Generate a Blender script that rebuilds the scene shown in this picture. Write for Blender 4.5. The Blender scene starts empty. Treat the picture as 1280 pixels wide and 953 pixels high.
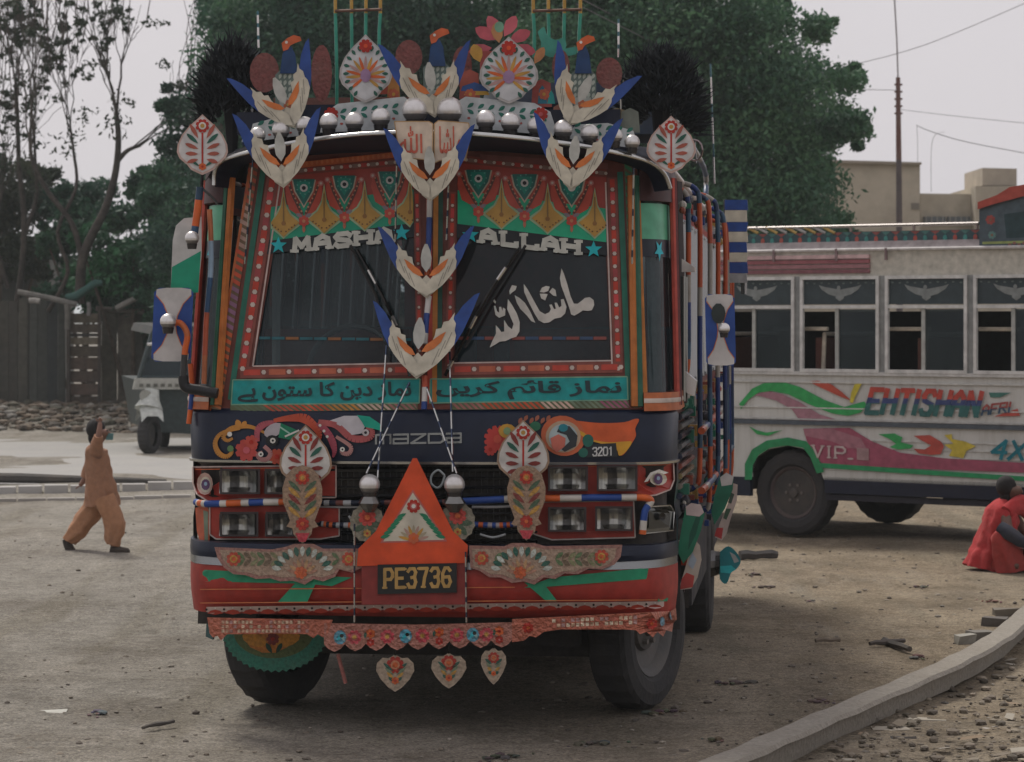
import bpy, bmesh, math, random
import numpy as np
from mathutils import Vector, Matrix, geometry, noise
C = bpy.context.scene
R = math.radians
random.seed(7)
# ---------------------------------------------------------------- camera
F, CX, HY, H = 3450.0, 640.0, 400.0, 1.82       # focal length in photo pixels, principal column, horizon row, eye height
cam = bpy.data.cameras.new('camera'); cam_o = bpy.data.objects.new('camera', cam); C.collection.objects.link(cam_o)
cam.sensor_width = 36; cam.lens = F * 36 / 1280; cam.shift_y = -76.5 / 1280
cam.clip_start = 0.1; cam.clip_end = 3000
cam_o.location = (0, 0, H); cam_o.rotation_euler = (R(90), 0, 0)
cam.dof.use_dof = True; cam.dof.focus_distance = 12.3; cam.dof.aperture_fstop = 8
C.camera = cam_o
# ---------------------------------------------------------------- world, sun, exposure
SUN_EL, SUN_AZ = 54, -28         # high, from beyond the bus and a little to the left
world = bpy.data.worlds.new('World'); C.world = world; world.use_nodes = True
nt = world.node_tree; nt.nodes.clear()
wo = nt.nodes.new('ShaderNodeOutputWorld'); bg = nt.nodes.new('ShaderNodeBackground')
sky = nt.nodes.new('ShaderNodeTexSky'); sky.sky_type = 'NISHITA'; sky.sun_disc = False
sky.sun_elevation = R(SUN_EL); sky.sun_rotation = R(SUN_AZ); sky.dust_density = 5; sky.air_density = 1.5
mx = nt.nodes.new('ShaderNodeMix'); mx.data_type = 'RGBA'; mx.inputs[0].default_value = 0.93
mx.inputs[7].default_value = (5.1, 4.86, 5.08, 1)     # even cloud deck
wn = nt.nodes.new('ShaderNodeTexNoise'); wn.inputs['Scale'].default_value = 2.2; wn.inputs['Detail'].default_value = 5; wt = nt.nodes.new('ShaderNodeTexCoord'); nt.links.new(wt.outputs['Generated'], wn.inputs['Vector'])
wr = nt.nodes.new('ShaderNodeValToRGB'); wr.color_ramp.elements[0].position = .3; wr.color_ramp.elements[0].color = (.93, .93, .94, 1); wr.color_ramp.elements[1].position = .7; wr.color_ramp.elements[1].color = (1.06, 1.05, 1.06, 1); nt.links.new(wn.outputs[0], wr.inputs[0])
wm = nt.nodes.new('ShaderNodeMix'); wm.data_type = 'RGBA'; wm.blend_type = 'MULTIPLY'; wm.inputs[0].default_value = 1; wm.inputs[6].default_value = (5.1, 4.86, 5.08, 1); nt.links.new(wr.outputs[0], wm.inputs[7]); nt.links.new(wm.outputs[2], mx.inputs[7])   # faint unevenness of the overcast
nt.links.new(sky.outputs[0], mx.inputs[6]); nt.links.new(mx.outputs[2], bg.inputs[0]); nt.links.new(bg.outputs[0], wo.inputs[0])
bg.inputs[1].default_value = 0.099
sun = bpy.data.lights.new('sun', 'SUN'); sun.energy = 2.0; sun.angle = R(14); sun.color = (1, .95, .88)
sun_o = bpy.data.objects.new('sun', sun); C.collection.objects.link(sun_o)
az, el = R(SUN_AZ), R(SUN_EL)
sdir = Vector((math.sin(az) * math.cos(el), math.cos(az) * math.cos(el), math.sin(el)))
sun_o.rotation_euler = sdir.to_track_quat('Z', 'Y').to_euler()
C.view_settings.view_transform = 'Standard'; C.view_settings.look = 'None'; C.view_settings.gamma = 1
C.view_settings.exposure = 0.5
# ---------------------------------------------------------------- palette (linear base colours)
RED = (.38, .022, .012); ORANGE = (.55, .11, .025); BRIGHT = (.58, .07, .02); PINK = (.45, .11, .10); MAROON = (.20, .03, .025)
TEAL = (.004, .30, .29); GREEN = (.015, .22, .11); DKGREEN = (.02, .10, .07); MINT = (.12, .45, .30); BLUE = (.02, .06, .24)
NAVY = (.006, .011, .028); CREAM = (.52, .48, .38); WHITE = (.64, .62, .56); GOLD = (.46, .25, .05); YELLOW = (.6, .42, .06)
BLACK = (.012, .012, .014); GREY = (.25, .26, .26); BROWN = (.20, .09, .05); CYAN = (.03, .42, .50); TAN = (.45, .25, .15); ROSE = (.42, .25, .23)
# ---------------------------------------------------------------- materials
MATS = {}
def pmat(name, col=None, rough=.5, metal=0, spec=.5, attr=True, dirt=.25, dirtcol=(.16, .13, .10), nscale=3.0, bump=0, bscale=40, coat=0, vary=0):
    """principled material; colour from the mesh colour attribute (paint) or fixed, with dust and wear noise"""
    m = bpy.data.materials.new(name); m.use_nodes = True; n = m.node_tree.nodes; l = m.node_tree.links
    b = n['Principled BSDF']; b.inputs['Roughness'].default_value = rough; b.inputs['Metallic'].default_value = metal
    b.inputs['Specular IOR Level'].default_value = spec; b.inputs['Coat Weight'].default_value = coat
    tc = n.new('ShaderNodeTexCoord')
    if attr:
        src = n.new('ShaderNodeAttribute'); src.attribute_name = 'Col'; out = src.outputs['Color']
    else:
        src = n.new('ShaderNodeRGB'); src.outputs[0].default_value = (*col, 1); out = src.outputs[0]
    if vary:
        nz = n.new('ShaderNodeTexNoise'); nz.inputs['Scale'].default_value = bscale; nz.inputs['Detail'].default_value = 6
        l.new(tc.outputs['Object'], nz.inputs['Vector'])
        mr = n.new('ShaderNodeMapRange'); mr.inputs[1].default_value = .25; mr.inputs[2].default_value = .75
        mr.inputs[3].default_value = 1 - vary; mr.inputs[4].default_value = 1 + vary
        l.new(nz.outputs[0], mr.inputs[0])
        vm = n.new('ShaderNodeVectorMath'); vm.operation = 'SCALE'; l.new(out, vm.inputs[0]); l.new(mr.outputs[0], vm.inputs['Scale']); out = vm.outputs[0]
    if dirt:
        nz = n.new('ShaderNodeTexNoise'); nz.inputs['Scale'].default_value = nscale; nz.inputs['Detail'].default_value = 8; nz.inputs['Roughness'].default_value = .7
        l.new(tc.outputs['Object'], nz.inputs['Vector'])
        mr = n.new('ShaderNodeMapRange'); mr.inputs[1].default_value = .42; mr.inputs[2].default_value = .75; mr.inputs[3].default_value = dirt * .25; mr.inputs[4].default_value = dirt * 1.6
        l.new(nz.outputs[0], mr.inputs[0])
        mi = n.new('ShaderNodeMix'); mi.data_type = 'RGBA'; l.new(mr.outputs[0], mi.inputs[0]); l.new(out, mi.inputs[6]); mi.inputs[7].default_value = (*dirtcol, 1); out = mi.outputs[2]
    l.new(out, b.inputs['Base Color'])
    if bump:
        nz = n.new('ShaderNodeTexNoise'); nz.inputs['Scale'].default_value = bscale; nz.inputs['Detail'].default_value = 6
        l.new(tc.outputs['Object'], nz.inputs['Vector'])
        bp = n.new('ShaderNodeBump'); bp.inputs['Strength'].default_value = bump; bp.inputs['Distance'].default_value = .02
        l.new(nz.outputs[0], bp.inputs['Height']); l.new(bp.outputs[0], b.inputs['Normal'])
    MATS[name] = m
    return m
PAINT = pmat('vehicle_paint', rough=.5, spec=.28, dirt=.08, dirtcol=(.08, .065, .05), vary=.25, bscale=18)
GLOSS = pmat('glossy_enamel', rough=.34, dirt=.04, dirtcol=(.08, .065, .05), spec=.25, vary=.2, bscale=14)
CLOTH = pmat('embroidered_sheet', rough=.8, dirt=.2, vary=.35, bscale=70, bump=.5, nscale=8)
METAL = pmat('polished_metal', rough=.24, metal=.9, dirt=.12)
TIN = pmat('chased_tin', rough=.35, metal=.65, dirt=.2, bump=.6, bscale=60, vary=.3)
RUBBER = pmat('rubber', rough=.85, dirt=.18, dirtcol=(.09, .075, .06), nscale=6, bump=.2)
MATTE = pmat('dull_surface', rough=.9, dirt=.3, bump=.25, bscale=25)
FABRIC = pmat('worn_cloth', rough=.95, dirt=.15, vary=.15, bscale=30, bump=.3)
SKIN = pmat('skin', rough=.6, dirt=0)
FIBRE = pmat('dark_plume_fibre', rough=.9, dirt=0)
BARK = pmat('bark', rough=.95, dirt=.3, vary=.4, bscale=12, bump=.6)
WOOD = pmat('weathered_wood', rough=.95, dirt=.4, dirtcol=(.05, .05, .045), vary=.3, bscale=9, bump=.3)
STUCCO = pmat('plaster', rough=.95, dirt=.4, dirtcol=(.16, .14, .11), nscale=.6, vary=.12, bscale=3, bump=.2)
STREAK = pmat('streaked_paint', rough=.5, dirt=.0, vary=.10, bscale=3)
_n = STREAK.node_tree; _b = _n.nodes['Principled BSDF']; _src = _b.inputs['Base Color'].links[0].from_socket
_tc = _n.nodes.new('ShaderNodeTexCoord'); _mp = _n.nodes.new('ShaderNodeMapping'); _mp.inputs['Scale'].default_value = (9, 9, .9); _nz = _n.nodes.new('ShaderNodeTexNoise'); _nz.inputs['Scale'].default_value = 1.6; _nz.inputs['Detail'].default_value = 8; _nz.inputs['Roughness'].default_value = .75
_mr = _n.nodes.new('ShaderNodeMapRange'); _mr.inputs[1].default_value = .47; _mr.inputs[2].default_value = .72; _mr.inputs[3].default_value = .0; _mr.inputs[4].default_value = .45
_mi = _n.nodes.new('ShaderNodeMix'); _mi.data_type = 'RGBA'; _mi.inputs[7].default_value = (.20, .18, .13, 1)
_n.links.new(_tc.outputs['Object'], _mp.inputs[0]); _n.links.new(_mp.outputs[0], _nz.inputs['Vector']); _n.links.new(_nz.outputs[0], _mr.inputs[0]); _n.links.new(_mr.outputs[0], _mi.inputs[0]); _n.links.new(_src, _mi.inputs[6]); _n.links.new(_mi.outputs[2], _b.inputs['Base Color'])
def leaf_material():
    m = bpy.data.materials.new('foliage'); m.use_nodes = True; n = m.node_tree.nodes; l = m.node_tree.links
    b = n['Principled BSDF']; b.inputs['Roughness'].default_value = .65; b.inputs['Specular IOR Level'].default_value = .3
    a = n.new('ShaderNodeAttribute'); a.attribute_name = 'Col'; l.new(a.outputs['Color'], b.inputs['Base Color'])
    t = n.new('ShaderNodeBsdfTranslucent'); l.new(a.outputs['Color'], t.inputs[0])
    mi = n.new('ShaderNodeMixShader'); mi.inputs[0].default_value = .25
    l.new(b.outputs[0], mi.inputs[1]); l.new(t.outputs[0], mi.inputs[2]); l.new(mi.outputs[0], n['Material Output'].inputs[0])
    return m
LEAF = leaf_material()
def glass_material(name, tint, fac, tr=(.50, .58, .60)):
    m = bpy.data.materials.new(name); m.use_nodes = True; n = m.node_tree.nodes; l = m.node_tree.links
    b = n['Principled BSDF']; b.inputs['Base Color'].default_value = (*[c * .6 for c in tint], 1); b.inputs['Roughness'].default_value = .08
    t = n.new('ShaderNodeBsdfTransparent'); t.inputs[0].default_value = (*tr, 1)
    mi = n.new('ShaderNodeMixShader'); mi.inputs[0].default_value = fac
    tc = n.new('ShaderNodeTexCoord'); nz = n.new('ShaderNodeTexNoise'); nz.inputs['Scale'].default_value = 2.5; nz.inputs['Detail'].default_value = 7
    l.new(tc.outputs['Object'], nz.inputs['Vector'])
    mr = n.new('ShaderNodeMapRange'); mr.inputs[1].default_value = .35; mr.inputs[2].default_value = .7; mr.inputs[3].default_value = fac * .8; mr.inputs[4].default_value = min(1, fac * 1.25)
    l.new(nz.outputs[0], mr.inputs[0]); l.new(mr.outputs[0], mi.inputs[0])
    l.new(t.outputs[0], mi.inputs[1]); l.new(b.outputs[0], mi.inputs[2]); l.new(mi.outputs[0], n['Material Output'].inputs[0])
    return m
GLASS = glass_material('dusty_glass', (.030, .055, .064), .52)
LENS = glass_material('lamp_glass', (.2, .2, .2), .10, (.9, .9, .88))
# ---------------------------------------------------------------- mesh builder
class MB:
    def __init__(s): s.v = []; s.f = []; s.c = []
    def add(s, vs, fs, col):
        b = len(s.v); s.v += [tuple(v) for v in vs]
        for i, f in enumerate(fs):
            s.f.append([b + k for k in f]); s.c.append(col[i] if isinstance(col, list) else col)
    def box(s, c, size, col, rz=0, rot=None):
        hx, hy, hz = size[0] / 2, size[1] / 2, size[2] / 2
        m = rot if rot is not None else Matrix.Rotation(rz, 3, 'Z'); c = Vector(c)
        vs = [c + m @ Vector((x * hx, y * hy, z * hz)) for x in (-1, 1) for y in (-1, 1) for z in (-1, 1)]
        s.add(vs, [(0, 1, 3, 2), (4, 6, 7, 5), (0, 4, 5, 1), (2, 3, 7, 6), (0, 2, 6, 4), (1, 5, 7, 3)], col)
    def tube(s, path, r, col, n=8, cap=True):
        P = [Vector(p) for p in path]; N = len(P)
        rr = r if isinstance(r, (list, tuple)) else [r] * N
        b = len(s.v); up = None
        for i, p in enumerate(P):
            t = (P[min(i + 1, N - 1)] - P[max(i - 1, 0)])
            t = t.normalized() if t.length > 1e-9 else Vector((0, 0, 1))
            if up is None: up = t.orthogonal().normalized()
            up = (up - t * up.dot(t)); up = up.normalized() if up.length > 1e-6 else t.orthogonal().normalized()
            w = t.cross(up)
            for k in range(n):
                a = 2 * math.pi * k / n
                s.v.append(tuple(p + (up * math.cos(a) + w * math.sin(a)) * rr[i]))
        for i in range(N - 1):
            cc = col(i) if callable(col) else col
            for k in range(n):
                s.f.append([b + i * n + k, b + i * n + (k + 1) % n, b + (i + 1) * n + (k + 1) % n, b + (i + 1) * n + k]); s.c.append(cc)
        if cap:
            s.f.append([b + k for k in range(n)][::-1]); s.c.append(col(0) if callable(col) else col)
            s.f.append([b + (N - 1) * n + k for k in range(n)]); s.c.append(col(N - 2) if callable(col) else col)
    def sphere(s, c, r, col, seg=14, rings=9, sc=(1, 1, 1)):
        c = Vector(c); b = len(s.v)
        for i in range(rings + 1):
            th = math.pi * i / rings
            for k in range(seg):
                a = 2 * math.pi * k / seg
                s.v.append((c.x + r * sc[0] * math.sin(th) * math.cos(a), c.y + r * sc[1] * math.sin(th) * math.sin(a), c.z + r * sc[2] * math.cos(th)))
        for i in range(rings):
            for k in range(seg):
                s.f.append([b + i * seg + k, b + (i + 1) * seg + k, b + (i + 1) * seg + (k + 1) % seg, b + i * seg + (k + 1) % seg]); s.c.append(col(i / rings) if callable(col) else col)
    def prism(s, loop, vec, col, side=None):
        n = len(loop); vec = Vector(vec); L = [Vector(p) for p in loop]
        s.add(L + [p + vec for p in L], [list(range(n)), list(range(2 * n - 1, n - 1, -1))] + [[i, i + n, (i + 1) % n + n, (i + 1) % n] for i in range(n)],
              [col, side or col] + [side or col] * n)
    def build(s, name, mat, parent=None, smooth=None, loc=None, label=None):
        me = bpy.data.meshes.new(name); me.from_pydata(s.v, [], s.f); me.update()
        a = me.attributes.new('Col', 'FLOAT_COLOR', 'CORNER')
        cols = np.ones((len(me.loops), 4), dtype=np.float32); k = 0
        for f, c in zip(s.f, s.c):
            cols[k:k + len(f), :3] = c; k += len(f)
        a.data.foreach_set('color', cols.ravel())
        if smooth:
            me.shade_smooth(); me.set_sharp_from_angle(angle=R(smooth))
        me.materials.append(mat)
        o = bpy.data.objects.new(name, me); C.collection.objects.link(o)
        if loc is not None: o.location = loc
        if parent is not None: o.parent = parent
        if label: o['label'] = label
        return o
def fixn(o):
    bm = bmesh.new(); bm.from_mesh(o.data); bmesh.ops.recalc_face_normals(bm, faces=bm.faces); bm.to_mesh(o.data); bm.free(); return o
def share(o, loc, parent=None, rot=None, scale=None):
    c = o.copy(); C.collection.objects.link(c); c.location = loc
    if rot is not None: c.rotation_euler = rot
    if scale is not None: c.scale = scale
    c.parent = parent if parent is not None else o.parent
    return c
def tag(o, label=None, cat=None, group=None, kind=None):
    if label: o['label'] = label
    if cat: o['category'] = cat
    if group: o['group'] = group
    if kind: o['kind'] = kind
    return o
def empty(name, loc, rz=0):
    o = bpy.data.objects.new(name, None); C.collection.objects.link(o); o.location = loc; o.rotation_euler = (0, 0, rz); return o
# ---------------------------------------------------------------- measuring frames: a photo pixel read off at a known depth
def W(px, py, Y): return Vector(((px - CX) / F * Y, Y, H - (py - HY) / F * Y))
def G(px, py, z=0): return W(px, py, F * (H - z) / (py - HY))
class Frame:
    def __init__(s, ox, oy, rz):
        s.o = Vector((ox, oy, 0)); s.rz = rz; s.M = Matrix.Rotation(-rz, 3, 'Z'); s.c = s.M @ (Vector((0, 0, H)) - s.o)
    def at(s, px, py, y):
        d = s.M @ Vector(((px - CX) / F, 1, -(py - HY) / F)); t = (y - s.c.y) / d.y
        return s.c + d * t
    def flat(s, y): return lambda px, py, off=0: s.at(px, py, y - off)
    def empty(s, name): return empty(name, s.o, s.rz)
# ---------------------------------------------------------------- painted sheets: polygons laid a millimetre or so proud of what carries them
class Decal(MB):
    def __init__(s, mapf, base=.004, maxe=40): super().__init__(); s.m = mapf; s.base = base; s.maxe = maxe; s.k = 0
    def poly(s, pts, col, lv=0):
        s.k += 1; off = s.base + lv * .0016 + (s.k % 4) * .0003
        P = [Vector((p[0], p[1], 0)) for p in pts]
        tris = geometry.tessellate_polygon([P])
        vs = []; fs = []; mp = {}
        def vid(p):
            key = (round(p[0], 3), round(p[1], 3))
            if key not in mp: mp[key] = len(vs); vs.append(s.m(p[0], p[1], off))
            return mp[key]
        stack = [[(P[i].x, P[i].y) for i in t] for t in tris]
        while stack:
            t = stack.pop(); e = [math.dist(t[i], t[(i + 1) % 3]) for i in range(3)]; j = e.index(max(e))
            if e[j] > s.maxe:
                a, b, c = t[j], t[(j + 1) % 3], t[(j + 2) % 3]; m = ((a[0] + b[0]) / 2, (a[1] + b[1]) / 2)
                stack += [[a, m, c], [m, b, c]]
            else:
                i3 = [vid(p) for p in t]
                if len(set(i3)) == 3:
                    a, b, c = t
                    if (b[0] - a[0]) * (c[1] - a[1]) - (b[1] - a[1]) * (c[0] - a[0]) > 0: i3.reverse()
                    fs.append(i3)
        s.add(vs, fs, col)
    def plate(s, pts, col, thick=.02, lv=0, side=None):
        """a solid sheet: painted face, edge and back"""
        s.poly(pts, col, lv); off = s.base + lv * .0016
        a = [s.m(p[0], p[1], off) for p in pts]; b = [s.m(p[0], p[1], off - thick) for p in pts]; n = len(pts)
        s.add(a + b, [[i, (i + 1) % n, (i + 1) % n + n, i + n] for i in range(n)], side or col)
        s.k += 1; kb = s.base; s.base = kb - thick; s.poly(pts, side or col, lv); s.base = kb
def ell(d, cx, cy, rx, ry, col, lv=0, n=12, rot=0):
    c, s = math.cos(rot), math.sin(rot)
    d.poly([(cx + rx * math.cos(a) * c - ry * math.sin(a) * s, cy + rx * math.cos(a) * s + ry * math.sin(a) * c) for a in [2 * math.pi * k / n for k in range(n)]], col, lv)
def petal(d, x, y, ang, L, w, col, lv=0):
    """leaf from its base (x, y); ang 0 points right, 90 up in the picture"""
    ca, sa = math.cos(R(ang)), -math.sin(R(ang))
    d.poly([(x + t * L * ca - u * w * sa, y + t * L * sa + u * w * ca) for t, u in ((0, 0), (.3, .38), (.62, .5), (.88, .28), (1, 0), (.88, -.28), (.62, -.5), (.3, -.38))], col, lv)
def flower(d, cx, cy, r, n, col, cc, lv=0, ring=None):
    pts = []
    for k in range(n * 4):
        a = 2 * math.pi * k / (n * 4); q = r * (1 if k % 4 in (1, 2, 3) else .78)
        pts.append((cx + q * math.cos(a), cy + q * math.sin(a)))
    d.poly(pts, col, lv)
    if ring: ell(d, cx, cy, r * .55, r * .55, ring, lv + 1, 10)
    ell(d, cx, cy, r * .32, r * .32, cc, lv + 2, 8)
def line(d, pts, w, col, lv=0):
    ws = w if isinstance(w, (list, tuple)) else [w] * len(pts)
    for i in range(len(pts) - 1):
        (x0, y0), (x1, y1) = pts[i], pts[i + 1]; L = math.hypot(x1 - x0, y1 - y0) or 1
        nx, ny = -(y1 - y0) / L, (x1 - x0) / L; a, b = ws[i] / 2, ws[i + 1] / 2
        cc = col[i % len(col)] if isinstance(col, list) else col
        d.poly([(x0 + nx * a, y0 + ny * a), (x1 + nx * b, y1 + ny * b), (x1 - nx * b, y1 - ny * b), (x0 - nx * a, y0 - ny * a)], cc, lv)
def curve(pts, n=6):
    """smooth path through points"""
    out = []; P = [pts[0]] + list(pts) + [pts[-1]]
    for i in range(1, len(P) - 2):
        for k in range(n):
            t = k / n; a, b, c, e = P[i - 1], P[i], P[i + 1], P[i + 2]
            out.append(tuple(.5 * (2 * b[j] + (c[j] - a[j]) * t + (2 * a[j] - 5 * b[j] + 4 * c[j] - e[j]) * t * t + (3 * b[j] - a[j] - 3 * c[j] + e[j]) * t ** 3) for j in range(len(b))))
    return out + [tuple(pts[-1])]
def taper(d, pts, w0, w1, w2, col, lv=0, n=5):
    P = curve(pts, n); N = len(P) - 1
    line(d, P, [(w0 + (w1 - w0) * min(1, 2 * i / N)) if i < N / 2 else w1 + (w2 - w1) * (2 * i / N - 1) for i in range(N + 1)], col, lv)
def strip(d, a0, a1, b0, b1, col, lv=0):
    """quad between edge a (a0->a1) and edge b (b0->b1)"""
    d.poly([a0, a1, b1, b0], col, lv)
def candy(d, a0, a1, b0, b1, n, cols, lv=0, slant=.7):
    """slanted stripes along a band with edges a0->a1 and b0->b1"""
    L = lambda p, q, t: (p[0] + (q[0] - p[0]) * t, p[1] + (q[1] - p[1]) * t)
    for k in range(n):
        t0, t1 = k / n, (k + .55) / n; s0, s1 = min(1, t0 + slant / n), min(1, t1 + slant / n)
        d.poly([L(a0, a1, t0), L(a0, a1, t1), L(b0, b1, s1), L(b0, b1, s0)], cols[int(k * len(cols) / n) % len(cols)], lv)
MED = [(0, -1), (.2, -.84), (.5, -.62), (.8, -.32), (.97, .0), (1, .25), (.9, .45), (.72, .58), (.6, .66), (.45, .82), (.22, .92), (0, 1)]
def medallion_outline(cx, cy, rx, ry): return [(cx + x * rx, cy + y * ry) for x, y in MED] + [(cx - x * rx, cy + y * ry) for x, y in MED[-2:0:-1]]
def medallion(d, cx, cy, rx, ry, base=CREAM, pet=MAROON, pet2=DKGREEN, thick=.02, kind=0, edge=TAN):
    d.plate(medallion_outline(cx, cy, rx, ry), edge, thick, 0)
    d.poly(medallion_outline(cx, cy - ry * .01, rx * .92, ry * .93), base, 1)
    if kind == 0:      # fern of petals on a stalk
        line(d, [(cx, cy - ry * .4), (cx, cy + ry * .75)], rx * .07, RED, 2)
        for k in range(5):
            yy = cy - ry * .2 + k * ry * .17
            for sg in (-1, 1):
                ang = 60 - k * 19
                petal(d, cx + sg * rx * .16, yy, ang if sg > 0 else 180 - ang, rx * (.66 - .05 * k), ry * .14, pet if k % 2 == 0 or k > 2 else pet2, 3)
        flower(d, cx, cy - ry * .62, rx * .27, 8, RED, GOLD, 4, WHITE)
        flower(d, cx, cy + ry * .72, rx * .15, 6, ORANGE, RED, 4)
        for sg in (-1, 1): petal(d, cx + sg * rx * .1, cy + ry * .72, 90 - sg * 55, rx * .4, ry * .09, DKGREEN, 3)
    elif kind == 1:    # fan of rays
        for k in range(15):
            a = -40 + k * 260 / 14; petal(d, cx, cy + ry * .22, a, rx * .78, rx * .12, [GOLD, ROSE, ORANGE][k % 3], 2)
        for k in range(17):
            a = -60 + k * 300 / 16; petal(d, cx + rx * .62 * math.cos(R(a)), cy + ry * .1 - ry * .62 * math.sin(R(a)), a, rx * .24, rx * .13, DKGREEN, 3)
        ell(d, cx, cy + ry * .2, rx * .2, ry * .2, (.3, .18, .3), 4)
        flower(d, cx, cy - ry * .66, rx * .26, 8, RED, BRIGHT, 5)
    else:              # dense embroidered leaf
        for k in range(7):
            yy = cy - ry * .35 + k * ry * .16
            for sg in (-1, 1): petal(d, cx + sg * rx * .08, yy, 35 if sg > 0 else 145, rx * (.8 - .07 * k), ry * .12, [DKGREEN, GOLD, MAROON][k % 3], 2)
        flower(d, cx, cy - ry * .55, rx * .36, 8, RED, GOLD, 4, ORANGE)
        flower(d, cx, cy + ry * .5, rx * .22, 7, RED, ORANGE, 4)
# stroke lettering
GL = {'M': [[(0, 0), (.08, 1), (.5, .3), (.92, 1), (1, 0)]], 'A': [[(0, 0), (.12, .75), (.5, 1), (.88, .75), (1, 0)], [(.1, .42), (.9, .42)]],
      'S': [[(1, .82), (.8, 1), (.2, 1), (.02, .78), (.15, .58), (.85, .42), (.98, .22), (.8, 0), (.2, 0), (0, .18)]], 'H': [[(0, 0), (0, 1)], [(1, 0), (1, 1)], [(0, .52), (1, .52)]],
      'L': [[(.1, 1), (.1, 0), (1, 0), (1, .22)]], 'P': [[(0, 0), (0, 1), (.75, 1), (1, .8), (1, .6), (.75, .45), (0, .45)]], 'E': [[(1, 1), (0, 1), (0, 0), (1, 0)], [(0, .5), (.8, .5)]],
      '3': [[(0, .85), (.25, 1), (.8, 1), (1, .8), (.85, .55), (.45, .52)], [(.85, .55), (1, .28), (.8, 0), (.2, 0), (0, .18)]], '7': [[(0, 1), (1, 1), (.65, .5), (.5, 0)]],
      '6': [[(.95, .85), (.7, 1), (.3, 1), (0, .7), (0, .25), (.25, 0), (.75, 0), (1, .25), (.8, .52), (.1, .5)]], 'T': [[(0, 1), (1, 1)], [(.5, 1), (.5, 0)]], 'I': [[(.5, 0), (.5, 1)]],
      'N': [[(0, 0), (0, 1), (1, 0), (1, 1)]], 'V': [[(0, 1), (.5, 0), (1, 1)]], 'X': [[(0, 0), (1, 1)], [(0, 1), (1, 0)]], '4': [[(.75, 0), (.75, 1), (0, .35), (1, .35)]],
      'F': [[(0, 0), (0, 1), (1, 1)], [(0, .52), (.8, .52)]], 'R': [[(0, 0), (0, 1), (1, 1), (1, .55), (0, .5)], [(.4, .5), (1, 0)]], 'Z': [[(0, 1), (1, 1), (0, 0), (1, 0)]],
      'm': [[(0, 0), (0, 1), (1, 1), (1, 0)], [(.5, 1), (.5, 0)]], 'a': [[(0, 1), (1, 1), (1, 0), (0, 0), (0, .5), (1, .5)]], 'd': [[(0, 0), (0, 1), (.8, 1), (1, .8), (1, .2), (.8, 0), (0, 0)]],
      '2': [[(0, .8), (.2, 1), (.8, 1), (1, .75), (0, 0), (1, 0)]], '0': [[(.2, 0), (0, .2), (0, .8), (.2, 1), (.8, 1), (1, .8), (1, .2), (.8, 0), (.2, 0)]], '1': [[(.25, .8), (.55, 1), (.55, 0)]], '.': [[(.3, 0), (.5, 0)]]}
GL['z'] = GL['Z']
def clipy(pts, lo, hi):
    for s, lim in ((1, lo), (-1, hi)):
        out = []
        for i in range(len(pts)):
            a, b = pts[i], pts[(i + 1) % len(pts)]; ia, ib = s * (a[1] - lim) >= 0, s * (b[1] - lim) >= 0
            if ia: out.append(a)
            if ia != ib: t = (lim - a[1]) / (b[1] - a[1]); out.append((a[0] + (b[0] - a[0]) * t, lim))
        pts = out
        if len(pts) < 3: return []
    return pts
def letters(d, text, p0, p1, h, w, col, lv=1, gap=.35, serif=0, slant=0, bands=None):
    """text along the base line p0->p1, cap height h px, stroke w px"""
    n = len(text); dx, dy = p1[0] - p0[0], p1[1] - p0[1]; wd = [.3 if c in 'I.' else 1 for c in text]; cw = 1 / (sum(wd) + (n - 1) * gap)
    L = math.hypot(dx, dy); cwp = cw * L
    for i, ch in enumerate(text):
        if ch == ' ': continue
        x0 = (sum(wd[:i]) + i * gap) * cw - (.35 * cw if wd[i] < 1 else 0)
        def mp(u, v):
            t = x0 + u * cw; return (p0[0] + dx * t + slant * v * h, p0[1] + dy * t - v * h)
        for st in GL[ch]:
            for (a, b) in zip(st[:-1], st[1:]):
                A, B = mp(*a), mp(*b); q = math.dist(A, B) or 1; ux, uy = (B[0] - A[0]) / q, (B[1] - A[1]) / q; e = w * .35
                A = (A[0] - ux * e, A[1] - uy * e); B = (B[0] + ux * e, B[1] + uy * e); nx, ny = -uy * w / 2, ux * w / 2
                Q = [(A[0] + nx, A[1] + ny), (B[0] + nx, B[1] + ny), (B[0] - nx, B[1] - ny), (A[0] - nx, A[1] - ny)]
                if bands:
                    yb = (A[1] + B[1]) / 2
                    for (f0, f1, bc) in bands:
                        base = p0[1] + dy * (x0 + .5 * cw)
                        q2 = clipy(Q, base - f1 * h, base - f0 * h)
                        if q2: d.poly(q2, bc, lv)
                else: d.poly(Q, col, lv)
            if serif:
                for (u, v) in (st[0], st[-1]):
                    if v in (0, 1):
                        X, Y = mp(u, v); d.poly([(X - serif, Y - w * .3), (X + serif, Y - w * .3), (X + serif, Y + w * .3), (X - serif, Y + w * .3)], col, lv)
DG = bpy.context.evaluated_depsgraph_get
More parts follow.
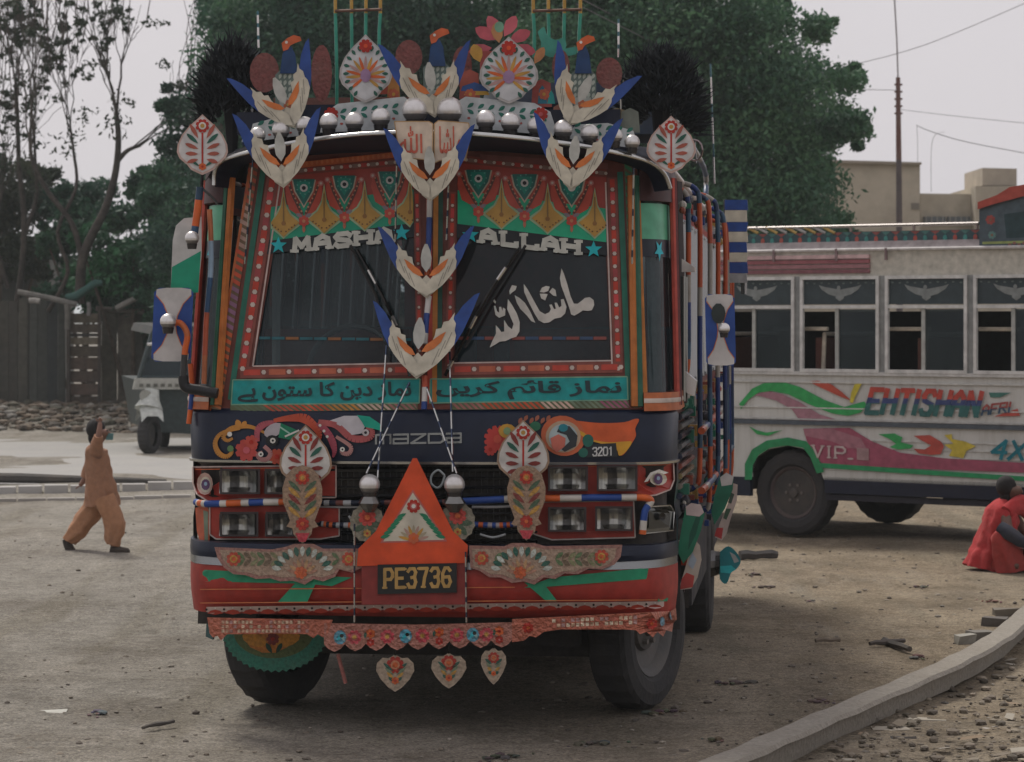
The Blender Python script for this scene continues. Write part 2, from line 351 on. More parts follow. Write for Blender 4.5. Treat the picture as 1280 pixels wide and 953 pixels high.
def script_text(d, s, box, col, lv=1, shear=0, bold=.02):
    """right-to-left script: joined letter forms in reading order, set to fill box = (x0, y0, x1, y1)"""
    cu = bpy.data.curves.new('t', 'FONT'); cu.body = s[::-1]; cu.offset = bold; cu.resolution_u = 2
    o = bpy.data.objects.new('t', cu); C.collection.objects.link(o); bpy.context.view_layer.update()
    me = o.evaluated_get(DG()).to_mesh(); vs = [v.co.copy() for v in me.vertices]; fs = [list(p.vertices) for p in me.polygons]
    x0 = min(v.x for v in vs); x1 = max(v.x for v in vs); y0 = min(v.y for v in vs); y1 = max(v.y for v in vs)
    off = d.base + lv * .0016
    P = [d.m(box[0] + (v.x - x0) / (x1 - x0) * (box[2] - box[0]), box[3] + (v.y - y0) / (y1 - y0) * (box[1] - box[3]) + shear * (v.x - x0) / (x1 - x0), off) for v in vs]
    d.add(P, fs, col)
    o.evaluated_get(DG()).to_mesh_clear(); bpy.data.objects.remove(o); bpy.data.curves.remove(cu)
def star(d, cx, cy, r, col, lv=1):
    d.poly([(cx + (r if k % 2 == 0 else r * .42) * math.sin(math.pi * k / 5), cy - (r if k % 2 == 0 else r * .42) * math.cos(math.pi * k / 5)) for k in range(10)], col, lv)
#@@SETTING
# ================================================================ THE SETTING
def smooth(x, a, b): t = np.clip((x - a) / (b - a), 0, 1); return t * t * (3 - 2 * t)
def ground_z(x, y):
    """gentle unevenness of the yard; a rubbish bank in front of the far fence"""
    z = .012 * np.sin(x * 1.7 + y * .9) + .01 * np.sin(x * .6 - y * 1.3 + 2) + .006 * np.sin(x * 4.1 + 1.3 * y) * np.sin(y * 2.7)
    z = z * smooth(y, 3, 9)
    z = z + .30 * smooth(y, 44.5, 47.5) * (1 - smooth(x, 5, 20))
    return z
def make_ground():
    xs = np.concatenate([[-900, -300, -120, -60, -40, -28], np.arange(-20, -6, .5), np.arange(-6, 6, .07), np.arange(6, 20, .5), [25, 40, 60, 120, 300, 900]])
    ys = np.concatenate([[-60, -20, -5, 0, 4, 7], np.arange(9, 17, .06), np.arange(17, 30, .12), np.arange(30, 60, .5), [65, 80, 120, 200, 400, 900, 2500]])
    X, Y = np.meshgrid(xs, ys); rng = np.random.default_rng(3)
    Z = ground_z(X, Y)
    fine = (np.abs(X) < 6) & (Y > 9) & (Y < 30)
    bumps = np.zeros_like(Z)
    for k in range(9):
        a = rng.uniform(0, 6.28); fr = 3 * 1.45 ** k; bumps += np.sin((X * np.cos(a) + Y * np.sin(a)) * fr + rng.uniform(0, 6)) / (fr ** .55)
    Z = Z + np.where(fine, bumps * .0045, 0)
    nx, ny = len(xs), len(ys)
    V = np.stack([X.ravel(), Y.ravel(), Z.ravel()], 1)
    i = np.arange(nx * ny).reshape(ny, nx); Fc = np.stack([i[:-1, :-1].ravel(), i[:-1, 1:].ravel(), i[1:, 1:].ravel(), i[1:, :-1].ravel()], 1)
    me = bpy.data.meshes.new('ground'); me.vertices.add(len(V)); me.vertices.foreach_set('co', V.ravel())
    me.loops.add(Fc.size); me.loops.foreach_set('vertex_index', Fc.ravel()); me.polygons.add(len(Fc)); me.polygons.foreach_set('loop_start', np.arange(0, Fc.size, 4))
    me.update(); me.validate(); me.shade_smooth()
    o = bpy.data.objects.new('ground', me); C.collection.objects.link(o); o['kind'] = 'structure'
    m = bpy.data.materials.new('packed_dirt'); m.use_nodes = True; n = m.node_tree.nodes; l = m.node_tree.links
    b = n['Principled BSDF']; b.inputs['Roughness'].default_value = .95; b.inputs['Specular IOR Level'].default_value = .15
    tc = n.new('ShaderNodeTexCoord')
    def nz(sc, det=8, rough=.65, scale=(1, 1, 1)):
        mp = n.new('ShaderNodeMapping'); mp.inputs['Scale'].default_value = scale; l.new(tc.outputs['Object'], mp.inputs[0])
        q = n.new('ShaderNodeTexNoise'); q.inputs['Scale'].default_value = sc; q.inputs['Detail'].default_value = det; q.inputs['Roughness'].default_value = rough
        l.new(mp.outputs[0], q.inputs['Vector']); return q
    def ramp(src, stops):
        r = n.new('ShaderNodeValToRGB'); e = r.color_ramp.elements
        while len(e) < len(stops): e.new(.5)
        for k, (p, c) in enumerate(stops): e[k].position = p; e[k].color = (*c, 1)
        l.new(src, r.inputs[0]); return r.outputs[0]
    def mix(a, bcol, f, bt='MIX'):
        q = n.new('ShaderNodeMix'); q.data_type = 'RGBA'; q.blend_type = bt
        if isinstance(f, float): q.inputs[0].default_value = f
        else: l.new(f, q.inputs[0])
        for s, k in ((a, 6), (bcol, 7)):
            if isinstance(s, tuple): q.inputs[k].default_value = (*s, 1)
            else: l.new(s, q.inputs[k])
        return q.outputs[2]
    big = nz(.35, 5)
    brown = ramp(nz(2.2, 9, .7, (1, .5, 1)).outputs[0], [(.3, (.15, .12, .08)), (.5, (.26, .212, .15)), (.7, (.35, .295, .215))])
    grey = ramp(nz(3.1, 9, .72, (1, .6, 1)).outputs[0], [(.3, (.18, .166, .142)), (.5, (.262, .245, .212)), (.72, (.345, .322, .28))])
    sep = n.new('ShaderNodeSeparateXYZ'); l.new(tc.outputs['Object'], sep.inputs[0])
    mr = n.new('ShaderNodeMapRange'); mr.inputs[1].default_value = -2.0; mr.inputs[2].default_value = 2.2; l.new(sep.outputs[0], mr.inputs[0])
    ad = n.new('ShaderNodeMath'); ad.operation = 'MULTIPLY_ADD'; l.new(big.outputs[0], ad.inputs[0]); ad.inputs[1].default_value = .9; l.new(mr.outputs[0], ad.inputs[2])
    sb = n.new('ShaderNodeMath'); sb.operation = 'SUBTRACT'; sb.use_clamp = True; l.new(ad.outputs[0], sb.inputs[0]); sb.inputs[1].default_value = .45
    col = mix(grey, brown, sb.outputs[0])
    # damp and oily patches, tyre-dragged streaks, fine grit
    patch = ramp(nz(.8, 7, .6, (1, .8, 1)).outputs[0], [(.52, (0, 0, 0)), (.66, (1, 1, 1))])
    col = mix(col, (.115, .095, .07), mix((0, 0, 0), patch, .5))
    streak = ramp(nz(2.4, 6, .6, (.35, 2.2, 1)).outputs[0], [(.55, (0, 0, 0)), (.7, (1, 1, 1))])
    col = mix(col, (.15, .13, .10), mix((0, 0, 0), streak, .38))
    track = ramp(nz(1.6, 5, .55, (1.8, .16, 1)).outputs[0], [(.54, (0, 0, 0)), (.64, (1, 1, 1))])
    col = mix(col, (.17, .15, .11), mix((0, 0, 0), track, .42))
    pale = ramp(nz(1.1, 7, .65, (1.3, .35, 1)).outputs[0], [(.56, (0, 0, 0)), (.72, (1, 1, 1))])
    col = mix(col, (.38, .35, .29), mix((0, 0, 0), pale, .45))
    grit = ramp(nz(70, 3, .8).outputs[0], [(.3, (.42, .42, .43)), (.5, (.98, .98, .98)), (.70, (1.6, 1.58, 1.5))])
    col = mix(col, grit, 1.0, 'MULTIPLY')
    grit2 = ramp(nz(17, 6, .8).outputs[0], [(.33, (.6, .58, .55)), (.52, (1, 1, 1)), (.75, (1.22, 1.2, 1.18))])
    col = mix(col, grit2, 1.0, 'MULTIPLY')
    l.new(col, b.inputs['Base Color'])
    bp = n.new('ShaderNodeBump'); bp.inputs['Strength'].default_value = .9; bp.inputs['Distance'].default_value = .03
    l.new(nz(22, 9, .75).outputs[0], bp.inputs['Height']); l.new(bp.outputs[0], b.inputs['Normal'])
    me.materials.append(m)
make_ground()
def gz(x, y): return float(ground_z(np.array(x), np.array(y)))
# far road on the left with its worn edge line
asphalt = pmat('dusty_asphalt', (.27, .265, .25), attr=False, rough=.95, dirt=.5, dirtcol=(.33, .315, .285), nscale=1.2, vary=.18, bscale=25)
mb = MB()
xs = [-60 + k * 2.6 for k in range(28)]; ysr = [30.6 + k * .9 for k in range(14)]
vs = [(x, y, gz(x, y) + .006) for y in ysr for x in xs]
mb.add(vs, [(j * 28 + i, j * 28 + i + 1, (j + 1) * 28 + i + 1, (j + 1) * 28 + i) for j in range(13) for i in range(27)], (.2, .2, .2))
tag(mb.build('road', asphalt), kind='structure')
mb = MB()
for (px0, px1, py) in ((55, 86, 560), (-40, -5, 561)):
    a, b = G(px0, py), G(px1, py); mb.add([(a.x, a.y - .25, gz(a.x, a.y) + .011), (b.x, a.y - .25, gz(b.x, a.y) + .011), (b.x, a.y + .3, gz(b.x, a.y) + .011), (a.x, a.y + .3, gz(a.x, a.y) + .011)], [(0, 1, 2, 3)], (.5, .5, .47))
tag(mb.build('road_marking', MATTE), kind='structure')
# low kerb along the near side of the far road
mb = MB(); a = G(-1800, 631); b = G(1200, 604)
n_ = 90
for k in range(n_):
    p = a.lerp(b, k / n_); q = a.lerp(b, (k + 1) / n_ - .0012); e = random.uniform(-.008, .008); ctr = (p + q) / 2
    d_ = q - p; mb.box((ctr.x, ctr.y, gz(ctr.x, ctr.y) + .035 + e), (d_.length, .22, .09), (.42, .41, .39), rz=math.atan2(d_.y, d_.x))
o = tag(mb.build('far_kerb', STUCCO), kind='structure')
# the narrow flat edging stone line just this side of it
mb = MB(); a = G(-200, 629); b = G(240, 624)
for k in range(12):
    p = a.lerp(b, k / 12); q = a.lerp(b, (k + 1) / 12 - .004); ctr = (p + q) / 2; d_ = q - p
    mb.box((ctr.x, ctr.y, gz(ctr.x, ctr.y) + .012), (d_.length, .12, .035), (.36, .34, .31), rz=math.atan2(d_.y, d_.x))
tag(mb.build('edging', STUCCO), kind='structure')
# dark bar of tar behind the kerb
mb = MB(); a = G(-700, 602); b = G(205, 606)
mb.tube([a + Vector((0, .2, .05)), a.lerp(b, .4) + Vector((0, .2, .07)), a.lerp(b, .8) + Vector((0, .2, .05)), b + Vector((0, .2, .02))], [.07, .075, .06, .03], (.05, .048, .045), 7)
tag(mb.build('tar_strip', MATTE, smooth=50), 'long dark strip of tar lying behind the far kerb, left of the walking child', 'tar strip')
# curved concrete kerb beam, lower right
pts = [(820, 975), (870, 953), (940, 924), (1010, 894), (1080, 865), (1150, 836), (1197, 814), (1235, 792), (1262, 770), (1285, 750), (1310, 722)]
top = [G(x, y, .125) for x, y in pts]
kb = MB(); path = [Vector(p) for p in curve([tuple(t) for t in top], 3)]
seg = None
def kerb_profile(p, t, w):
    s = Vector((t.y, -t.x, 0)); return [p + s * u + Vector((0, 0, z - .125)) for u, z in ((0, 0.0), (0, .117), (.012, .127), (w - .012, .124), (w, .106), (w - .045, .094), (w - .06, .0))]
N = len(path); ring = []
for i, p in enumerate(path):
    t = (path[min(i + 1, N - 1)] - path[max(i - 1, 0)]).normalized(); j = .004 * math.sin(i * 2.3)
    ring.append(kerb_profile(p + Vector((0, 0, j)), t, .14))
b0 = 0; vs = [v for r_ in ring for v in r_]
fs = [(i * 7 + k, i * 7 + (k + 1) % 7, (i + 1) * 7 + (k + 1) % 7, (i + 1) * 7 + k) for i in range(N - 1) for k in range(7)] + [tuple(range(7)), tuple((N - 1) * 7 + k for k in range(6, -1, -1))]
kb.add(vs, fs, (.34, .31, .265))
KERBM = pmat('kerb_concrete', (.25, .228, .19), attr=False, rough=.95, dirt=.45, dirtcol=(.19, .165, .13), nscale=5, vary=.22, bscale=45, bump=.5)
o = kb.build('kerb', KERBM, smooth=35); fixn(o); o['kind'] = 'structure'
# ---------------------------------------------------------------- loose things on the ground
def rock(mb, c, r, col, flat=.6, seed=0):
    rng = random.Random(seed); b = bmesh.new(); bmesh.ops.create_icosphere(b, subdivisions=1, radius=1)
    sx, sy, sz = r * rng.uniform(.7, 1.3), r * rng.uniform(.7, 1.3), r * flat * rng.uniform(.7, 1.2); a = rng.uniform(0, 6.28)
    vs = []
    for v in b.verts:
        q = v.co * rng.uniform(.75, 1.1); x, y = q.x * sx, q.y * sy; vs.append((c[0] + x * math.cos(a) - y * math.sin(a), c[1] + x * math.sin(a) + y * math.cos(a), c[2] + q.z * sz))
    mb.add(vs, [[v.index for v in f.verts] for f in b.faces], col); b.free()
mb = MB()
for k in range(1500):
    y = 11 + 17 * random.random() ** 1.5; x = random.uniform(-.2, .21) * y
    if random.random() < .35: x = abs(x) + .2
    r = random.choice([.006, .008, .01, .013, .02]) * random.uniform(.7, 1.2)
    s = random.uniform(.5, 1.2); col = random.choice([(.2 * s, .17 * s, .13 * s), (.3 * s, .27 * s, .22 * s), (.1 * s, .085 * s, .07 * s)])
    rock(mb, (x, y, gz(x, y) + .003), r, col, .5, k)
tag(mb.build('gravel', MATTE), 'small loose stones and grit scattered over the yard', kind='stuff')
mb = MB()      # litter bed beyond the kerb: paper scraps, leaves, lumps
for k in range(650):
    px = random.uniform(1010, 1300); py = random.uniform(800, 970)
    if py < 955 - (px - 1000) * .62 + 12: continue
    p = G(px, py); s = random.uniform(.4, 1.3)
    if random.random() < .85:
        rock(mb, (p.x, p.y, gz(p.x, p.y) + .01), random.choice([.005, .007, .009, .012, .018, .03]), random.choice([(.22 * s, .19 * s, .14 * s), (.12 * s, .10 * s, .075 * s), (.24 * s, .2 * s, .15 * s)]), .6, k)
    else:
        a = random.uniform(0, 6.28); q = random.uniform(.02, .06); r2 = random.uniform(.3, .8) * q; t = random.uniform(-.02, .02)
        c_ = random.choice([(.32, .29, .23), (.24, .17, .10), (.13, .10, .065), (.16, .13, .09), (.1, .08, .055), (.36, .33, .28)]); u = Vector((math.cos(a), math.sin(a), t * 8)) * q; v = Vector((-math.sin(a), math.cos(a), .15)) * r2
        o_ = Vector((p.x, p.y, gz(p.x, p.y) + .02)); mb.add([o_ - u - v, o_ + u - v * .6, o_ + u * .8 + v, o_ - u * .7 + v * .8], [(0, 1, 2, 3)], c_)
tag(mb.build('litter', MATTE), 'bed of paper scraps, dry leaves and small rubble right of the kerb', kind='stuff')
mb = MB()      # rubbish bank in front of the far fence
for k in range(1700):
    px = random.uniform(-60, 330); py = random.uniform(512, 546); Y = 44.6 + (546 - py) / 34 * 4.5
    x = (px - CX) / F * Y; s = random.uniform(.4, 1.1)
    c_ = random.choice([(.14 * s, .11 * s, .08 * s), (.12 * s, .09 * s, .06 * s), (.05, .045, .035), (.06, .06, .04), (.26 * s, .25 * s, .22 * s)] + [(.16 * s, .12 * s, .08 * s)] * 3)
    rock(mb, (x, Y, gz(x, Y) + random.uniform(0, .06)), random.choice([.02, .03, .05, .12]), c_, .5, k)
tag(mb.build('rubbish_bank', MATTE), 'low bank of earth and rubbish heaped along the foot of the far fence', kind='stuff')
# single pieces one can point at
def clod(px, py, w, label, col=(.07, .055, .045), n=4, name='dirt_clod', cat='clod'):
    p = G(px, py); s = p.y / F; mb = MB()
    for k in range(n):
        u = (k + .5) / n - .5
        u *= random.uniform(.5, 1.1); rock(mb, (u * w * s, random.uniform(-.07, .07) * (1 - abs(u)), .008), (w * s * .55 / n + .010) * random.uniform(.6, 1.25), tuple(c * random.uniform(.7, 1.5) for c in col), .38, int(px * 7 + k))
    for k in range(7): rock(mb, (random.gauss(0, .4) * w * s, random.gauss(0, .06), .004), random.uniform(.006, .014), tuple(c * random.uniform(.9, 2) for c in col), .5, int(px * 3 + k))
    o = mb.build(name, MATTE, loc=(p.x, p.y, gz(p.x, p.y))); return tag(o, label, cat)
clod(955, 735, 22, 'dark oval lump lying on the dirt beyond the kerb, right of centre')
clod(1012, 752, 13, 'small dark lump in the dirt behind the larger oval one', n=2)
clod(943, 723, 16, 'dark lump beside the main bus, just in front of the lying bar', n=3)
clod(1150, 733, 24, 'flat dark lump farther back in the dirt, in front of the seated person')
clod(1238, 754, 20, 'reddish brown lump in the dirt near the right edge', (.16, .06, .05))
clod(1147, 821, 26, 'dark crumpled lump next to the crossed sticks before the kerb')
clod(918, 857, 50, 'long dark clod by the right front wheel of the decorated bus', n=6)
clod(1025, 880, 34, 'dark clod touching the yard side of the curved kerb', n=5)
clod(828, 890, 60, 'broad flat dark clod at the foot of the right front tyre', n=6)
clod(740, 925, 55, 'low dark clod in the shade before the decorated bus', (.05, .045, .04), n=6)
clod(895, 926, 20, 'small upright dark clod beside the near end of the kerb', n=2)
clod(625, 944, 70, 'dark ridge of dirt at the bottom edge of the picture', (.04, .035, .03), n=7)
clod(120, 897, 22, 'small dark stone on the pale ground left of the bus', (.1, .09, .08), n=3)
clod(605, 952, 20, 'dark stone at the bottom middle of the picture', n=2)
def stick(px0, py0, px1, py1, r, label, col, name='stick', cat='stick', z=.02):
    a, b = G(px0, py0), G(px1, py1); c = (a + b) / 2; mb = MB(); P = []
    for k in range(6):
        q = a.lerp(b, k / 5) - c; P.append((q.x + random.uniform(-.006, .006), q.y, z + random.uniform(-.003, .006)))
    mb.tube(P, [r * random.uniform(.7, 1.1) for _ in P], col, 6); return tag(mb.build(name, MATTE, loc=(c.x, c.y, gz(c.x, c.y))), label, cat)
stick(925, 703, 972, 702, .035, 'thick dark bar lying beside the front of the striped white bus', (.05, .05, .05), 'metal_bar', 'bar', .04)
stick(1087, 809, 1130, 806, .016, 'thin dark stick pointing left, lying before the curved kerb', (.06, .05, .045))
stick(1105, 805, 1138, 816, .02, 'thicker dark stick crossing the thin one before the kerb', (.05, .045, .04))
stick(1018, 804, 1050, 803, .012, 'pale brown twig lying alone on the open dirt', (.15, .12, .09))
stick(178, 916, 216, 909, .010, 'thin dark twig on the pale ground at lower left', (.06, .055, .05))
def slab(px, py, w, d, h, rz, label, col, name='broken_brick', cat='brick', z=0):
    p = G(px, py); mb = MB(); mb.box((0, 0, h / 2), (w, d, h), col)
    for i, v in enumerate(mb.v): mb.v[i] = (v[0] + random.uniform(-.01, .01), v[1] + random.uniform(-.01, .01), v[2] + random.uniform(-.008, .008) * (v[2] > h / 2))
    o = mb.build(name, MATTE, loc=(p.x, p.y, gz(p.x, p.y) + z - .01)); o.rotation_euler.z = rz; return tag(o, label, cat)
slab(1225, 803, .15, .11, .07, .4, 'grey broken block leaning at the far side of the kerb bend', (.16, .15, .13))
slab(1243, 786, .14, .1, .06, -.3, 'dark broken block behind the pale one at the kerb bend', (.10, .09, .08))
slab(1206, 806, .10, .08, .06, .2, 'pale chipped stone left of the broken blocks by the kerb', (.3, .29, .25), 'chipped_stone', 'stone')
slab(1262, 775, .2, .1, .06, .1, 'low brown block half behind the far end of the kerb', (.15, .13, .10))
slab(1112, 912, .16, .07, .012, .2, 'flat pale strip of card lying just right of the kerb', (.38, .34, .27), 'card_strip', 'card')
slab(1160, 900, .17, .10, .012, -.2, 'cream torn paper lying flat among the litter', (.42, .38, .3), 'paper', 'paper')
slab(1128, 925, .11, .03, .015, 0, 'small dark batten lying in front of the cream paper', (.06, .055, .05), 'batten', 'wood')
slab(62, 893, .16, .12, .006, .1, 'flat white paper on the pale ground at lower left', (.46, .46, .41), 'paper', 'paper')
# ---------------------------------------------------------------- foliage
def leaf_cloud(name, clumps, leaves, size, cols, seed, mat=LEAF, parent=None, flat=1.0):
    """clumps: (x, y, z, r); each clump carries its own share of small leaf faces near its surface"""
    rng = np.random.default_rng(seed); cl = np.array(clumps); nC = len(cl); n = nC * leaves
    idx = np.repeat(np.arange(nC), leaves)
    d = rng.normal(size=(n, 3)); d /= np.linalg.norm(d, axis=1, keepdims=True); rad = rng.uniform(.35, 1.0, n) ** .5
    P = cl[idx, :3] + d * (cl[idx, 3] * rad)[:, None] * np.array([1.15, 1, .7]) + rng.normal(size=(n, 3)) * (cl[idx, 3] * .22)[:, None]
    u = rng.normal(size=(n, 3)); u /= np.linalg.norm(u, axis=1, keepdims=True); w = np.cross(u, rng.normal(size=(n, 3))); w /= np.linalg.norm(w, axis=1, keepdims=True)
    s = (size * rng.uniform(.6, 1.4, n))[:, None]
    V = np.stack([P - u * s, P + w * s * .45, P + u * s, P - w * s * .45], 1).reshape(-1, 3)
    Fi = np.arange(n * 4)
    me = bpy.data.meshes.new(name); me.vertices.add(n * 4); me.vertices.foreach_set('co', V.ravel()); me.loops.add(n * 4); me.loops.foreach_set('vertex_index', Fi)
    me.polygons.add(n); me.polygons.foreach_set('loop_start', np.arange(0, n * 4, 4)); me.update()
    tone = rng.uniform(0, 1, nC)[idx] * .7 + rng.uniform(0, 1, n) * .3
    cc = np.array(cols); k = tone * (len(cc) - 1.001); i0 = k.astype(int); fr = (k - i0)[:, None]; col = cc[i0] * (1 - fr) + cc[i0 + 1] * fr
    a = me.attributes.new('Col', 'FLOAT_COLOR', 'CORNER'); A = np.ones((n * 4, 4), dtype=np.float32); A[:, :3] = np.repeat(col, 4, axis=0); a.data.foreach_set('color', A.ravel())
    me.materials.append(mat); o = bpy.data.objects.new(name, me); C.collection.objects.link(o)
    if parent: o.parent = parent
    return o
def inside(p, poly):
    c = False; n = len(poly)
    for i in range(n):
        a, b = poly[i], poly[i - 1]
        if (a[1] > p[1]) != (b[1] > p[1]) and p[0] < (b[0] - a[0]) * (p[1] - a[1]) / (b[1] - a[1]) + a[0]: c = not c
    return c
def edge_dist(p, poly):
    m = 1e9
    for i in range(len(poly)):
        a, b = poly[i], poly[i - 1]; dx, dy = b[0] - a[0], b[1] - a[1]; t = max(0, min(1, ((p[0] - a[0]) * dx + (p[1] - a[1]) * dy) / (dx * dx + dy * dy + 1e-9)))
        m = min(m, math.hypot(p[0] - a[0] - t * dx, p[1] - a[1] - t * dy))
    return m
def crown_clumps(outline, n, Y, dep, rmin, rmax, seed, base=None, ragged=20):
    rng = random.Random(seed); out = list(base or []); xs = [p[0] for p in outline]; ys = [p[1] for p in outline]; k = 0
    while len(out) < n and k < 40000:
        k += 1; p = (rng.uniform(min(xs) - ragged, max(xs) + ragged), rng.uniform(min(ys) - ragged, max(ys) + ragged)); ins = inside(p, outline); ed = edge_dist(p, outline)
        if not ins and (ed > ragged or rng.random() < .75): continue
        if ins and ed < 55 and noise.noise(Vector((p[0] * .03, p[1] * .03, seed))) > .05: continue
        y = Y + rng.uniform(-dep, dep); r = rmin + (rmax - rmin) * min(1, ed / 60) * rng.uniform(.6, 1)
        if not ins: r = rmin * rng.uniform(.4, .8)
        q = W(p[0], p[1], y); out.append((q.x, q.y, q.z, r))
    near = lambda c: sum(1 for e in out if (e[0] - c[0]) ** 2 + (e[2] - c[2]) ** 2 < (c[3] + e[3] + .08) ** 2) > 3      # a clump hangs on its neighbours
    return [c for c in out if near(c)]
DK = [(.010, .030, .022), (.022, .065, .042), (.040, .105, .058), (.075, .16, .075)]
MID = [(.016, .045, .030), (.036, .095, .052), (.065, .15, .072), (.11, .21, .10)]
def limb(mb, a, b, r0, r1, bend=.3, n=7, col=(.09, .07, .055), sides=7):
    a, b = Vector(a), Vector(b); o_ = Vector((random.uniform(-1, 1), random.uniform(-1, 1), random.uniform(-.3, .3))) * bend
    P = [a.lerp(b, k / n) + o_ * math.sin(math.pi * k / n) for k in range(n + 1)]; mb.tube(P, [r0 + (r1 - r0) * k / n for k in range(n + 1)], col, sides); return P
def big_tree(name, label, base, top, outline, n, Y, dep, cols, seed, leaves, size, r=(.16, .62)):
    root = empty(name, base); tag(root, label, 'tree', 'large leafy trees behind the buses')
    mb = MB(); P = limb(mb, (0, 0, 0), (.2, 0, top), .34, .2, .2)
    for k in range(7):
        s = P[3 + k % 4]; a = random.uniform(0, 6.28); limb(mb, s, (s.x + 2.6 * math.cos(a), s.y + 1.4 * math.sin(a), s.z + random.uniform(1.2, 3.2)), .13, .04, .35)
    mb.build('trunk', BARK, root, smooth=60)
    cl = [(x - base[0], y - base[1], z - base[2], q) for x, y, z, q in crown_clumps(outline, n, Y, dep, r[0], r[1], seed)]
    leaf_cloud('crown', cl, leaves, size, cols, seed, parent=root)
random.seed(21)
def place_base(px, Y): return (float(W(px, 0, Y).x), Y, 0.3)
big_tree('broadleaf_tree', 'dark green broad tree rising behind the left half of the decorated bus', place_base(430, 47), 4.5,
         [(198, 152), (215, 118), (236, 78), (226, 46), (246, 20), (262, -6), (280, -30), (340, -80), (480, -120), (640, -80), (690, 60), (680, 300), (520, 390), (300, 410), (205, 400), (170, 330), (185, 250), (196, 200)], 820, 47, 2.4, DK, 5, 300, .052)
big_tree('broadleaf_tree', 'greener ragged edged tree standing behind the right half of the decorated bus', place_base(800, 44), 4.0,
         [(640, -100), (820, -90), (960, -40), (985, 4), (1012, 10), (1032, 34), (1026, 62), (1052, 74), (1068, 92), (1082, 112), (1078, 150), (1085, 168), (1052, 178), (1045, 196), (1062, 214), (1076, 240), (1058, 262), (1064, 300), (1030, 330), (850, 340), (700, 330), (640, 200)], 720, 44, 2.2, MID, 9, 300, .05)
def bush(name, label, outline, n, Y, dep, cols, seed, leaves=260, size=.06, r=(.15, .5), group='bushes behind the far fence'):
    cl = crown_clumps(outline, n, Y, dep, r[0], r[1], seed, ragged=9); mxx = sum(c[0] for c in cl) / len(cl); base = (mxx, Y, 0.3)
    root = empty(name, base); tag(root, label, 'bush', group)
    leaf_cloud('foliage', [(x - base[0], y - base[1], z - base[2], q) for x, y, z, q in cl], leaves, size, cols, seed, parent=root)
    mb = MB()
    for k in range(6): c = cl[(k * 7) % len(cl)]; limb(mb, (random.uniform(-.2, .2), 0, 0), (c[0] - base[0], c[1] - base[1], c[2] - base[2]), .05, .015, .15, 5)
    mb.build('stem', BARK, root, smooth=60)
bush('leafy_bush', 'dark bush between the bare tree and the left mirror of the decorated bus', [(150, 250), (178, 215), (215, 190), (250, 200), (300, 260), (300, 430), (150, 430), (135, 330)], 90, 50, 1.2, DK, 31)
bush('leafy_bush', 'bright green low bush in front of the dark ones beyond the crates', [(85, 300), (110, 280), (140, 285), (170, 300), (215, 310), (215, 390), (90, 395)], 40, 49.3, .6, [(.02, .07, .035), (.03, .12, .05), (.05, .17, .07)], 33)
bush('leafy_bush', 'mass of dark creeper around the forked bare trunk', [(60, 250), (95, 225), (150, 215), (160, 260), (150, 400), (50, 400)], 60, 51.5, 1, DK, 35)
bush('leafy_bush', 'brownish bush above the hut roof at the far left edge', [(-60, 150), (-20, 185), (25, 200), (60, 215), (75, 260), (70, 345), (-60, 345)], 70, 53, 1, [(.02, .03, .02), (.035, .05, .03), (.06, .06, .035)], 37)
# bare trees at left
def bare_tree(label, px, Y, trunks, seed, leafy, cols):
    random.seed(seed); base = place_base(px, Y); root = empty('bare_tree', base); tag(root, label, 'tree', 'half bare trees beyond the far fence'); mb = MB(); tips = []
    L = lambda x, y, dy=0: W(x, y, Y + dy) - Vector(base)
    def grow(p, d, ln, r, lev):
        q = p + d * ln; n = 5; P = [p.lerp(q, k / n) + Vector((random.uniform(-1, 1), random.uniform(-1, 1), 0)) * ln * .03 for k in range(n + 1)]; P[0] = p
        mb.tube(P, [max(.005, .6 * r * (1 - .45 * k / n)) for k in range(n + 1)], (.035, .03, .026), 6 if lev < 2 else 4)
        if lev >= 3: tips.extend([P[3], P[5]]); return
        for k in range(random.choice([3, 4])):
            s = P[random.choice([2, 3, 4, 5])]; nd = (d + Vector((random.uniform(-.55, .55), random.uniform(-.5, .5), random.uniform(0, .45)))).normalized()
            grow(s, nd, ln * random.uniform(.55, .85), r * .5, lev + 1)
    for path, r in trunks:
        P = [L(*p) for p in path]; Q = [Vector(q) for q in curve([tuple(p) for p in P], 4)]; N = len(Q); mb.tube(Q, [.72 * r * (1 - .55 * k / N) for k in range(N)], (.03, .025, .022), 8)
        d = (Q[-1] - Q[-4]).normalized()
        for k in range(4): grow(Q[-1 - k], (d + Vector((random.uniform(-.3, .3), random.uniform(-.3, .3), .5))).normalized(), random.uniform(.8, 1.4), r * .35, 1)
    old = list(tips)
    for k in range(46):
        p = random.choice(old); h_ = random.uniform(.8, 2.0); P = [p, p + Vector((random.uniform(-.08, .12), 0, h_ * .5)), p + Vector((random.uniform(-.2, .35), random.uniform(-.2, .2), h_))]
        mb.tube([Vector(q) for q in curve([tuple(q) for q in P], 4)], [.013, .012, .011, .010, .009, .008, .007, .006, .004], (.07, .055, .05), 4)
        if random.random() < .3: tips.append(P[random.choice([1, 2])])
    mb.build('trunk', BARK, root, smooth=60)
    cl = []
    for t in tips:
        if random.random() < leafy: cl.append((t.x, t.y, t.z, random.uniform(.04, .10)))
    cl += [(v.x, v.y, v.z, r) for (x, y, r) in cols for v in [L(x, y, random.uniform(-.2, .2))]]
    leaf_cloud('foliage', cl, 26, .05, [(.02, .035, .022), (.035, .055, .03), (.05, .06, .035)], seed, parent=root)
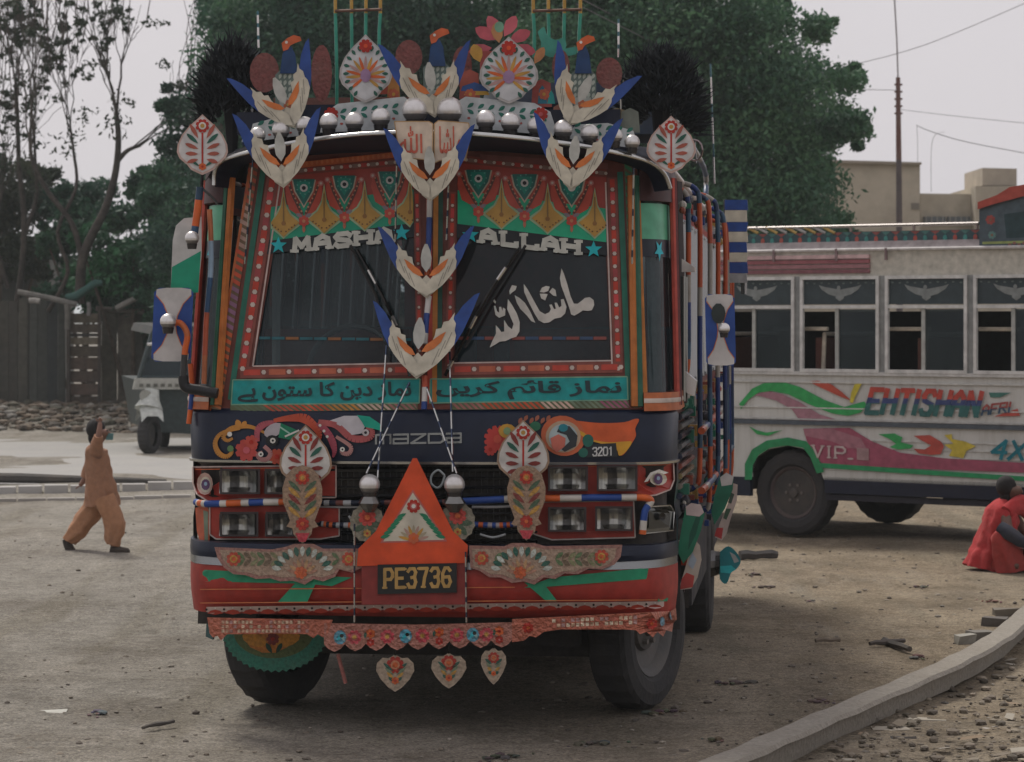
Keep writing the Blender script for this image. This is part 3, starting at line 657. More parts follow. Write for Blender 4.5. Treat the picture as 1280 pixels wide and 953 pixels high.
bare_tree('tall half bare tree forking beside the left edge of the leafy crowns', 120, 48.5,
          [([(100, 380), (102, 330), (112, 300), (130, 265), (140, 235), (146, 205), (148, 170), (145, 140)], .13), ([(60, 390), (85, 340), (72, 290), (95, 235), (92, 190), (88, 160)], .06),
           ([(148, 200), (160, 188), (176, 182)], .07), ([(104, 330), (90, 280), (60, 240), (40, 200), (38, 160)], .08)], 4, .22,
          [(147, 150, .2), (148, 125, .2), (142, 165, .22), (100, 150, .2), (88, 170, .2), (108, 140, .2), (84, 190, .2), (163, 128, .1), (125, 20, .13), (160, 28, .14), (200, 30, .13), (186, 30, .1), (101, 30, .1), (112, 80, .12), (110, 95, .1), (75, 52, .09), (36, 42, .1), (66, 80, .1), (60, 60, .1), (205, 80, .12)])
bare_tree('slender half bare tree at the far left edge of the picture', 25, 50.5,
          [([(20, 390), (28, 330), (30, 270), (24, 210), (22, 150), (20, 110)], .09), ([(28, 300), (45, 250), (44, 200), (42, 150)], .06), ([(10, 360), (-5, 300), (2, 240)], .06)], 8, .3,
          [(18, 100, .28), (10, 115, .25), (28, 95, .2), (45, 120, .2), (42, 140, .18), (15, 150, .25), (35, 165, .22), (8, 180, .25), (50, 175, .2), (25, 200, .28), (5, 215, .3), (60, 215, .25), (45, 230, .25), (30, 130, .2)])
random.seed(5)
# ---------------------------------------------------------------- hut, fence, crates at the left
hut = empty('hut', place_base(10, 54)); tag(hut, 'low grey hut with a sagging roof behind the plank fence at the far left', 'hut'); hb = Vector(hut.location)
def hq(x, y, dy=0): return W(x, y, 54 + dy) - hb
mb = MB(); mb.prism([hq(-90, 545), hq(62, 545), hq(62, 318), hq(-90, 312)], (0, 3, 0), (.12, .13, .125)); mb.build('wall', STUCCO, hut)
mb = MB(); mb.prism([hq(-95, 300, -.3), hq(66, 310, -.3), hq(66, 318, -.3), hq(-95, 311, -.3)], (0, 3.6, .1), (.2, .2, .185)); mb.build('roof', WOOD, hut)
def plank_wall(name, label, x0, x1, ytop, ybot, Y, wpx, cols, grp=None, rail=True, slopes=.0, cat='fence'):
    base = place_base((x0 + x1) / 2, Y); root = empty(name, base); tag(root, label, cat, grp); B = Vector(base); x = x0; k = 0
    while x < x1:
        w = wpx * random.uniform(.8, 1.2); yt = ytop + (x - x0) * slopes + random.uniform(-3, 3); dy = random.uniform(-.02, .02)
        a, b, c, d = (W(x, ybot, Y + dy), W(min(x1, x + w - .7), ybot, Y + dy), W(min(x1, x + w - .7) + random.uniform(-.8, .8), yt + random.uniform(-1, 1), Y + dy), W(x + random.uniform(-.8, .8), yt, Y + dy))
        m = MB(); col = random.choice(cols); s = random.uniform(.75, 1.2); m.prism([a - B, b - B, c - B, d - B], (0, .03, 0), tuple(v * s for v in col)); m.build('plank', WOOD, root); x += w; k += 1
    if rail:
        for yy in (ytop + 18, ybot - 30): m = MB(); m.prism([W(x0, yy, Y + .04) - B, W(x1, yy, Y + .04) - B, W(x1, yy - 6, Y + .04) - B, W(x0, yy - 6, Y + .04) - B], (0, .06, 0), (.06, .05, .04)); 
        m.build('rail', WOOD, root)
    return root, B
GRP = 'rough fence panels along the far side'
plank_wall('plank_fence', 'dark fence of upright grey green planks at the far left', -60, 36, 372, 530, 49, 12, [(.075, .07, .055), (.055, .05, .04), (.10, .09, .07)], GRP, slopes=.03)
plank_wall('plank_fence', 'darker upright plank panel with a green tint beside the stacked boards', 37, 82, 376, 530, 48.8, 11, [(.05, .06, .055), (.07, .075, .065), (.035, .04, .04)], GRP, slopes=.05)
# stacked horizontal board panel
base = place_base(104, 48.6); root = empty('board_panel', base); tag(root, 'panel of horizontal brown boards between the plank fence and the grey sheet', 'fence', GRP); B = Vector(base)
for k, (y0, y1, c_) in enumerate([(392, 404, (.13, .11, .08)), (405, 416, (.10, .08, .06)), (417, 421, (.05, .045, .04)), (422, 431, (.20, .17, .12)), (433, 446, (.09, .07, .05)), (447, 462, (.11, .075, .055)), (464, 478, (.09, .065, .05)), (480, 494, (.12, .08, .06)), (496, 508, (.08, .06, .045))]):
    m = MB(); m.prism([W(84 + random.uniform(-1, 1), y1, 48.6) - B, W(124, y1, 48.6) - B, W(124, y0, 48.6) - B, W(84, y0, 48.6) - B], (0, .05 + .03 * (k % 2), 0), c_); m.build('board', WOOD, root)
for x in (83, 122): m = MB(); m.prism([W(x, 520, 48.5) - B, W(x + 4, 520, 48.5) - B, W(x + 4, 384, 48.5) - B, W(x, 384, 48.5) - B], (0, .08, 0), (.07, .055, .045)); m.build('upright', WOOD, root)
# grey sheet and wall running on behind the bus
base = place_base(145, 49.2); root = empty('sheet_panel', base); tag(root, 'stained grey brown sheet panel left of the parked rickshaw', 'fence', GRP); B = Vector(base)
for (x0, x1, c_) in ((127, 146, (.12, .11, .085)), (147, 167, (.14, .125, .10)), (168, 178, (.09, .085, .07))):
    m = MB(); m.prism([W(x0, 535, 49.2) - B, W(x1, 535, 49.2) - B, W(x1, 388 + random.uniform(-3, 3), 49.2) - B, W(x0, 388, 49.2) - B], (0, .04, 0), c_); m.build('sheet', WOOD, root)
m = MB(); m.tube([W(120, 386, 49) - B, W(180, 390, 49) - B], .05, (.14, .12, .10), 6); m.build('top_rail', WOOD, root)
base = place_base(230, 49.4); root = empty('block_wall', base); tag(root, 'low dark block wall running on behind the parked rickshaw', 'wall', GRP); B = Vector(base)
for r_ in range(7):
    for k in range(9):
        x0 = 179 + k * 17 + (r_ % 2) * 8; y1 = 535 - r_ * 19.5; m = MB(); s = random.uniform(.7, 1.15)
        m.prism([W(x0, y1, 49.4) - B, W(x0 + 16.2, y1, 49.4) - B, W(x0 + 16.2, y1 - 18.6, 49.4) - B, W(x0, y1 - 18.6, 49.4) - B], (0, .15 + random.uniform(0, .02), 0), (.07 * s, .068 * s, .058 * s)); m.build('block', STUCCO, root)
m = MB(); m.prism([W(176, 536, 49.46) - B, W(345, 536, 49.46) - B, W(345, 398, 49.46) - B, W(176, 398, 49.46) - B], (0, .06, 0), (.05, .05, .045)); m.build('mortar', STUCCO, root)
def pole_thing(name, label, cat, px0, py0, px1, py1, Y, r, col, mat=WOOD, dy=0):
    a, b = W(px0, py0, Y), W(px1, py1, Y + dy); m = MB(); m.tube([Vector((0, 0, 0)), (b - a) * .5 + Vector((.01, 0, .01)), b - a], r, col, 7); return tag(m.build(name, mat, loc=a), label, cat)
pole_thing('tilted_board', 'pale tilted board sticking up over the grey sheet panel', 'board', 145, 386, 172, 372, 48.4, .05, (.26, .25, .22))
pole_thing('loose_beam', 'long pale beam laid along the top of the plank fence', 'beam', 22, 365, 96, 381, 48.3, .05, (.2, .19, .17))
pole_thing('loose_beam', 'short bleached beam lying on the fence below the long one', 'beam', 36, 376, 50, 377, 48.2, .05, (.36, .34, .31))
pole_thing('post', 'thin upright post in front of the dark planks, left of the stacked boards', 'post', 84, 412, 84, 380, 48.1, .05, (.17, .16, .14))
pole_thing('post', 'short post standing on top of the stacked boards', 'post', 111, 395, 111, 378, 48.2, .04, (.22, .21, .2))
m = MB(); a = W(82, 372, 48.4)
m.tube([W(82, 372, 48.4) - a, W(95, 371, 48.4) - a, W(108, 362, 48.4) - a, W(120, 354, 48.4) - a, W(128, 354, 48.4) - a], [.06, .08, .07, .07, .05], (.03, .10, .085), 7)
tag(m.build('tarpaulin', FABRIC, loc=a, smooth=60), 'rolled green tarpaulin draped over the fence top above the boards', 'tarpaulin')
# ---------------------------------------------------------------- buildings at right
bd = empty('flat_roof_building', place_base(1170, 62)); tag(bd, 'pale stained flat roofed building beyond the striped bus', 'building'); B = Vector(bd.location)
def bq(x, y, dy=0): return W(x, y, 62 + dy) - B
STC = (.46, .41, .32)
m = MB(); m.prism([bq(1000, 560), bq(1150, 560), bq(1150, 204), bq(1000, 201)], (0, 7, 0), STC); m.build('tower', STUCCO, bd)
m = MB(); m.prism([bq(1150.5, 560, 1), bq(1219, 560, 1), bq(1219, 243, 1), bq(1150.5, 242, 1)], (0, 5, 0), STC); m.build('wall', STUCCO, bd)
m = MB(); m.prism([bq(1219.5, 560, .4), bq(1330, 560, .4), bq(1330, 232, .4), bq(1219.5, 233, .4)], (0, 6, 0), STC); m.build('stair_block', STUCCO, bd)
m = MB(); m.prism([bq(1228, 232, .9), bq(1271, 232, .9), bq(1271, 211, .9), bq(1228, 210, .9)], (0, 2.5, 0), (.45, .39, .31)); m.build('roof_hut', STUCCO, bd)
m = MB(); m.prism([bq(1148, 206, -.15), bq(1152, 206, -.15), bq(1152, 203, -.15), bq(996, 199, -.15), bq(996, 203, -.15)], (0, .15, 0), (.3, .26, .2)); m.build('parapet', STUCCO, bd)
for (x0, x1) in ((1155, 1182), (1185, 1213)):
    m = MB(); m.prism([bq(x0, 279, .85), bq(x1, 279, .85), bq(x1, 271, .85), bq(x0, 271, .85)], (0, .14, 0), (.12, .14, .15)); w_ = m.build('window', MATTE, bd)
    for k in range(4): m = MB(); m.prism([bq(x0 + k * 7 + 2, 279, .83), bq(x0 + k * 7 + 3.4, 279, .83), bq(x0 + k * 7 + 3.4, 271, .83), bq(x0 + k * 7 + 2, 271, .83)], (0, .02, 0), (.3, .3, .28)); m.build('window_bar', MATTE, w_)
m = MB(); m.prism([bq(1139, 262, -.02), bq(1149, 262, -.02), bq(1149, 254, -.02), bq(1139, 254, -.02)], (0, .02, 0), (.18, .16, .13)); m.build('vent', STUCCO, bd)
# utility pole and wires
p0 = Vector((W(1125, 0, 58).x, 58, 0)); up = empty('utility_pole', p0); tag(up, 'rusty steel utility pole with a thin rod above, behind the striped bus', 'pole')
m = MB(); q = lambda x, y: W(x, y, 58) - p0
m.tube([Vector((0, 0, 0)), q(1124, 280), q(1123.5, 200), q(1123, 150), q(1122.5, 97)], [.07, .068, .062, .056, .048], lambda i: (.07, .055, .06) if i < 2 else (.12, .045, .035), 10); m.build('shaft', MATTE, up, smooth=60)
for y_ in range(106, 150, 9): m = MB(); m.box(q(1123, y_), (.16, .1, .035), (.12, .05, .04)); m.build('band', MATTE, up)
m = MB(); m.tube([q(1122.5, 97), q(1121, 50), q(1117, -20), q(1113, -90)], .016, (.2, .18, .18), 5); m.build('rod', MATTE, up)
def wire(label, pts, Y0, Y1, r=.012, sag=0):
    P = []; n = len(pts)
    for k, (x, y) in enumerate(pts): P.append(W(x, y, Y0 + (Y1 - Y0) * k / (n - 1)))
    a = P[0].copy(); m = MB(); m.tube([Vector(c) - a for c in curve([tuple(p) for p in P], 5)], r * .6, (.14, .14, .15), 4); tag(m.build('cable', MATTE, loc=a), label, 'cable', 'overhead cables')
wire('overhead cable rising to the upper right corner of the picture', [(1055, 84), (1160, 55), (1300, -4)], 50, 56)
wire('overhead cable crossing the leafy crown down to the utility pole', [(700, -15), (850, 60), (960, 95), (1050, 110), (1122, 113)], 40, 58, .014)
wire('second overhead cable crossing the crown, just under the first', [(720, 5), (880, 82), (960, 100), (1060, 118)], 40, 50, .012)
wire('thin cable leaving the utility pole to the right, sagging gently', [(1124, 137), (1200, 146), (1300, 156)], 58, 56, .010)
wire('cable dropping from the upright loop toward the right edge', [(1146, 157), (1165, 165), (1210, 178), (1300, 195)], 57, 54, .014)
wire('faint looped cable standing over the flat roofed building', [(1164, 240), (1164, 190), (1168, 170), (1180, 165)], 62, 60, .009)
wire('faint straight aerial wire left of the looped cable', [(1147, 205), (1147, 180), (1146, 156)], 61, 60, .009)
#@@BUS2
# ================================================================ THE DECORATED BUS
B1 = Frame(-.392, 12.15, R(-6.1))
bus = B1.empty('decorated_bus'); tag(bus, 'red and navy decorated bus covered in painted birds, mirrors and silver balls, facing the camera', 'bus')
AX, CW, CD, ZB = .94, .15, .27, 1.415           # half width of the flat front, corner width and depth, belt height
def lean(z): return .17 * max(0, z - ZB)
def wf(z): return 1 - .035 * max(0, min(1, (z - ZB) / 1.2))
def front_y(x, z):
    a = abs(x) / wf(z)
    if a <= AX: y = .07 * (a / AX) ** 2
    else: q = min(.999, (a - AX) / CW); y = .07 + CD * (1 - math.sqrt(1 - q * q))
    return y + lean(z)
def fp(px, py, off=0):
    y = 0
    for _ in range(5): p = B1.at(px, py, y); y = front_y(p.x, p.z) - off
    return B1.at(px, py, y)
CL = .40
def plan(s):
    a = abs(s); g = 1 if s >= 0 else -1
    if a <= AX: x, y, tx, ty = a, .07 * (a / AX) ** 2, 1, .15 * a / AX
    elif a < AX + CL:
        th = (a - AX) / CL * math.pi / 2; x, y, tx, ty = AX + CW * math.sin(th), .07 + CD * (1 - math.cos(th)), CW * math.cos(th), CD * math.sin(th)
    else: x, y, tx, ty = AX + CW, .07 + CD + a - AX - CL, 0, 1
    L = math.hypot(tx, ty); return g * x, y, g * ty / L, -tx / L
def SP(s, z, off=0):
    x, y, nx, ny = plan(s); return Vector((x * wf(z) + nx * off, y + lean(z) + ny * off, z))
def hug(s): t = max(0, min(1, (abs(s) - .72) / .5)); return 1 - .88 * t * t * (3 - 2 * t)
def sband(mb, s0, s1, prof, col, n=24, hg=False):
    """sweep a profile [(z, off), ...] along the plan curve; col one colour or one per profile strip; z may be a function of s"""
    b = len(mb.v); m = len(prof)
    for i in range(n + 1):
        s = s0 + (s1 - s0) * i / n
        for (z, off) in prof: mb.v.append(tuple(SP(s, z(s) if callable(z) else z, off * hug(s) if hg and off > 0 else off)))
    for i in range(n):
        for k in range(m - 1):
            mb.f.append([b + i * m + k, b + (i + 1) * m + k, b + (i + 1) * m + k + 1, b + i * m + k + 1]); mb.c.append(col[k] if isinstance(col, list) else col)
S1, S2 = -1.33, 1.33
LEN = 6.5
DFp = lambda base=.004, maxe=40: Decal(fp, base, maxe)
def PB(name, mb, mat=PAINT, parent=bus, smooth=None, label=None): return mb.build(name, mat, parent, smooth, None, label)
# --- chassis, floor and boxes added to darken the underside
mb = MB(); mb.box((0, 3.6, .62), (.8, 5.6, .16), BLACK); mb.box((0, .35, .60), (1.5, .12, .12), BLACK); mb.box((0, .55, .46), (1.3, .1, .26), BLACK); mb.box((0, 1.5, .42), (1.5, .06, .36), BLACK); mb.box((0, 3.5, .34), (1.55, 5.6, .16), BLACK); PB('chassis_and_shade_boxes', mb, MATTE)  # frame, plus low tray and cross boxes added to block light underneath
mb = MB(); mb.box((0, 3.45, .80), (2.04, 6.1, .08), (.05, .04, .035)); PB('floor', mb, MATTE)
# --- lower front: hood, lamp zone, bumper
mb = MB(); sband(mb, S1, S2, [(1.195, -.02), (1.195, .012), (1.40, .02), (1.425, .0), (1.425, -.02)], NAVY, 40); PB('hood_panel', mb, GLOSS, smooth=50)
mb = MB(); sband(mb, S1, S2, [(1.185, .0), (1.185, .022), (1.196, .024), (1.198, .0)], (.55, .55, .52), 40); PB('chrome_strip', mb, METAL, smooth=50)
mb = MB(); sband(mb, -1.3, 1.3, [(1.19, .0), (1.165, -.03), (.80, -.03), (.79, .02)], (.012, .012, .014), 36); PB('front_panel', mb, MATTE, smooth=50)
mb = MB(); sband(mb, S1, S2, [(.835, .0), (.835, .13), (.795, .16), (.77, .15), (.77, 0)], NAVY, 40, True); PB('bumper_top', mb, GLOSS, smooth=40)
mb = MB(); sband(mb, S1 + .02, S2 - .02, [(.772, .0), (.772, .135), (.735, .145), (.73, 0)], GREY, 40, True); PB('bumper_bar', mb, METAL, smooth=40)
mb = MB(); sband(mb, S1, S2, [(.735, .05), (.735, .135), (.66, .145), (.60, .12), (.555, .07), (.515, .03), (.515, -.05)], (.32, .035, .025), 40, True); bump = PB('bumper', mb, PAINT, smooth=50)
def fb(px, py, o): return fp(px, py, o * hug(fp(px, py, .1).x))
# bumper paint
d = Decal(lambda px, py, off=0: fb(px, py, .15 + off), .002, 15)
d.poly([(248, 712), (440, 722), (415, 733), (385, 730), (250, 727)], GREEN); d.poly([(398, 722), (384, 753), (347, 753), (372, 726)], GREEN)
PB('bumper_stripe', d); d = Decal(lambda px, py, off=0: fb(px, py, .15 + off), .002, 15); d.poly([(838, 707), (690, 722), (655, 735), (680, 734), (836, 722)], GREEN); d.poly([(655, 728), (683, 752), (697, 752), (680, 730)], GREEN)
d.poly([(846, 720), (834, 712), (822, 752), (834, 752)], GREEN)
for (y0, y1) in ((737, 733), (754, 750)): line(d, [(250 + 590 * k / 12, y0 + (y1 - y0) * k / 12) for k in range(13) if y0 > 740 or not (3 < k < 8)][:5 if y0 < 740 else 13], 1.2, (.46, .14, .05), 1)
PB('bumper_stripe', d)
# white scalloped trim along the bumper's lower edge
d = Decal(lambda px, py, off=0: fb(px, py, .085 + (768 - py) * .004 + off), .012, 30)
for k in range(26):
    x0 = 258 + k * 22; x1 = x0 + 22; yy = 766 - (k + .5) / 26 * 7
    d.poly([(x0, yy - 7), (x1, yy - 7.3), (x1, yy - 1), (x0 + 17, yy + 1), (x0 + 11, yy + 2), (x0 + 5, yy + 1), (x0, yy - 1)][::1], (.5, .38, .34), 0)
    d.poly([(x0 + 1, yy + 1), (x0 + 5, yy - 2.2), (x0 + 11, yy - 3.5), (x0 + 17, yy - 2.2), (x0 + 21, yy + 1), (x0 + 11, yy + 3)], (.4, .05, .03), 1)
    ell(d, x0, yy - 3.6, 1.6, 1.6, BLACK, 2, 6)
    if k % 1 == 0: ell(d, x0 + 11, yy - 5.4, 1, 1, WHITE, 2, 5)
PB('scallop_trim', d)
# hanging chased fringe
d = Decal(lambda px, py, off=0: fp(px, py, .05 + off), .006, 30)
top_ = [(262, 772), (400, 774), (540, 774), (700, 770), (838, 764)]
def fringe(outline, name, base=(.42, .13, .08), seed=1):
    rng = random.Random(seed); d = Decal(lambda px, py, off=0: fp(px, py, .05 + off), .006, 30); d.plate(outline, base, .015, 0, BROWN)
    return d
d = fringe([(259, 772), (262, 792), (266, 797), (272, 795), (276, 801), (284, 793), (300, 793), (345, 792), (384, 793), (392, 798), (397, 793), (404, 797), (410, 792), (416, 775)], 'f')
for k in range(22):
    for r_ in range(3): d.poly([(277 + k * 5, 776 + r_ * 5.5), (280.6 + k * 5, 776 + r_ * 5.5), (280.6 + k * 5, 780 + r_ * 5.5), (277 + k * 5, 780 + r_ * 5.5)], random.choice([ROSE, (.5, .30, .2), (.4, .12, .08), (.55, .4, .28)]), 1)
PB('chased_fringe', d, TIN)
d = fringe([(640, 774), (838, 764), (845, 760), (846, 775), (842, 779), (840, 790), (833, 788), (829, 796), (822, 790), (816, 797), (808, 790), (800, 793), (795, 788), (780, 787), (700, 787), (680, 790), (670, 797), (662, 795), (655, 801), (640, 803)], 'g')
for k in range(18):
    for r_ in range(2): d.poly([(690 + k * 6, 774 - k * .25 + r_ * 6), (694.4 + k * 6, 774 - k * .25 + r_ * 6), (694.4 + k * 6, 778.5 - k * .25 + r_ * 6), (690 + k * 6, 778.5 - k * .25 + r_ * 6)], random.choice([ROSE, (.55, .36, .24), (.4, .12, .08), (.62, .5, .36)]), 1)
for (x, y) in ((660, 785), (815, 780)): flower(d, x, y, 7, 7, RED, ORANGE, 1)
for (x, y) in ((828, 777), (840, 769)): ell(d, x, y, 3, 6, (.15, .3, .4), 1)
PB('chased_fringe', d, TIN)
o_ = []; n_ = 9
for k in range(n_ + 1):
    x = 405 + k * (640 - 405) / n_
    if k < n_:
        w_ = (640 - 405) / n_; o_ += [(x + w_ * t, 806 - (k / n_) * 6 + 9 * math.sin(math.pi * t)) for t in (0, .2, .5, .8)]
o_ += [(640, 800), (640, 778), (520, 781), (405, 779)]
d = fringe(o_, 'm', (.38, .16, .12))
for k, x in enumerate([425, 443, 463, 484, 507, 528, 549, 571, 591, 608, 624]):
    y = 797 - (x - 425) * .02
    if k % 2 == 1: flower(d, x, y, 9, 8, (.5, .06, .08), GOLD, 1, PINK)
    elif k % 4 == 0: ell(d, x, y, 8, 9, (.1, .3, .4), 1, 10); petal(d, x - 5, y + 5, 50, 14, 5, CYAN, 2); ell(d, x + 2, y - 2, 2.6, 2.6, BLACK, 3, 6); petal(d, x + 6, y + 5, 120, 10, 4, (.3, .5, .5), 2)
    else: flower(d, x, y - 4, 6, 6, ORANGE, RED, 1); flower(d, x, y + 7, 5, 6, RED, PINK, 1); petal(d, x - 7, y + 2, 80, 8, 4, DKGREEN, 1)
PB('chased_fringe', d, TIN, label='middle fringe piece with a row of red and blue flowers')
# half round mudflap before the left wheel
flp = B1.flat(.42)
d = Decal(flp, .004, 60)
def arcpts(cx, cy, rx, ry, a0, a1, n, rag=0): return [(cx + (rx + (rag if k % 2 else 0)) * math.cos(R(a0 + (a1 - a0) * k / n)), cy + (ry + (rag if k % 2 else 0)) * math.sin(R(a0 + (a1 - a0) * k / n))) for k in range(n + 1)]
d.plate(arcpts(344, 790, 64, 48, 0, 180, 44, 3), (.03, .19, .13), .012, 0)
d.poly(arcpts(342, 790, 50, 33, 0, 180, 20), (.09, .12, .04), 1); d.poly(arcpts(336, 790, 32, 26, 0, 180, 12, 1), (.45, .16, .03), 2)
for (x, a) in ((318, 200), (360, -20)): ell(d, x, 800, 16, 8, (.5, .22, .03), 3, 10, R(20 if a > 0 else -20))
flower(d, 341, 799, 8, 7, MAROON, RED, 4); petal(d, 340, 817, 120, 15, 6, (.01, .05, .03), 4); petal(d, 345, 817, 60, 15, 6, (.01, .05, .03), 4)
PB('mud_flap', d, CLOTH)
mb = MB(); mb.prism([flp(258, 780), flp(270, 778), flp(266, 800), flp(257, 796)], (0, .03, 0), (.08, .15, .16)); PB('bumper_end_tab', mb, METAL)
# hanging leaf pendants
hb = B1.flat(-.04)
for (x, y, rx, ry) in ((494, 841, 24, 24), (561, 838, 22, 23), (617, 832, 16, 24)):
    d = Decal(hb, 0, 60)
    pts = [(x + rx * u, y + ry * v) for u, v in [(0, 1), (-.35, .78), (-.75, .35), (-1, -.1), (-.95, -.5), (-.65, -.78), (-.35, -.75), (0, -.95), (.35, -.75), (.65, -.78), (.95, -.5), (1, -.1), (.75, .35), (.35, .78)]]
    d.plate(pts, (.36, .28, .2), .015, 0, BROWN)
    flower(d, x, y - ry * .4, rx * .45, 8, RED, ORANGE, 1, (.5, .2, .1))
    for k in range(4):
        for sg in (-1, 1): petal(d, x + sg * 2, y + ry * (-.05 + .17 * k), 40 if sg > 0 else 140, rx * (.7 - .12 * k), ry * .16, [DKGREEN, (.15, .2, .12), GOLD][k % 3], 1)
    flower(d, x, y + ry * .42, rx * .2, 6, ORANGE, RED, 2)
    p = PB('pendant', d, CLOTH); mb = MB(); t = hb(x, y - ry * .9); mb.tube([t, t + Vector((0, 0, .06))], .004, BLACK, 5); mb.build('hanger', METAL, p)
# embroidered bumper panels
def scal(x0, x1, ytop, ybot, sag, n=11):
    P = [(x0, ytop), (x1, ytop)]; m_ = (x0 + x1) / 2; out = []
    for k in range(n * 3 + 1):
        t = k / (n * 3); x = x1 + (x0 - x1) * t; out.append((x, ybot - sag * (1 - (1 - abs(2 * t - 1)) ** .8) + 1.8 * abs(math.sin(math.pi * t * n))))
    return P + out
for (x0, x1, xc, nm) in ((268, 452, 378, 'left'), (585, 778, 652, 'right')):
    d = Decal(lambda px, py, off=0: fp(px, py, .165 + off), .004, 30); sg = 1 if nm == 'left' else -1
    if nm == 'left': out = [(268, 684), (340, 687), (356, 684), (368, 680), (392, 680), (404, 686), (452, 686), (456, 708), (440, 716), (424, 712), (419, 721), (404, 727), (392, 724), (381, 731), (366, 726), (350, 727), (338, 723), (320, 724), (306, 719), (292, 718), (280, 710), (272, 698)]
    else: out = [(586, 682), (630, 683), (640, 679), (668, 679), (682, 683), (778, 681), (776, 696), (768, 706), (752, 712), (736, 711), (722, 718), (706, 717), (694, 724), (680, 722), (668, 731), (655, 727), (640, 729), (626, 722), (612, 722), (600, 714), (588, 710)]
    d.plate(out, (.30, .15, .12), .015, 0, BROWN)
    cx_ = xc; cyb = 716
    inner = [(cx_ + (x - cx_) * .94, 703 + (y - 703) * .80) for x, y in out]; d.poly(inner, (.34, .24, .17), 1)
    for k in range(13):   # arch of green and white feathers over an orange heart
        a = 12 + k * 156 / 12; ex, ey = cx_ + 33 * math.cos(R(a)) * 1.1, 716 - 30 * math.sin(R(a)); petal(d, cx_ + 24 * math.cos(R(a)) * 1.1, 716 - 20 * math.sin(R(a)), a, 13, 6.5, DKGREEN if k % 2 else (.45, .48, .42), 3)
    for k in range(9): a = 15 + k * 150 / 8; petal(d, cx_, 718, a, 20, 5, (.42, .25, .12) if k % 2 else (.35, .18, .12), 2)
    flower(d, cx_ - 2, 716, 8, 7, (.5, .1, .03), ORANGE, 4)
    for (fx, fy) in (((292, 699), (436, 699)) if nm == 'left' else ((602, 698), (752, 696))): flower(d, fx, fy, 9, 8, (.45, .06, .03), ORANGE, 3, GOLD)
    rngx = (306, 348, 6) if nm == 'left' else (694, 742, 7)
    for k in range(rngx[2]):
        xx = rngx[0] + (rngx[1] - rngx[0]) * k / (rngx[2] - 1)
        for s_ in (1, -1): petal(d, xx, 699, (180 if nm == 'left' else 0) + s_ * 40, 13, 5.5, [(.10, .16, .07), (.14, .10, .06), (.2, .2, .10)][k % 3], 2)
    if nm == 'right':
        for s_ in (1, -1):
            petal(d, 618, 699, s_ * 40 + 0, 12, 5, (.1, .16, .07), 2); petal(d, 626, 699, s_ * 40, 12, 5, (.14, .1, .06), 2)
    else:
        for s_ in (1, -1): petal(d, 424, 699, 180 + s_ * 40, 12, 5, (.1, .16, .07), 2)
    PB('embroidered_panel', d, CLOTH, label=f'{nm} embroidered bumper panel with a green feather arch')
# --- lamp clusters
def boxed(name, pts, off, thick, col, mat=PAINT, parent=bus, lv=0, edge=None, label=None, m=None):
    d = Decal(m or fp, off, 60); d.plate(pts, col, thick, lv, edge); return d.build(name, mat, parent, label=label), d
def rect(x0, y0, x1, y1): return [(x0, y0), (x1, y0), (x1, y1), (x0, y1)]
LC = (.38, .045, .03)
def lamp(x0, y0, x1, y1, off, dark=False):
    """a rectangular lamp: housing behind, glass face, reflector"""
    d = Decal(fp, off, 60); d.plate(rect(x0 - 2, y0 - 2, x1 + 2, y1 + 2), BLACK, .02); h = d.build('headlight', MATTE, bus)
    mb = MB(); a = fp(x0, y0, off + .004); b = fp(x1, y0, off + .004); c = fp(x1, y1, off + .004); e = fp(x0, y1, off + .004)
    n = 8; g = []
    for j in range(5):
        for i in range(n + 1):
            u, v = i / n, j / 4; p = a.lerp(b, u).lerp(e.lerp(c, u), v); g.append(p + Vector((0, .045 * math.sin(math.pi * u) * math.sin(math.pi * v) ** .5 if 0 < v < 1 else 0, 0)))
    mb.add(g, [(j * (n + 1) + i, j * (n + 1) + i + 1, (j + 1) * (n + 1) + i + 1, (j + 1) * (n + 1) + i) for j in range(4) for i in range(n)], [[(.16, .17, .17), (.34, .34, .32), (.5, .5, .47), (.07, .07, .07), (.05, .05, .05), (.42, .42, .40), (.5, .5, .47), (.2, .2, .2)][(i + (int(x0) % 3)) % 8] for j in range(4) for i in range(n)])  # column tones paint glints and dark reflections into the dish
    # reflector sits in a shallow recess: push the housing face back by laying the dish in front of it
    for i, v in enumerate(mb.v): mb.v[i] = (v[0], v[1] - .05, v[2])
    fixn(mb.build('reflector', METAL, h, smooth=30))
    d = Decal(fp, off + .058, 60); d.poly(rect(x0, y0, x1, y1), (.3, .3, .3)); w = (x1 - x0)
    d.build('lens', LENS, h)
    d = Decal(fp, off + .062, 60)
    for k in range(1, 6): line(d, [(x0 + w * k / 6, y0 + 2), (x0 + w * k / 6, y1 - 2)], .7, (.35, .35, .34))
    d.build('lens_rib', LENS, h)['kind'] = 'stuff'
    d = Decal(fp, off + .064, 60)
    for (q0, q1, q2, q3) in ((x0 - 2, y0 - 2, x1 + 2, y0 + .5), (x0 - 2, y1 - .5, x1 + 2, y1 + 2), (x0 - 2, y0 + .5, x0 + .5, y1 - .5), (x1 - .5, y0 + .5, x1 + 2, y1 - .5)): d.plate(rect(q0, q1, q2, q3), (.04, .03, .03), .062)
    d.build('rim', GLOSS, h)
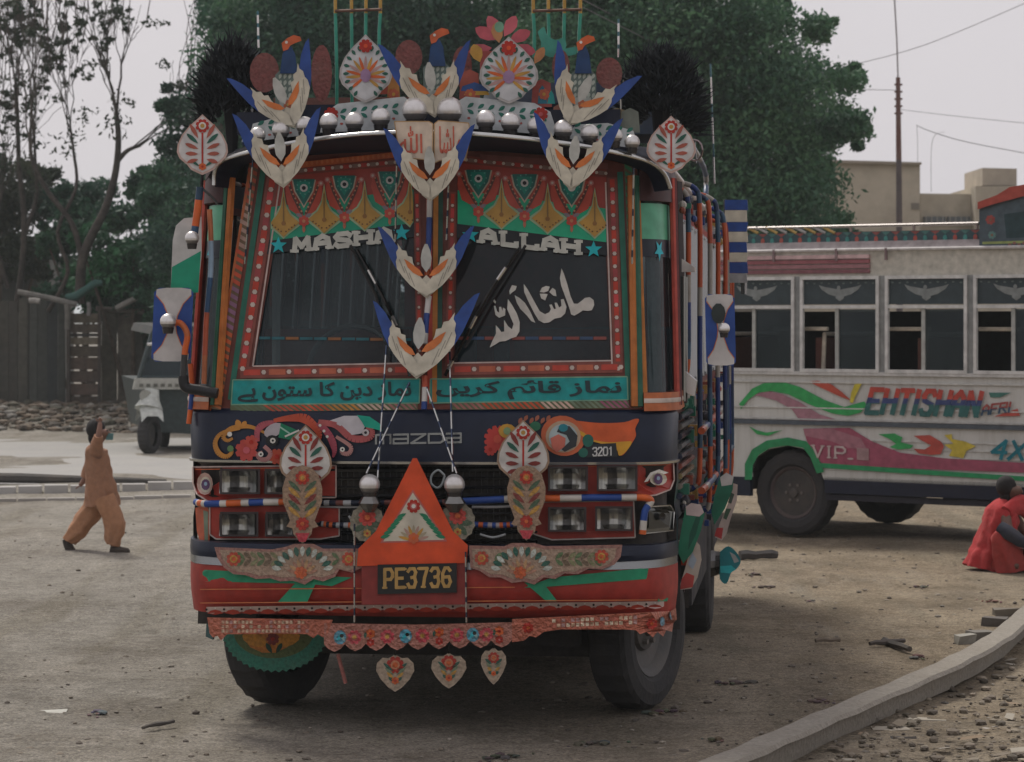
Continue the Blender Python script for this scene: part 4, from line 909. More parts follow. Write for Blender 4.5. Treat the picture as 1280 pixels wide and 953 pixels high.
for (side, P, lamps, eye) in (
        ('left', [(241, 584), (420, 582), (420, 622), (300, 624), (262, 628), (246, 618), (241, 604)], [(277, 588, 323, 616), (333, 588, 368, 616)], (256, 605)),
        ('right', [(668, 582), (842, 578), (843, 600), (838, 612), (820, 619), (795, 622), (668, 620)], [(687, 585, 733, 612), (748, 584, 795, 612)], (822, 598))):
    boxed('upper_lamp_surround', P, .0, .03, LC, edge=(.5, .4, .36))
    d = DFp(.004)
    line(d, P + [P[0]], 1.8, (.5, .38, .34), 1); line(d, [(P[0][0] + 3, P[0][1] + 3), (P[1][0] - 3, P[1][1] + 3)], 1, ORANGE, 1)
    PB('lamp_surround_piping', d)
    for L_ in lamps: lamp(*L_, .006)
    d = DFp(.006); ex, ey = eye
    sg = 1 if side == 'right' else -1
    d.poly([(ex - 17 * sg, ey + 5), (ex - 9 * sg, ey - 7), (ex + 2 * sg, ey - 11), (ex + 14 * sg, ey - 7), (ex + 8 * sg, ey - 5), (ex, ey - 7), (ex - 8 * sg, ey - 3), (ex - 12 * sg, ey + 4)], WHITE, 1) if side == 'right' else ell(d, ex, ey, 10, 14, (.45, .3, .25), 1, 12)
    ell(d, ex + 1, ey + 1, 11 if side == 'right' else 7, 8 if side == 'right' else 10, CREAM, 1, 12); ell(d, ex + 1, ey + 1, 5.5, 7, (.10, .05, .12), 2, 10); ell(d, ex + 1, ey, 2.2, 2.6, (.25, .35, .45), 3, 8)
    PB('painted_eye', d)
LOW = [([(262, 633), (424, 630), (424, 670), (400, 674), (270, 674), (262, 668)], [(277, 642, 321, 669), (334, 642, 368, 669)]),
       ([(655, 628), (792, 626), (794, 672), (690, 675), (668, 668), (655, 655)], [(687, 636, 731, 663), (746, 635, 789, 662)])]
for P, lamps in LOW:
    boxed('lower_lamp_surround', P, .0, .03, LC, edge=(.4, .35, .3)); d = DFp(.004); line(d, P + [P[0]], 1.8, (.45, .38, .34), 1); PB('lamp_surround_piping', d)
    for L_ in lamps: lamp(*L_, .006)
boxed('side_marker_lamp', [(806, 634), (838, 632), (843, 640), (842, 663), (806, 667)], .006, .03, (.16, .17, .17), METAL)
d = DFp(.01); d.poly([(811, 639), (834, 637), (838, 642), (837, 659), (811, 662)], (.08, .085, .085), 0); ell(d, 828, 646, 4, 5, BLACK, 1); line(d, [(806, 634), (838, 632), (843, 640), (842, 663), (806, 667), (806, 634)], 1.5, (.4, .4, .38), 1); PB('marker_lens', d, METAL)
d = DFp(.006); d.plate([(244, 635), (258, 632), (262, 640), (262, 684), (252, 684), (246, 664)], (.4, .08, .03), .02); d.poly([(254, 638), (260, 640), (260, 682), (256, 682)], (.16, .2, .14), 1); PB('side_marker_lamp', d, PAINT, label='left marker panel painted red and green')
# colour banded tube bars
def banded(pxs, off, r, cols, name='banded_tube', n=14, seg=22, m=None, parent=bus):
    mm = m or (lambda x, y: fp(x, y, off)); P = [mm(*q) for q in curve(pxs, 8)]; mb = MB(); k_ = len(cols)
    mb.tube(P, r, lambda i: cols[int(i * seg / len(P)) % k_], 8); return PB(name, mb, GLOSS, parent, smooth=60)
BAR = [BLUE, BLUE, (.5, .47, .42), ORANGE, ORANGE, (.5, .47, .42)]
banded([(245, 628), (262, 630), (330, 628), (400, 627)], .05, .016, BAR); banded([(560, 628), (640, 624), (700, 623), (770, 622), (812, 624), (806, 640), (803, 668)], .05, .016, BAR, seg=16)
banded([(400, 629), (470, 629), (560, 628)], .03, .013, [NAVY, (.35, .36, .36), NAVY, (.15, .05, .04)])
banded([(400, 655), (430, 657), (480, 655)], .03, .013, [NAVY, (.35, .36, .36), ORANGE]); banded([(580, 655), (620, 657), (650, 655)], .03, .013, [BLUE, (.35, .3, .3), ORANGE])
# grille slats and mesh
for k in range(9):
    y = 588 + k * 11.2; mb = MB(); a, b = fp(372, y, -.005), fp(672, y - 1.5, -.005); mb.tube([a, a.lerp(b, .5) + Vector((0, -.02, 0)), b], .008 if k % 3 else .013, (.03, .032, .036), 6); PB('grille_slat', mb, METAL)
mb = MB()
for k in range(40):
    x = 374 + k * 7.6; mb.tube([fp(x, 582, -.015), fp(x, 683, -.015)], .0028, (.025, .027, .03), 4)
PB('grille_mesh', mb, METAL)['kind'] = 'stuff'
banded([(400, 633), (430, 634), (470, 633)], .02, .006, [(.4, .4, .4)]); banded([(590, 634), (620, 634), (655, 632)], .02, .006, [(.4, .4, .4)])
banded([(556, 595), (552, 606), (546, 610), (539, 604), (540, 594), (548, 588), (556, 595)], .02, .005, [(.3, .33, .33)], 'grille_badge')
banded([(436, 645), (446, 660), (458, 668)], .03, .005, [(.4, .42, .42)]); banded([(632, 668), (616, 672), (600, 668)], .03, .005, [(.4, .42, .42)])
# --- leaf medallions and double leaves before the lamps
def leaf3(pts_fn, name, lab=None):
    pass
for (cx_, cy_, lab) in ((382, 578, 'left white leaf medallion before the lamps, partly gilded'), (654, 572, 'right white leaf medallion before the lamps')):
    d = Decal(lambda px, py, off=0: fp(px, py, .10 + off), 0, 60); medallion(d, cx_, cy_ - 5, 33, 42, (.52, .50, .46), MAROON, DKGREEN, .02, 0, (.3, .2, .13)); PB('leaf_medallion', d, PAINT, label=lab)
for (cx_, cy_, w, h, lab) in ((378, 632, 25, 48, 'left long embroidered leaf hanging before the lamps'), (658, 630, 24, 46, 'right long embroidered leaf hanging before the lamps')):
    d = Decal(lambda px, py, off=0: fp(px, py, .125 + off), 0, 60)
    pts = [(cx_ + w * u, cy_ + h * v) for u, v in [(0, 1), (-.25, .88), (-.45, .75), (-.5, .6), (-.8, .55), (-.62, .4), (-.75, .2), (-.98, -.1), (-1, -.45), (-.8, -.8), (-.45, -.98), (0, -1.05), (.45, -.98), (.8, -.8), (1, -.45), (.98, -.1), (.75, .2), (.62, .4), (.8, .55), (.5, .6), (.45, .75), (.25, .88)]]
    d.plate(pts, (.3, .2, .13), .02, 0, BROWN)
    for k in range(5):
        for sg in (-1, 1): petal(d, cx_ + sg * 2, cy_ - h * .35 + k * h * .17, 42 if sg > 0 else 138, w * .85, h * .12, [(.06, .11, .06), GOLD, MAROON][k % 3], 1)
    flower(d, cx_, cy_ - h * .72, w * .36, 8, RED, GOLD, 3, ORANGE); flower(d, cx_, cy_ + h * .48, w * .34, 8, RED, ORANGE, 3); d.poly([(cx_ - 9, cy_ + h * .72), (cx_ + 9, cy_ + h * .72), (cx_ + 4, cy_ + h * .95), (cx_ - 4, cy_ + h * .95)], (.5, .04, .06), 2)
    PB('long_leaf', d, CLOTH, label=lab)
# --- red triangle with number plate
d = Decal(lambda px, py, off=0: fp(px, py, .18 + off), 0, 60)
d.plate([(516, 573), (521, 573), (566, 664), (585, 682), (583, 704), (446, 708), (448, 686), (470, 664)], BRIGHT, .03, 0, MAROON)
d.poly([(516, 612), (559, 677), (475, 679)], (.45, .12, .10), 1); d.poly([(516, 616), (555, 675), (479, 677)], CREAM, 2)
flower(d, 517, 633, 8.5, 8, RED, WHITE, 3, PINK)
for k in range(6):
    t = k / 5; petal(d, 508 - 20 * t, 642 + 27 * t, 205 - 10 * t, 13, 5, (.02, .18, .09), 3); petal(d, 524 + 20 * t, 642 + 27 * t, -25 + 10 * t, 13, 5, (.02, .18, .09), 3)
for k in range(9): petal(d, 517, 676, 15 + k * 150 / 8, 20, 4, [(.4, .25, .2), (.35, .3, .2), GOLD][k % 3], 3)
flower(d, 517, 673, 7, 6, (.5, .12, .05), ORANGE, 4)
PB('warning_triangle', d, GLOSS)
d = Decal(lambda px, py, off=0: fp(px, py, .175 + off), 0, 60); d.plate(rect(452, 704, 583, 756), (.22, .03, .025), .025); PB('plate_bracket', d)
d = Decal(lambda px, py, off=0: fp(px, py, .19 + off), 0, 60); d.plate([(472, 706), (571, 704), (571, 741), (472, 743)], (.012, .014, .014), .012)
letters(d, 'PE3736', (481, 735), (563, 733), 23, 4.0, (.42, .26, .08), 1, .5, 3.2); PB('number_plate', d, PAINT)
for (x, y) in ((459, 654), (572, 652)):
    d = Decal(lambda px, py, off=0: fp(px, py, .17 + off), 0, 60); ell(d, x, y, 22, 24, (.25, .2, .15), 0, 18)
    d = Decal(lambda px, py, off=0: fp(px, py, .17 + off), 0, 60); d.plate([(x + (21 + 1.6 * (k % 2)) * math.cos(math.pi * k / 14), y + (23 + 1.6 * (k % 2)) * math.sin(math.pi * k / 14)) for k in range(28)], (.22, .2, .15), .015, 0, BROWN)
    for k in range(7): petal(d, x, y + 2, k * 51, 19, 8, [(.06, .1, .06), (.15, .14, .09)][k % 2], 1)
    flower(d, x, y - 7, 11, 8, (.48, .05, .04), ORANGE, 2, RED); flower(d, x, y + 13, 5, 6, GOLD, RED, 2); PB('round_rosette', d, CLOTH)
# --- hood paint
d = DFp(.024, 30)
O2 = (.45, .2, .04)
taper(d, [(343, 549), (325, 538), (308, 533), (290, 536), (279, 545), (284, 551), (291, 548)], 2, 7, 3, O2, 0)
taper(d, [(300, 536), (278, 541), (269, 553), (273, 566), (283, 571), (290, 565), (286, 560)], 3, 7, 3, O2, 1); ell(d, 287, 543, 3.2, 3.2, WHITE, 2, 8); ell(d, 288, 561, 4.2, 4.2, (.1, .2, .08), 2, 8); petal(d, 300, 536, 110, 12, 8, O2, 1); petal(d, 302, 536, 60, 11, 7, O2, 1)
flower(d, 308, 563, 14, 8, (.42, .06, .05), (.5, .1, .12), 1); flower(d, 314, 553, 9, 7, (.45, .07, .05), RED, 2); flower(d, 346, 571, 10, 8, (.4, .06, .03), RED, 1)
taper(d, [(322, 552), (322, 538), (332, 530), (346, 528)], 5, 9, 4, (.36, .08, .10), 2); taper(d, [(330, 558), (338, 566), (334, 574), (325, 574), (322, 568), (328, 565)], 5, 6, 3, (.36, .17, .16), 2); ell(d, 326, 568, 3.4, 3.4, WHITE, 3, 8); ell(d, 326, 568, 1.5, 1.5, BLACK, 4, 6)
ell(d, 342, 538, 13, 8, (.4, .36, .38), 3, 12, -.5); ell(d, 340, 551, 8, 7, BLACK, 3); ell(d, 341, 551, 3.6, 3.6, WHITE, 4, 8); ell(d, 341, 551, 1.6, 1.6, BLACK, 5, 6)
taper(d, [(342, 526), (362, 523), (382, 524), (398, 540), (398, 552)], 4, 12, 4, (.48, .08, .04), 3)
d.poly([(351, 529), (376, 540), (362, 550), (348, 547)], (.01, .18, .09), 4); line(d, [(356, 546), (374, 538)], 2.2, WHITE, 5); line(d, [(350, 534), (362, 542)], 2, (.3, .5, .4), 5)
taper(d, [(398, 528), (412, 545), (418, 562), (416, 572)], 8, 9, 2, (.36, .07, .10), 4); taper(d, [(398, 528), (420, 532), (440, 548), (462, 547), (465, 538), (458, 534)], 7, 9, 4, (.38, .09, .09), 5)
for (x, y) in ((400, 532), (405, 539), (409, 546)): ell(d, x, y, 1.9, 1.9, WHITE, 6, 7)
taper(d, [(420, 546), (438, 558), (436, 567), (427, 566), (428, 560)], 4, 6, 3, (.4, .2, .18), 4); ell(d, 428, 562, 3.2, 3.2, WHITE, 5, 8); ell(d, 428, 562, 1.3, 1.3, BLACK, 6, 6)
d.poly([(412, 526), (430, 520), (448, 520), (458, 530), (452, 542), (440, 544), (426, 533)], (.5, .48, .5), 5); d.poly([(446, 519), (462, 521), (475, 530), (478, 539), (466, 536), (456, 534), (452, 527)], (.01, .32, .22), 6); ell(d, 457, 541, 4.5, 4.5, (.5, .45, .45), 7, 9); ell(d, 457, 541, 2, 2, BLACK, 8, 6)
PB('painted_scroll', d, GLOSS, label='left hood scrollwork with orange volute and white and green leaf')
d = DFp(.024, 30)
flower(d, 622, 549, 17, 12, (.46, .05, .04), (.5, .08, .05), 0); flower(d, 613, 562, 8, 8, (.46, .05, .04), RED, 1); ell(d, 634, 539, 11, 9, (.5, .27, .04), 2, 12); ell(d, 634, 539, 5, 5, (.2, .3, .15), 3, 8)
for k in range(6): petal(d, 648 + k * 7, 530 - (k % 2) * 3, 60, 9, 5, (.3, .1, .06), 1)
ell(d, 669, 533, 7, 6, (.03, .15, .08), 2)
d.poly(curve([(690, 523), (720, 526), (750, 529), (780, 528), (793, 524), (799, 525), (794, 536), (795, 545), (788, 557), (780, 568), (774, 569), (770, 560), (756, 553), (742, 551), (730, 541), (712, 533), (700, 528)], 3), (.55, .10, .03), 2)
d.poly(curve([(712, 533), (730, 541), (742, 550), (762, 553), (782, 552), (790, 553), (783, 564), (774, 570), (770, 561), (752, 555), (735, 550), (722, 541)], 3), (.58, .30, .03), 3)
ell(d, 704, 545, 28, 25, (.5, .12, .05), 3, 22, .3); ell(d, 704, 546, 22, 20, (.42, .30, .2), 4, 20); ell(d, 704, 547, 18, 17, (.35, .42, .42), 5, 18)
d.poly([(700, 532), (712, 533), (722, 545), (720, 558), (706, 565), (702, 562), (712, 552), (708, 544), (696, 540)], (.03, .035, .04), 6); ell(d, 704, 535, 6, 5, (.02, .18, .22), 7, 9); d.poly([(688, 548), (698, 543), (707, 548), (706, 558), (696, 566), (690, 560)], (.5, .14, .10), 7)
ell(d, 735, 551, 7, 8, (.02, .12, .09), 4); ell(d, 729, 566, 6, 6, (.02, .12, .09), 4)
PB('painted_scroll', d, GLOSS, label='right hood scrollwork with flaming orange plume round a dark bird')
d = DFp(.03, 30); d.plate([(731, 556), (770, 554), (772, 571), (733, 572)], (.02, .025, .03), .006); letters(d, '3201', (741, 570), (766, 569), 10, 1.7, (.5, .5, .48), 1, .3); PB('small_number_plate', d)
d = DFp(.026, 30); letters(d, 'mazda', (470, 555), (576, 553), 11, 2.6, (.28, .30, .30), 0, .22); PB('maker_lettering', d, METAL)
d = Decal(fp, .022, 6); d.poly([(825, 529), (832, 527), (842, 531), (844, 545), (838, 543), (828, 535)], (.4, .2, .05)); d.poly([(829, 535), (836, 545), (842, 566), (836, 566), (830, 550)], (.05, .28, .16), 1); d.poly([(827, 533), (831, 538), (834, 548), (829, 544)], WHITE, 2); d.poly([(836, 536), (842, 534), (844, 556), (840, 552)], (.5, .25, .2), 1); PB('painted_scroll', d, GLOSS, label='small flower painted on the right hood corner')
# --- windscreen: glass, posts, bands
for P in ([(352, 205), (521, 200), (526, 478), (300, 480)], [(566, 200), (762, 205), (776, 476), (562, 478)]):
    d = Decal(fp, -.012, 80); d.poly(P, (.05, .07, .08)); PB('windscreen_pane', d, GLASS)
def post(pts, name='windscreen_frame', col=(.12, .03, .02), off=.0, thick=.05): d = Decal(fp, off, 50); d.plate(pts, col, thick); return PB(name, d)
post([(322, 196), (362, 196), (318, 455), (300, 474), (292, 514), (258, 517)]); post([(752, 196), (796, 196), (806, 512), (784, 512), (778, 474), (764, 455)])
post([(515, 196), (574, 196), (566, 512), (522, 512)], 'centre_post'); post([(318, 459), (521, 455), (523, 514), (290, 514), (298, 472)], 'windscreen_frame'); post([(566, 455), (766, 452), (782, 475), (785, 512), (564, 512)])
post([(362, 196), (516, 186), (516, 214), (358, 224)]); post([(574, 186), (752, 200), (756, 224), (574, 212)])
# ornamental bands on the frame
def band_line(a0, a1, w, base, mot, n, lv=0, d=None, spread=1):
    line(d, [a0, a1], w, base, lv); L = lambda t: (a0[0] + (a1[0] - a0[0]) * t, a0[1] + (a1[1] - a0[1]) * t)
    for k in range(n):
        p, q = L((k + .14) / n), L((k + .80) / n); line(d, [p, q], w * .5, mot[k % len(mot)], lv + 1); r_ = L((k + .94) / n); ell(d, r_[0], r_[1], w * .22, w * .22, (.5, .42, .36), lv + 2, 6)
MOT = [(.42, .04, .02), (.48, .05, .05), (.42, .04, .02), (.30, .05, .05)]
d = Decal(fp, .003, 30)
band_line((341, 222), (303, 462), 15, (.20, .055, .04), MOT, 15, 0, d); band_line((765, 222), (773, 462), 12, (.20, .055, .04), MOT, 15, 0, d)
band_line((300, 466), (521, 462), 14, (.20, .055, .04), [(.42, .05, .03), (.4, .1, .05)], 7, 1, d); band_line((564, 462), (778, 459), 14, (.20, .055, .04), [(.42, .05, .03), (.4, .1, .05)], 7, 1, d)
for (a, b) in (((350, 228), (316, 458)), ((757, 228), (765, 455))): line(d, [a, b], 2, (.48, .36, .32), 2)
line(d, [(316, 458), (520, 454)], 1.8, (.48, .36, .32), 3); line(d, [(566, 454), (765, 451)], 1.8, (.48, .36, .32), 3)
band_line((521, 240), (525, 458), 8, (.19, .05, .035), MOT, 12, 0, d); band_line((566, 240), (561, 458), 9, (.19, .05, .035), MOT, 12, 0, d)
line(d, [(536, 230), (538, 505)], 7, [(.4, .05, .03)], 1); line(d, [(551, 230), (549, 505)], 6, (.02, .07, .05), 1); line(d, [(545, 240), (543, 505)], 6, [(.42, .16, .03)], 2)
PB('frame_band', d)
d = Decal(fp, .004, 30)
for P in ([(330, 205), (288, 500)], [(775, 215), (786, 500)], [(288, 510), (522, 507)], [(564, 507), (786, 504)]): d = Decal(fp, .004, 30); line(d, P, 7 if P[0][1] < 300 else 3, (.015, .12, .08), 0); PB('green_piping', d)
d = Decal(fp, .004, 30)
line(d, [(318, 200), (270, 512)], 12, (.14, .09, .05), 0); line(d, [(785, 205), (797, 510)], 10, (.12, .10, .06), 0)
CND = [(.4, .08, .04), (.38, .25, .2), (.45, .07, .03), (.25, .12, .2), (.5, .1, .03), (.42, .14, .05)]
candy(d, (312, 200), (264, 512), (324, 200), (276, 512), 34, CND, 1); candy(d, (781, 205), (793, 510), (790, 205), (802, 510), 34, [(.04, .2, .1), (.4, .25, .15), (.42, .07, .04), (.3, .15, .25)], 1)
line(d, [(288, 511), (522, 508)], 9, (.10, .12, .06), 1); line(d, [(564, 508), (786, 506)], 9, (.10, .12, .06), 1)
candy(d, (290, 507), (522, 504), (294, 515), (522, 512), 30, [(.1, .14, .08), (.42, .08, .04), (.48, .08, .03), (.45, .2, .04), (.52, .38, .3), (.3, .14, .12)], 2, 1.1)
candy(d, (564, 504), (786, 501), (564, 512), (788, 510), 30, [(.3, .12, .1), (.42, .08, .03), (.48, .08, .03), (.52, .36, .28), (.15, .2, .13), (.3, .1, .15)], 2, 1.1)
PB('candy_stripe', d)
d = Decal(fp, .006, 30); line(d, [(797, 232), (803, 400), (807, 505)], 6, (.46, .16, .03), 0); PB('orange_piping', d); d = Decal(fp, .006, 30); line(d, [(312, 215), (290, 350), (262, 515)], 3, (.42, .12, .04), 0); PB('orange_piping', d)
# teal text boards
for (P, txt, bx) in ([[(291, 475), (525, 474), (524, 504), (289, 506)], 'ﻧﻤﺎﺯ ﺩﯾﻦ ﮐﺎ ﺳﺘﻮﻥ ﮨﮯ', (297, 478, 514, 503)], [[(538, 474), (784, 471), (785, 500), (537, 504)], 'ﻧﻤﺎﺯ ﻗﺎﺋﻢ ﮐﺮﯾﮟ', (545, 476, 777, 500)]):
    d = Decal(fp, .006, 40); d.plate(P, (.005, .25, .24), .008, 0); line(d, P + [P[0]], 1.6, (.15, .3, .2), 1); b_ = PB('text_board', d)
    d = Decal(fp, .010, 40); script_text(d, txt, bx, (.012, .03, .035), 0, -1.0, .028); d.build('painted_text', PAINT, b_)
# --- valance behind the glass top: swags, eyes, gold leaves
def valance(x0, x1, y0a, y0b, yba, ybb, left):
    """x0..x1, top edge heights, bottom edge heights at both ends"""
    L = lambda x, a, b: a + (b - a) * (x - x0) / (x1 - x0)
    T = lambda x: L(x, y0a, y0b); Bo = lambda x: L(x, yba, ybb)
    d = Decal(fp, .002, 30); d.plate([(x0, T(x0)), (x1, T(x1)), (x1, Bo(x1)), (x0, Bo(x0))], (.30, .045, .03), .006)
    d.poly([(x0, Bo(x0) - 42), (x1, Bo(x1) - 42), (x1, Bo(x1)), (x0, Bo(x0))], (.015, .34, .18) if not left else (.01, .26, .15), 1)
    band_line((x0, T(x0) + 5), (x1, T(x1) + 5), 10, (.19, .045, .03), [(.35, .04, .03), (.2, .12, .1)], 16, 1, d)
    n = 3; w = (x1 - x0) / n; xs_ = [x0 + w * (.5 + k) for k in range(n)]
    if left: xs_ = [x0 + w * t for t in (.70, 1.55, 2.50)]; 
    else: xs_ = [x0 + w * t for t in (.42, 1.35, 2.30)]
    step = (xs_[1] - xs_[0])
    for x in xs_:     # drooping red wings each side of a pointed green eye panel
        yt = T(x) + 21
        for sg in (-1, 1):
            d.poly([(x, yt + 42.9), (x + sg * 5, yt + 41.4), (x + sg * step * .36, yt + 32.6), (x + sg * step * .46, yt + 13.3), (x + sg * step * .42, yt - 1.5), (x + sg * step * .28, yt - 3), (x + sg * step * .24, yt + 7.4), (x + sg * step * .12, yt + 26.6)], (.40, .06, .035), 2)
            line(d, [(x + sg * step * .36, yt + 1.5), (x + sg * step * .26, yt + 16.3), (x + sg * step * .12, yt + 31.1), (x + sg * 2, yt + 38.5)], 3.4, (.10, .04, .03), 3)
            for q in range(7):
                t = q / 6; ell(d, x + sg * (step * .36 - step * .30 * t), yt + 3 + 32 * t, 1.3, 1.3, (.45, .2, .12), 4, 5)
            ell(d, x + sg * step * .42, yt + 0, 3.6, 3.6, (.42, .14, .12), 4, 8); ell(d, x + sg * step * .42, yt + 0, 1.8, 1.8, (.45, .35, .3), 5, 6)
        d.poly([(x - step * .30, yt - 4.4), (x + step * .30, yt - 4.4), (x + step * .24, yt + 10.4), (x, yt + 31.1), (x - step * .24, yt + 10.4)], (.42, .34, .26), 4)
        d.poly([(x - step * .27, yt - 5.2), (x + step * .27, yt - 5.2), (x + step * .21, yt + 9.6), (x, yt + 28.1), (x - step * .21, yt + 9.6)], (.015, .12, .10), 5)
        d.poly([(x - step * .17, yt - 2.2), (x + step * .17, yt - 2.2), (x + step * .15, yt + 8.1), (x, yt + 20), (x - step * .15, yt + 8.1)], (.01, .20, .15), 6)
        for q in range(9): ell(d, x + step * .17 * math.cos(q * .7), yt + 5.2 + step * .17 * math.sin(q * .7), 1.1, 1.1, (.1, .3, .25), 7, 5)
        ell(d, x, yt + 5.9, 5, 5, (.5, .5, .48), 8, 10); ell(d, x, yt + 5.9, 2.6, 2.6, BLACK, 9, 8)
        flower(d, x, yt + 47.4, 7, 6, (.45, .06, .04), (.5, .2, .1), 4); petal(d, x, yt + 51.8, -90, 10, 4, (.4, .14, .08), 3)
        for sg in (-1, 1): petal(d, x, yt + 42.9, 90 + sg * 65, 11, 5, (.2, .16, .18), 3)
    gx = [xs_[0] - step / 2] + [x + step / 2 for x in xs_]
    for x in gx:
        if x < x0 - 2 or x > x1 + 4: continue
        y = (T(max(x0, min(x1, x)))) + 66; c1 = [p for p in [(x, y - 38), (x + 3, y - 18), (x + 8, y - 8), (x + 20, y + 2), (x + 13, y + 8), (x + 6, y + 14), (x, y + 20), (x - 6, y + 14), (x - 13, y + 8), (x - 20, y + 2), (x - 8, y - 8), (x - 3, y - 18)]]
        c1 = [(max(x0 + .5, min(x1 - .5, p[0])), p[1]) for p in c1]
        d.poly([(max(x0 + .5, min(x1 - .5, x + (p[0] - x) * 1.25)), y + (p[1] - y) * 1.12) for p in c1][:12], (.30, .42, .25), 3)
        d.poly(c1, (.42, .24, .05), 6)
        for sg in (-1, 1):
            for q in range(4):
                xx = x + sg * (3 + q * 3.6); 
                if x0 < xx < x1: ell(d, xx, y + 13 - q * 2.6, 1.2, 1.2, (.12, .06, .02), 7, 5)
        if x0 + 4 < x < x1 - 4: line(d, [(x, y - 30), (x, y + 2)], 1.6, (.2, .12, .04), 7); ell(d, x, y + 3, 3, 3, (.25, .12, .03), 8, 6)
    return d
PB('valance', valance(338, 517, 212, 196, 301, 279, True), GLOSS); PB('valance', valance(572, 758, 194, 212, 280, 303, False), GLOSS)
for (P, txt, a, b, stars) in (([(335, 300), (518, 278), (520, 296), (333, 318)], 'MASHA', (368, 314), (489, 301), ((348, 307), (502, 291))), ([(571, 279), (759, 302), (760, 320), (571, 297)], 'ALLAH', (601, 302), (723, 317), ((588, 294), (742, 312)))):
    d = Decal(fp, .003, 30); d.plate(P, (.012, .016, .02), .005); bnd = PB('sun_strip', d)
    d = Decal(fp, .007, 30); letters(d, txt, a, b, 15, 6.2, (.50, .50, .44), 0, .40, 5.4); d.build('painted_text', PAINT, bnd)
    for (x, y) in stars: d = Decal(fp, .007, 30); star(d, x, y, 11, (.01, .42, .46), 0); d.build('painted_star', PAINT, bnd)
# white calligraphy on the right pane
d = Decal(fp, .001, 40); Z = lambda L_: [(600 + x * .1332, 320 + y * .1332) for x, y in L_]; WC = (.50, .47, .42)
for L_ in ([(765, 118), (788, 170), (820, 270), (850, 380), (880, 448), (915, 450), (950, 425), (985, 395), (1030, 388), (1066, 415), (1072, 462), (1050, 510), (1015, 518), (965, 512), (925, 540), (885, 562), (855, 550), (835, 480), (795, 370), (762, 280), (750, 210)],
           [(410, 262), (450, 320), (510, 430), (560, 520), (610, 548), (650, 530), (665, 500), (650, 460), (672, 455), (695, 500), (712, 496), (700, 440), (722, 440), (742, 485), (765, 470), (758, 410), (785, 405), (812, 480), (800, 540), (760, 578), (700, 590), (650, 625), (600, 632), (550, 605), (505, 530), (450, 420), (415, 340)],
           [(325, 370), (370, 395), (420, 440), (470, 520), (520, 630), (480, 612), (440, 560), (380, 500), (345, 440)],
           [(262, 405), (300, 460), (345, 540), (372, 620), (370, 710), (340, 760), (290, 775), (240, 800), (185, 805), (140, 835), (90, 862), (115, 800), (150, 730), (148, 650), (175, 680), (200, 715), (228, 710), (225, 600), (262, 660), (300, 690), (315, 640), (285, 570), (255, 500)],
           [(280, 365), (275, 330), (300, 275), (345, 285), (335, 320), (300, 345)],
           [(130, 470), (145, 470), (160, 520), (180, 535), (180, 480), (198, 478), (210, 520), (215, 485), (238, 500), (235, 560), (180, 582), (145, 555)],
           [(128, 400), (150, 430), (145, 450), (125, 430)],
           [(560, 340), (580, 300), (620, 282), (655, 290), (640, 330), (600, 345)], [(560, 355), (600, 355), (635, 360), (612, 420), (575, 400)], [(650, 340), (680, 300), (708, 320), (718, 380), (690, 375)]):
    d.poly(Z(L_), WC, 0)
PB('calligraphy', d)
d = Decal(fp, -.006, 40)
for k in range(11): d.poly(rect(572 + k * 17, 421, 588 + k * 17, 425), [(.2, .05, .04), (.03, .06, .12)][k % 2])
PB('glass_beading', d); d = Decal(fp, -.006, 40)
for k in range(11): d.poly(rect(322 + k * 17.6, 421 + k * .2, 338 + k * 17.6, 424.5 + k * .2), [(.02, .10, .12), (.02, .10, .12), (.22, .09, .03)][k % 3])
PB('glass_beading', d)
# --- wipers
for P, nm in (([(556, 470), (580, 425), (612, 365), (648, 312)], 'r'), ([(512, 470), (500, 420), (478, 370), (446, 312)], 'l')):
    m_ = lambda x, y, o=.05: fp(x, y, o); mb = MB(); Q = [m_(*p) for p in curve(P, 4)]
    mb.tube(Q, .008, lambda i: (.5, .48, .45) if i % 4 == 1 else (.02, .02, .022), 6); w = PB('wiper', mb, METAL)
    mb = MB(); dx = 9 if nm == 'r' else -8; mb.tube([m_(P[1][0] + dx - 8, P[1][1] + 10, .03), m_(P[2][0] + dx, P[2][1], .03), m_(P[3][0] + dx, P[3][1] - 5, .03)], .007, (.012, .012, .014), 6); mb.build('wiper_blade', RUBBER, w)
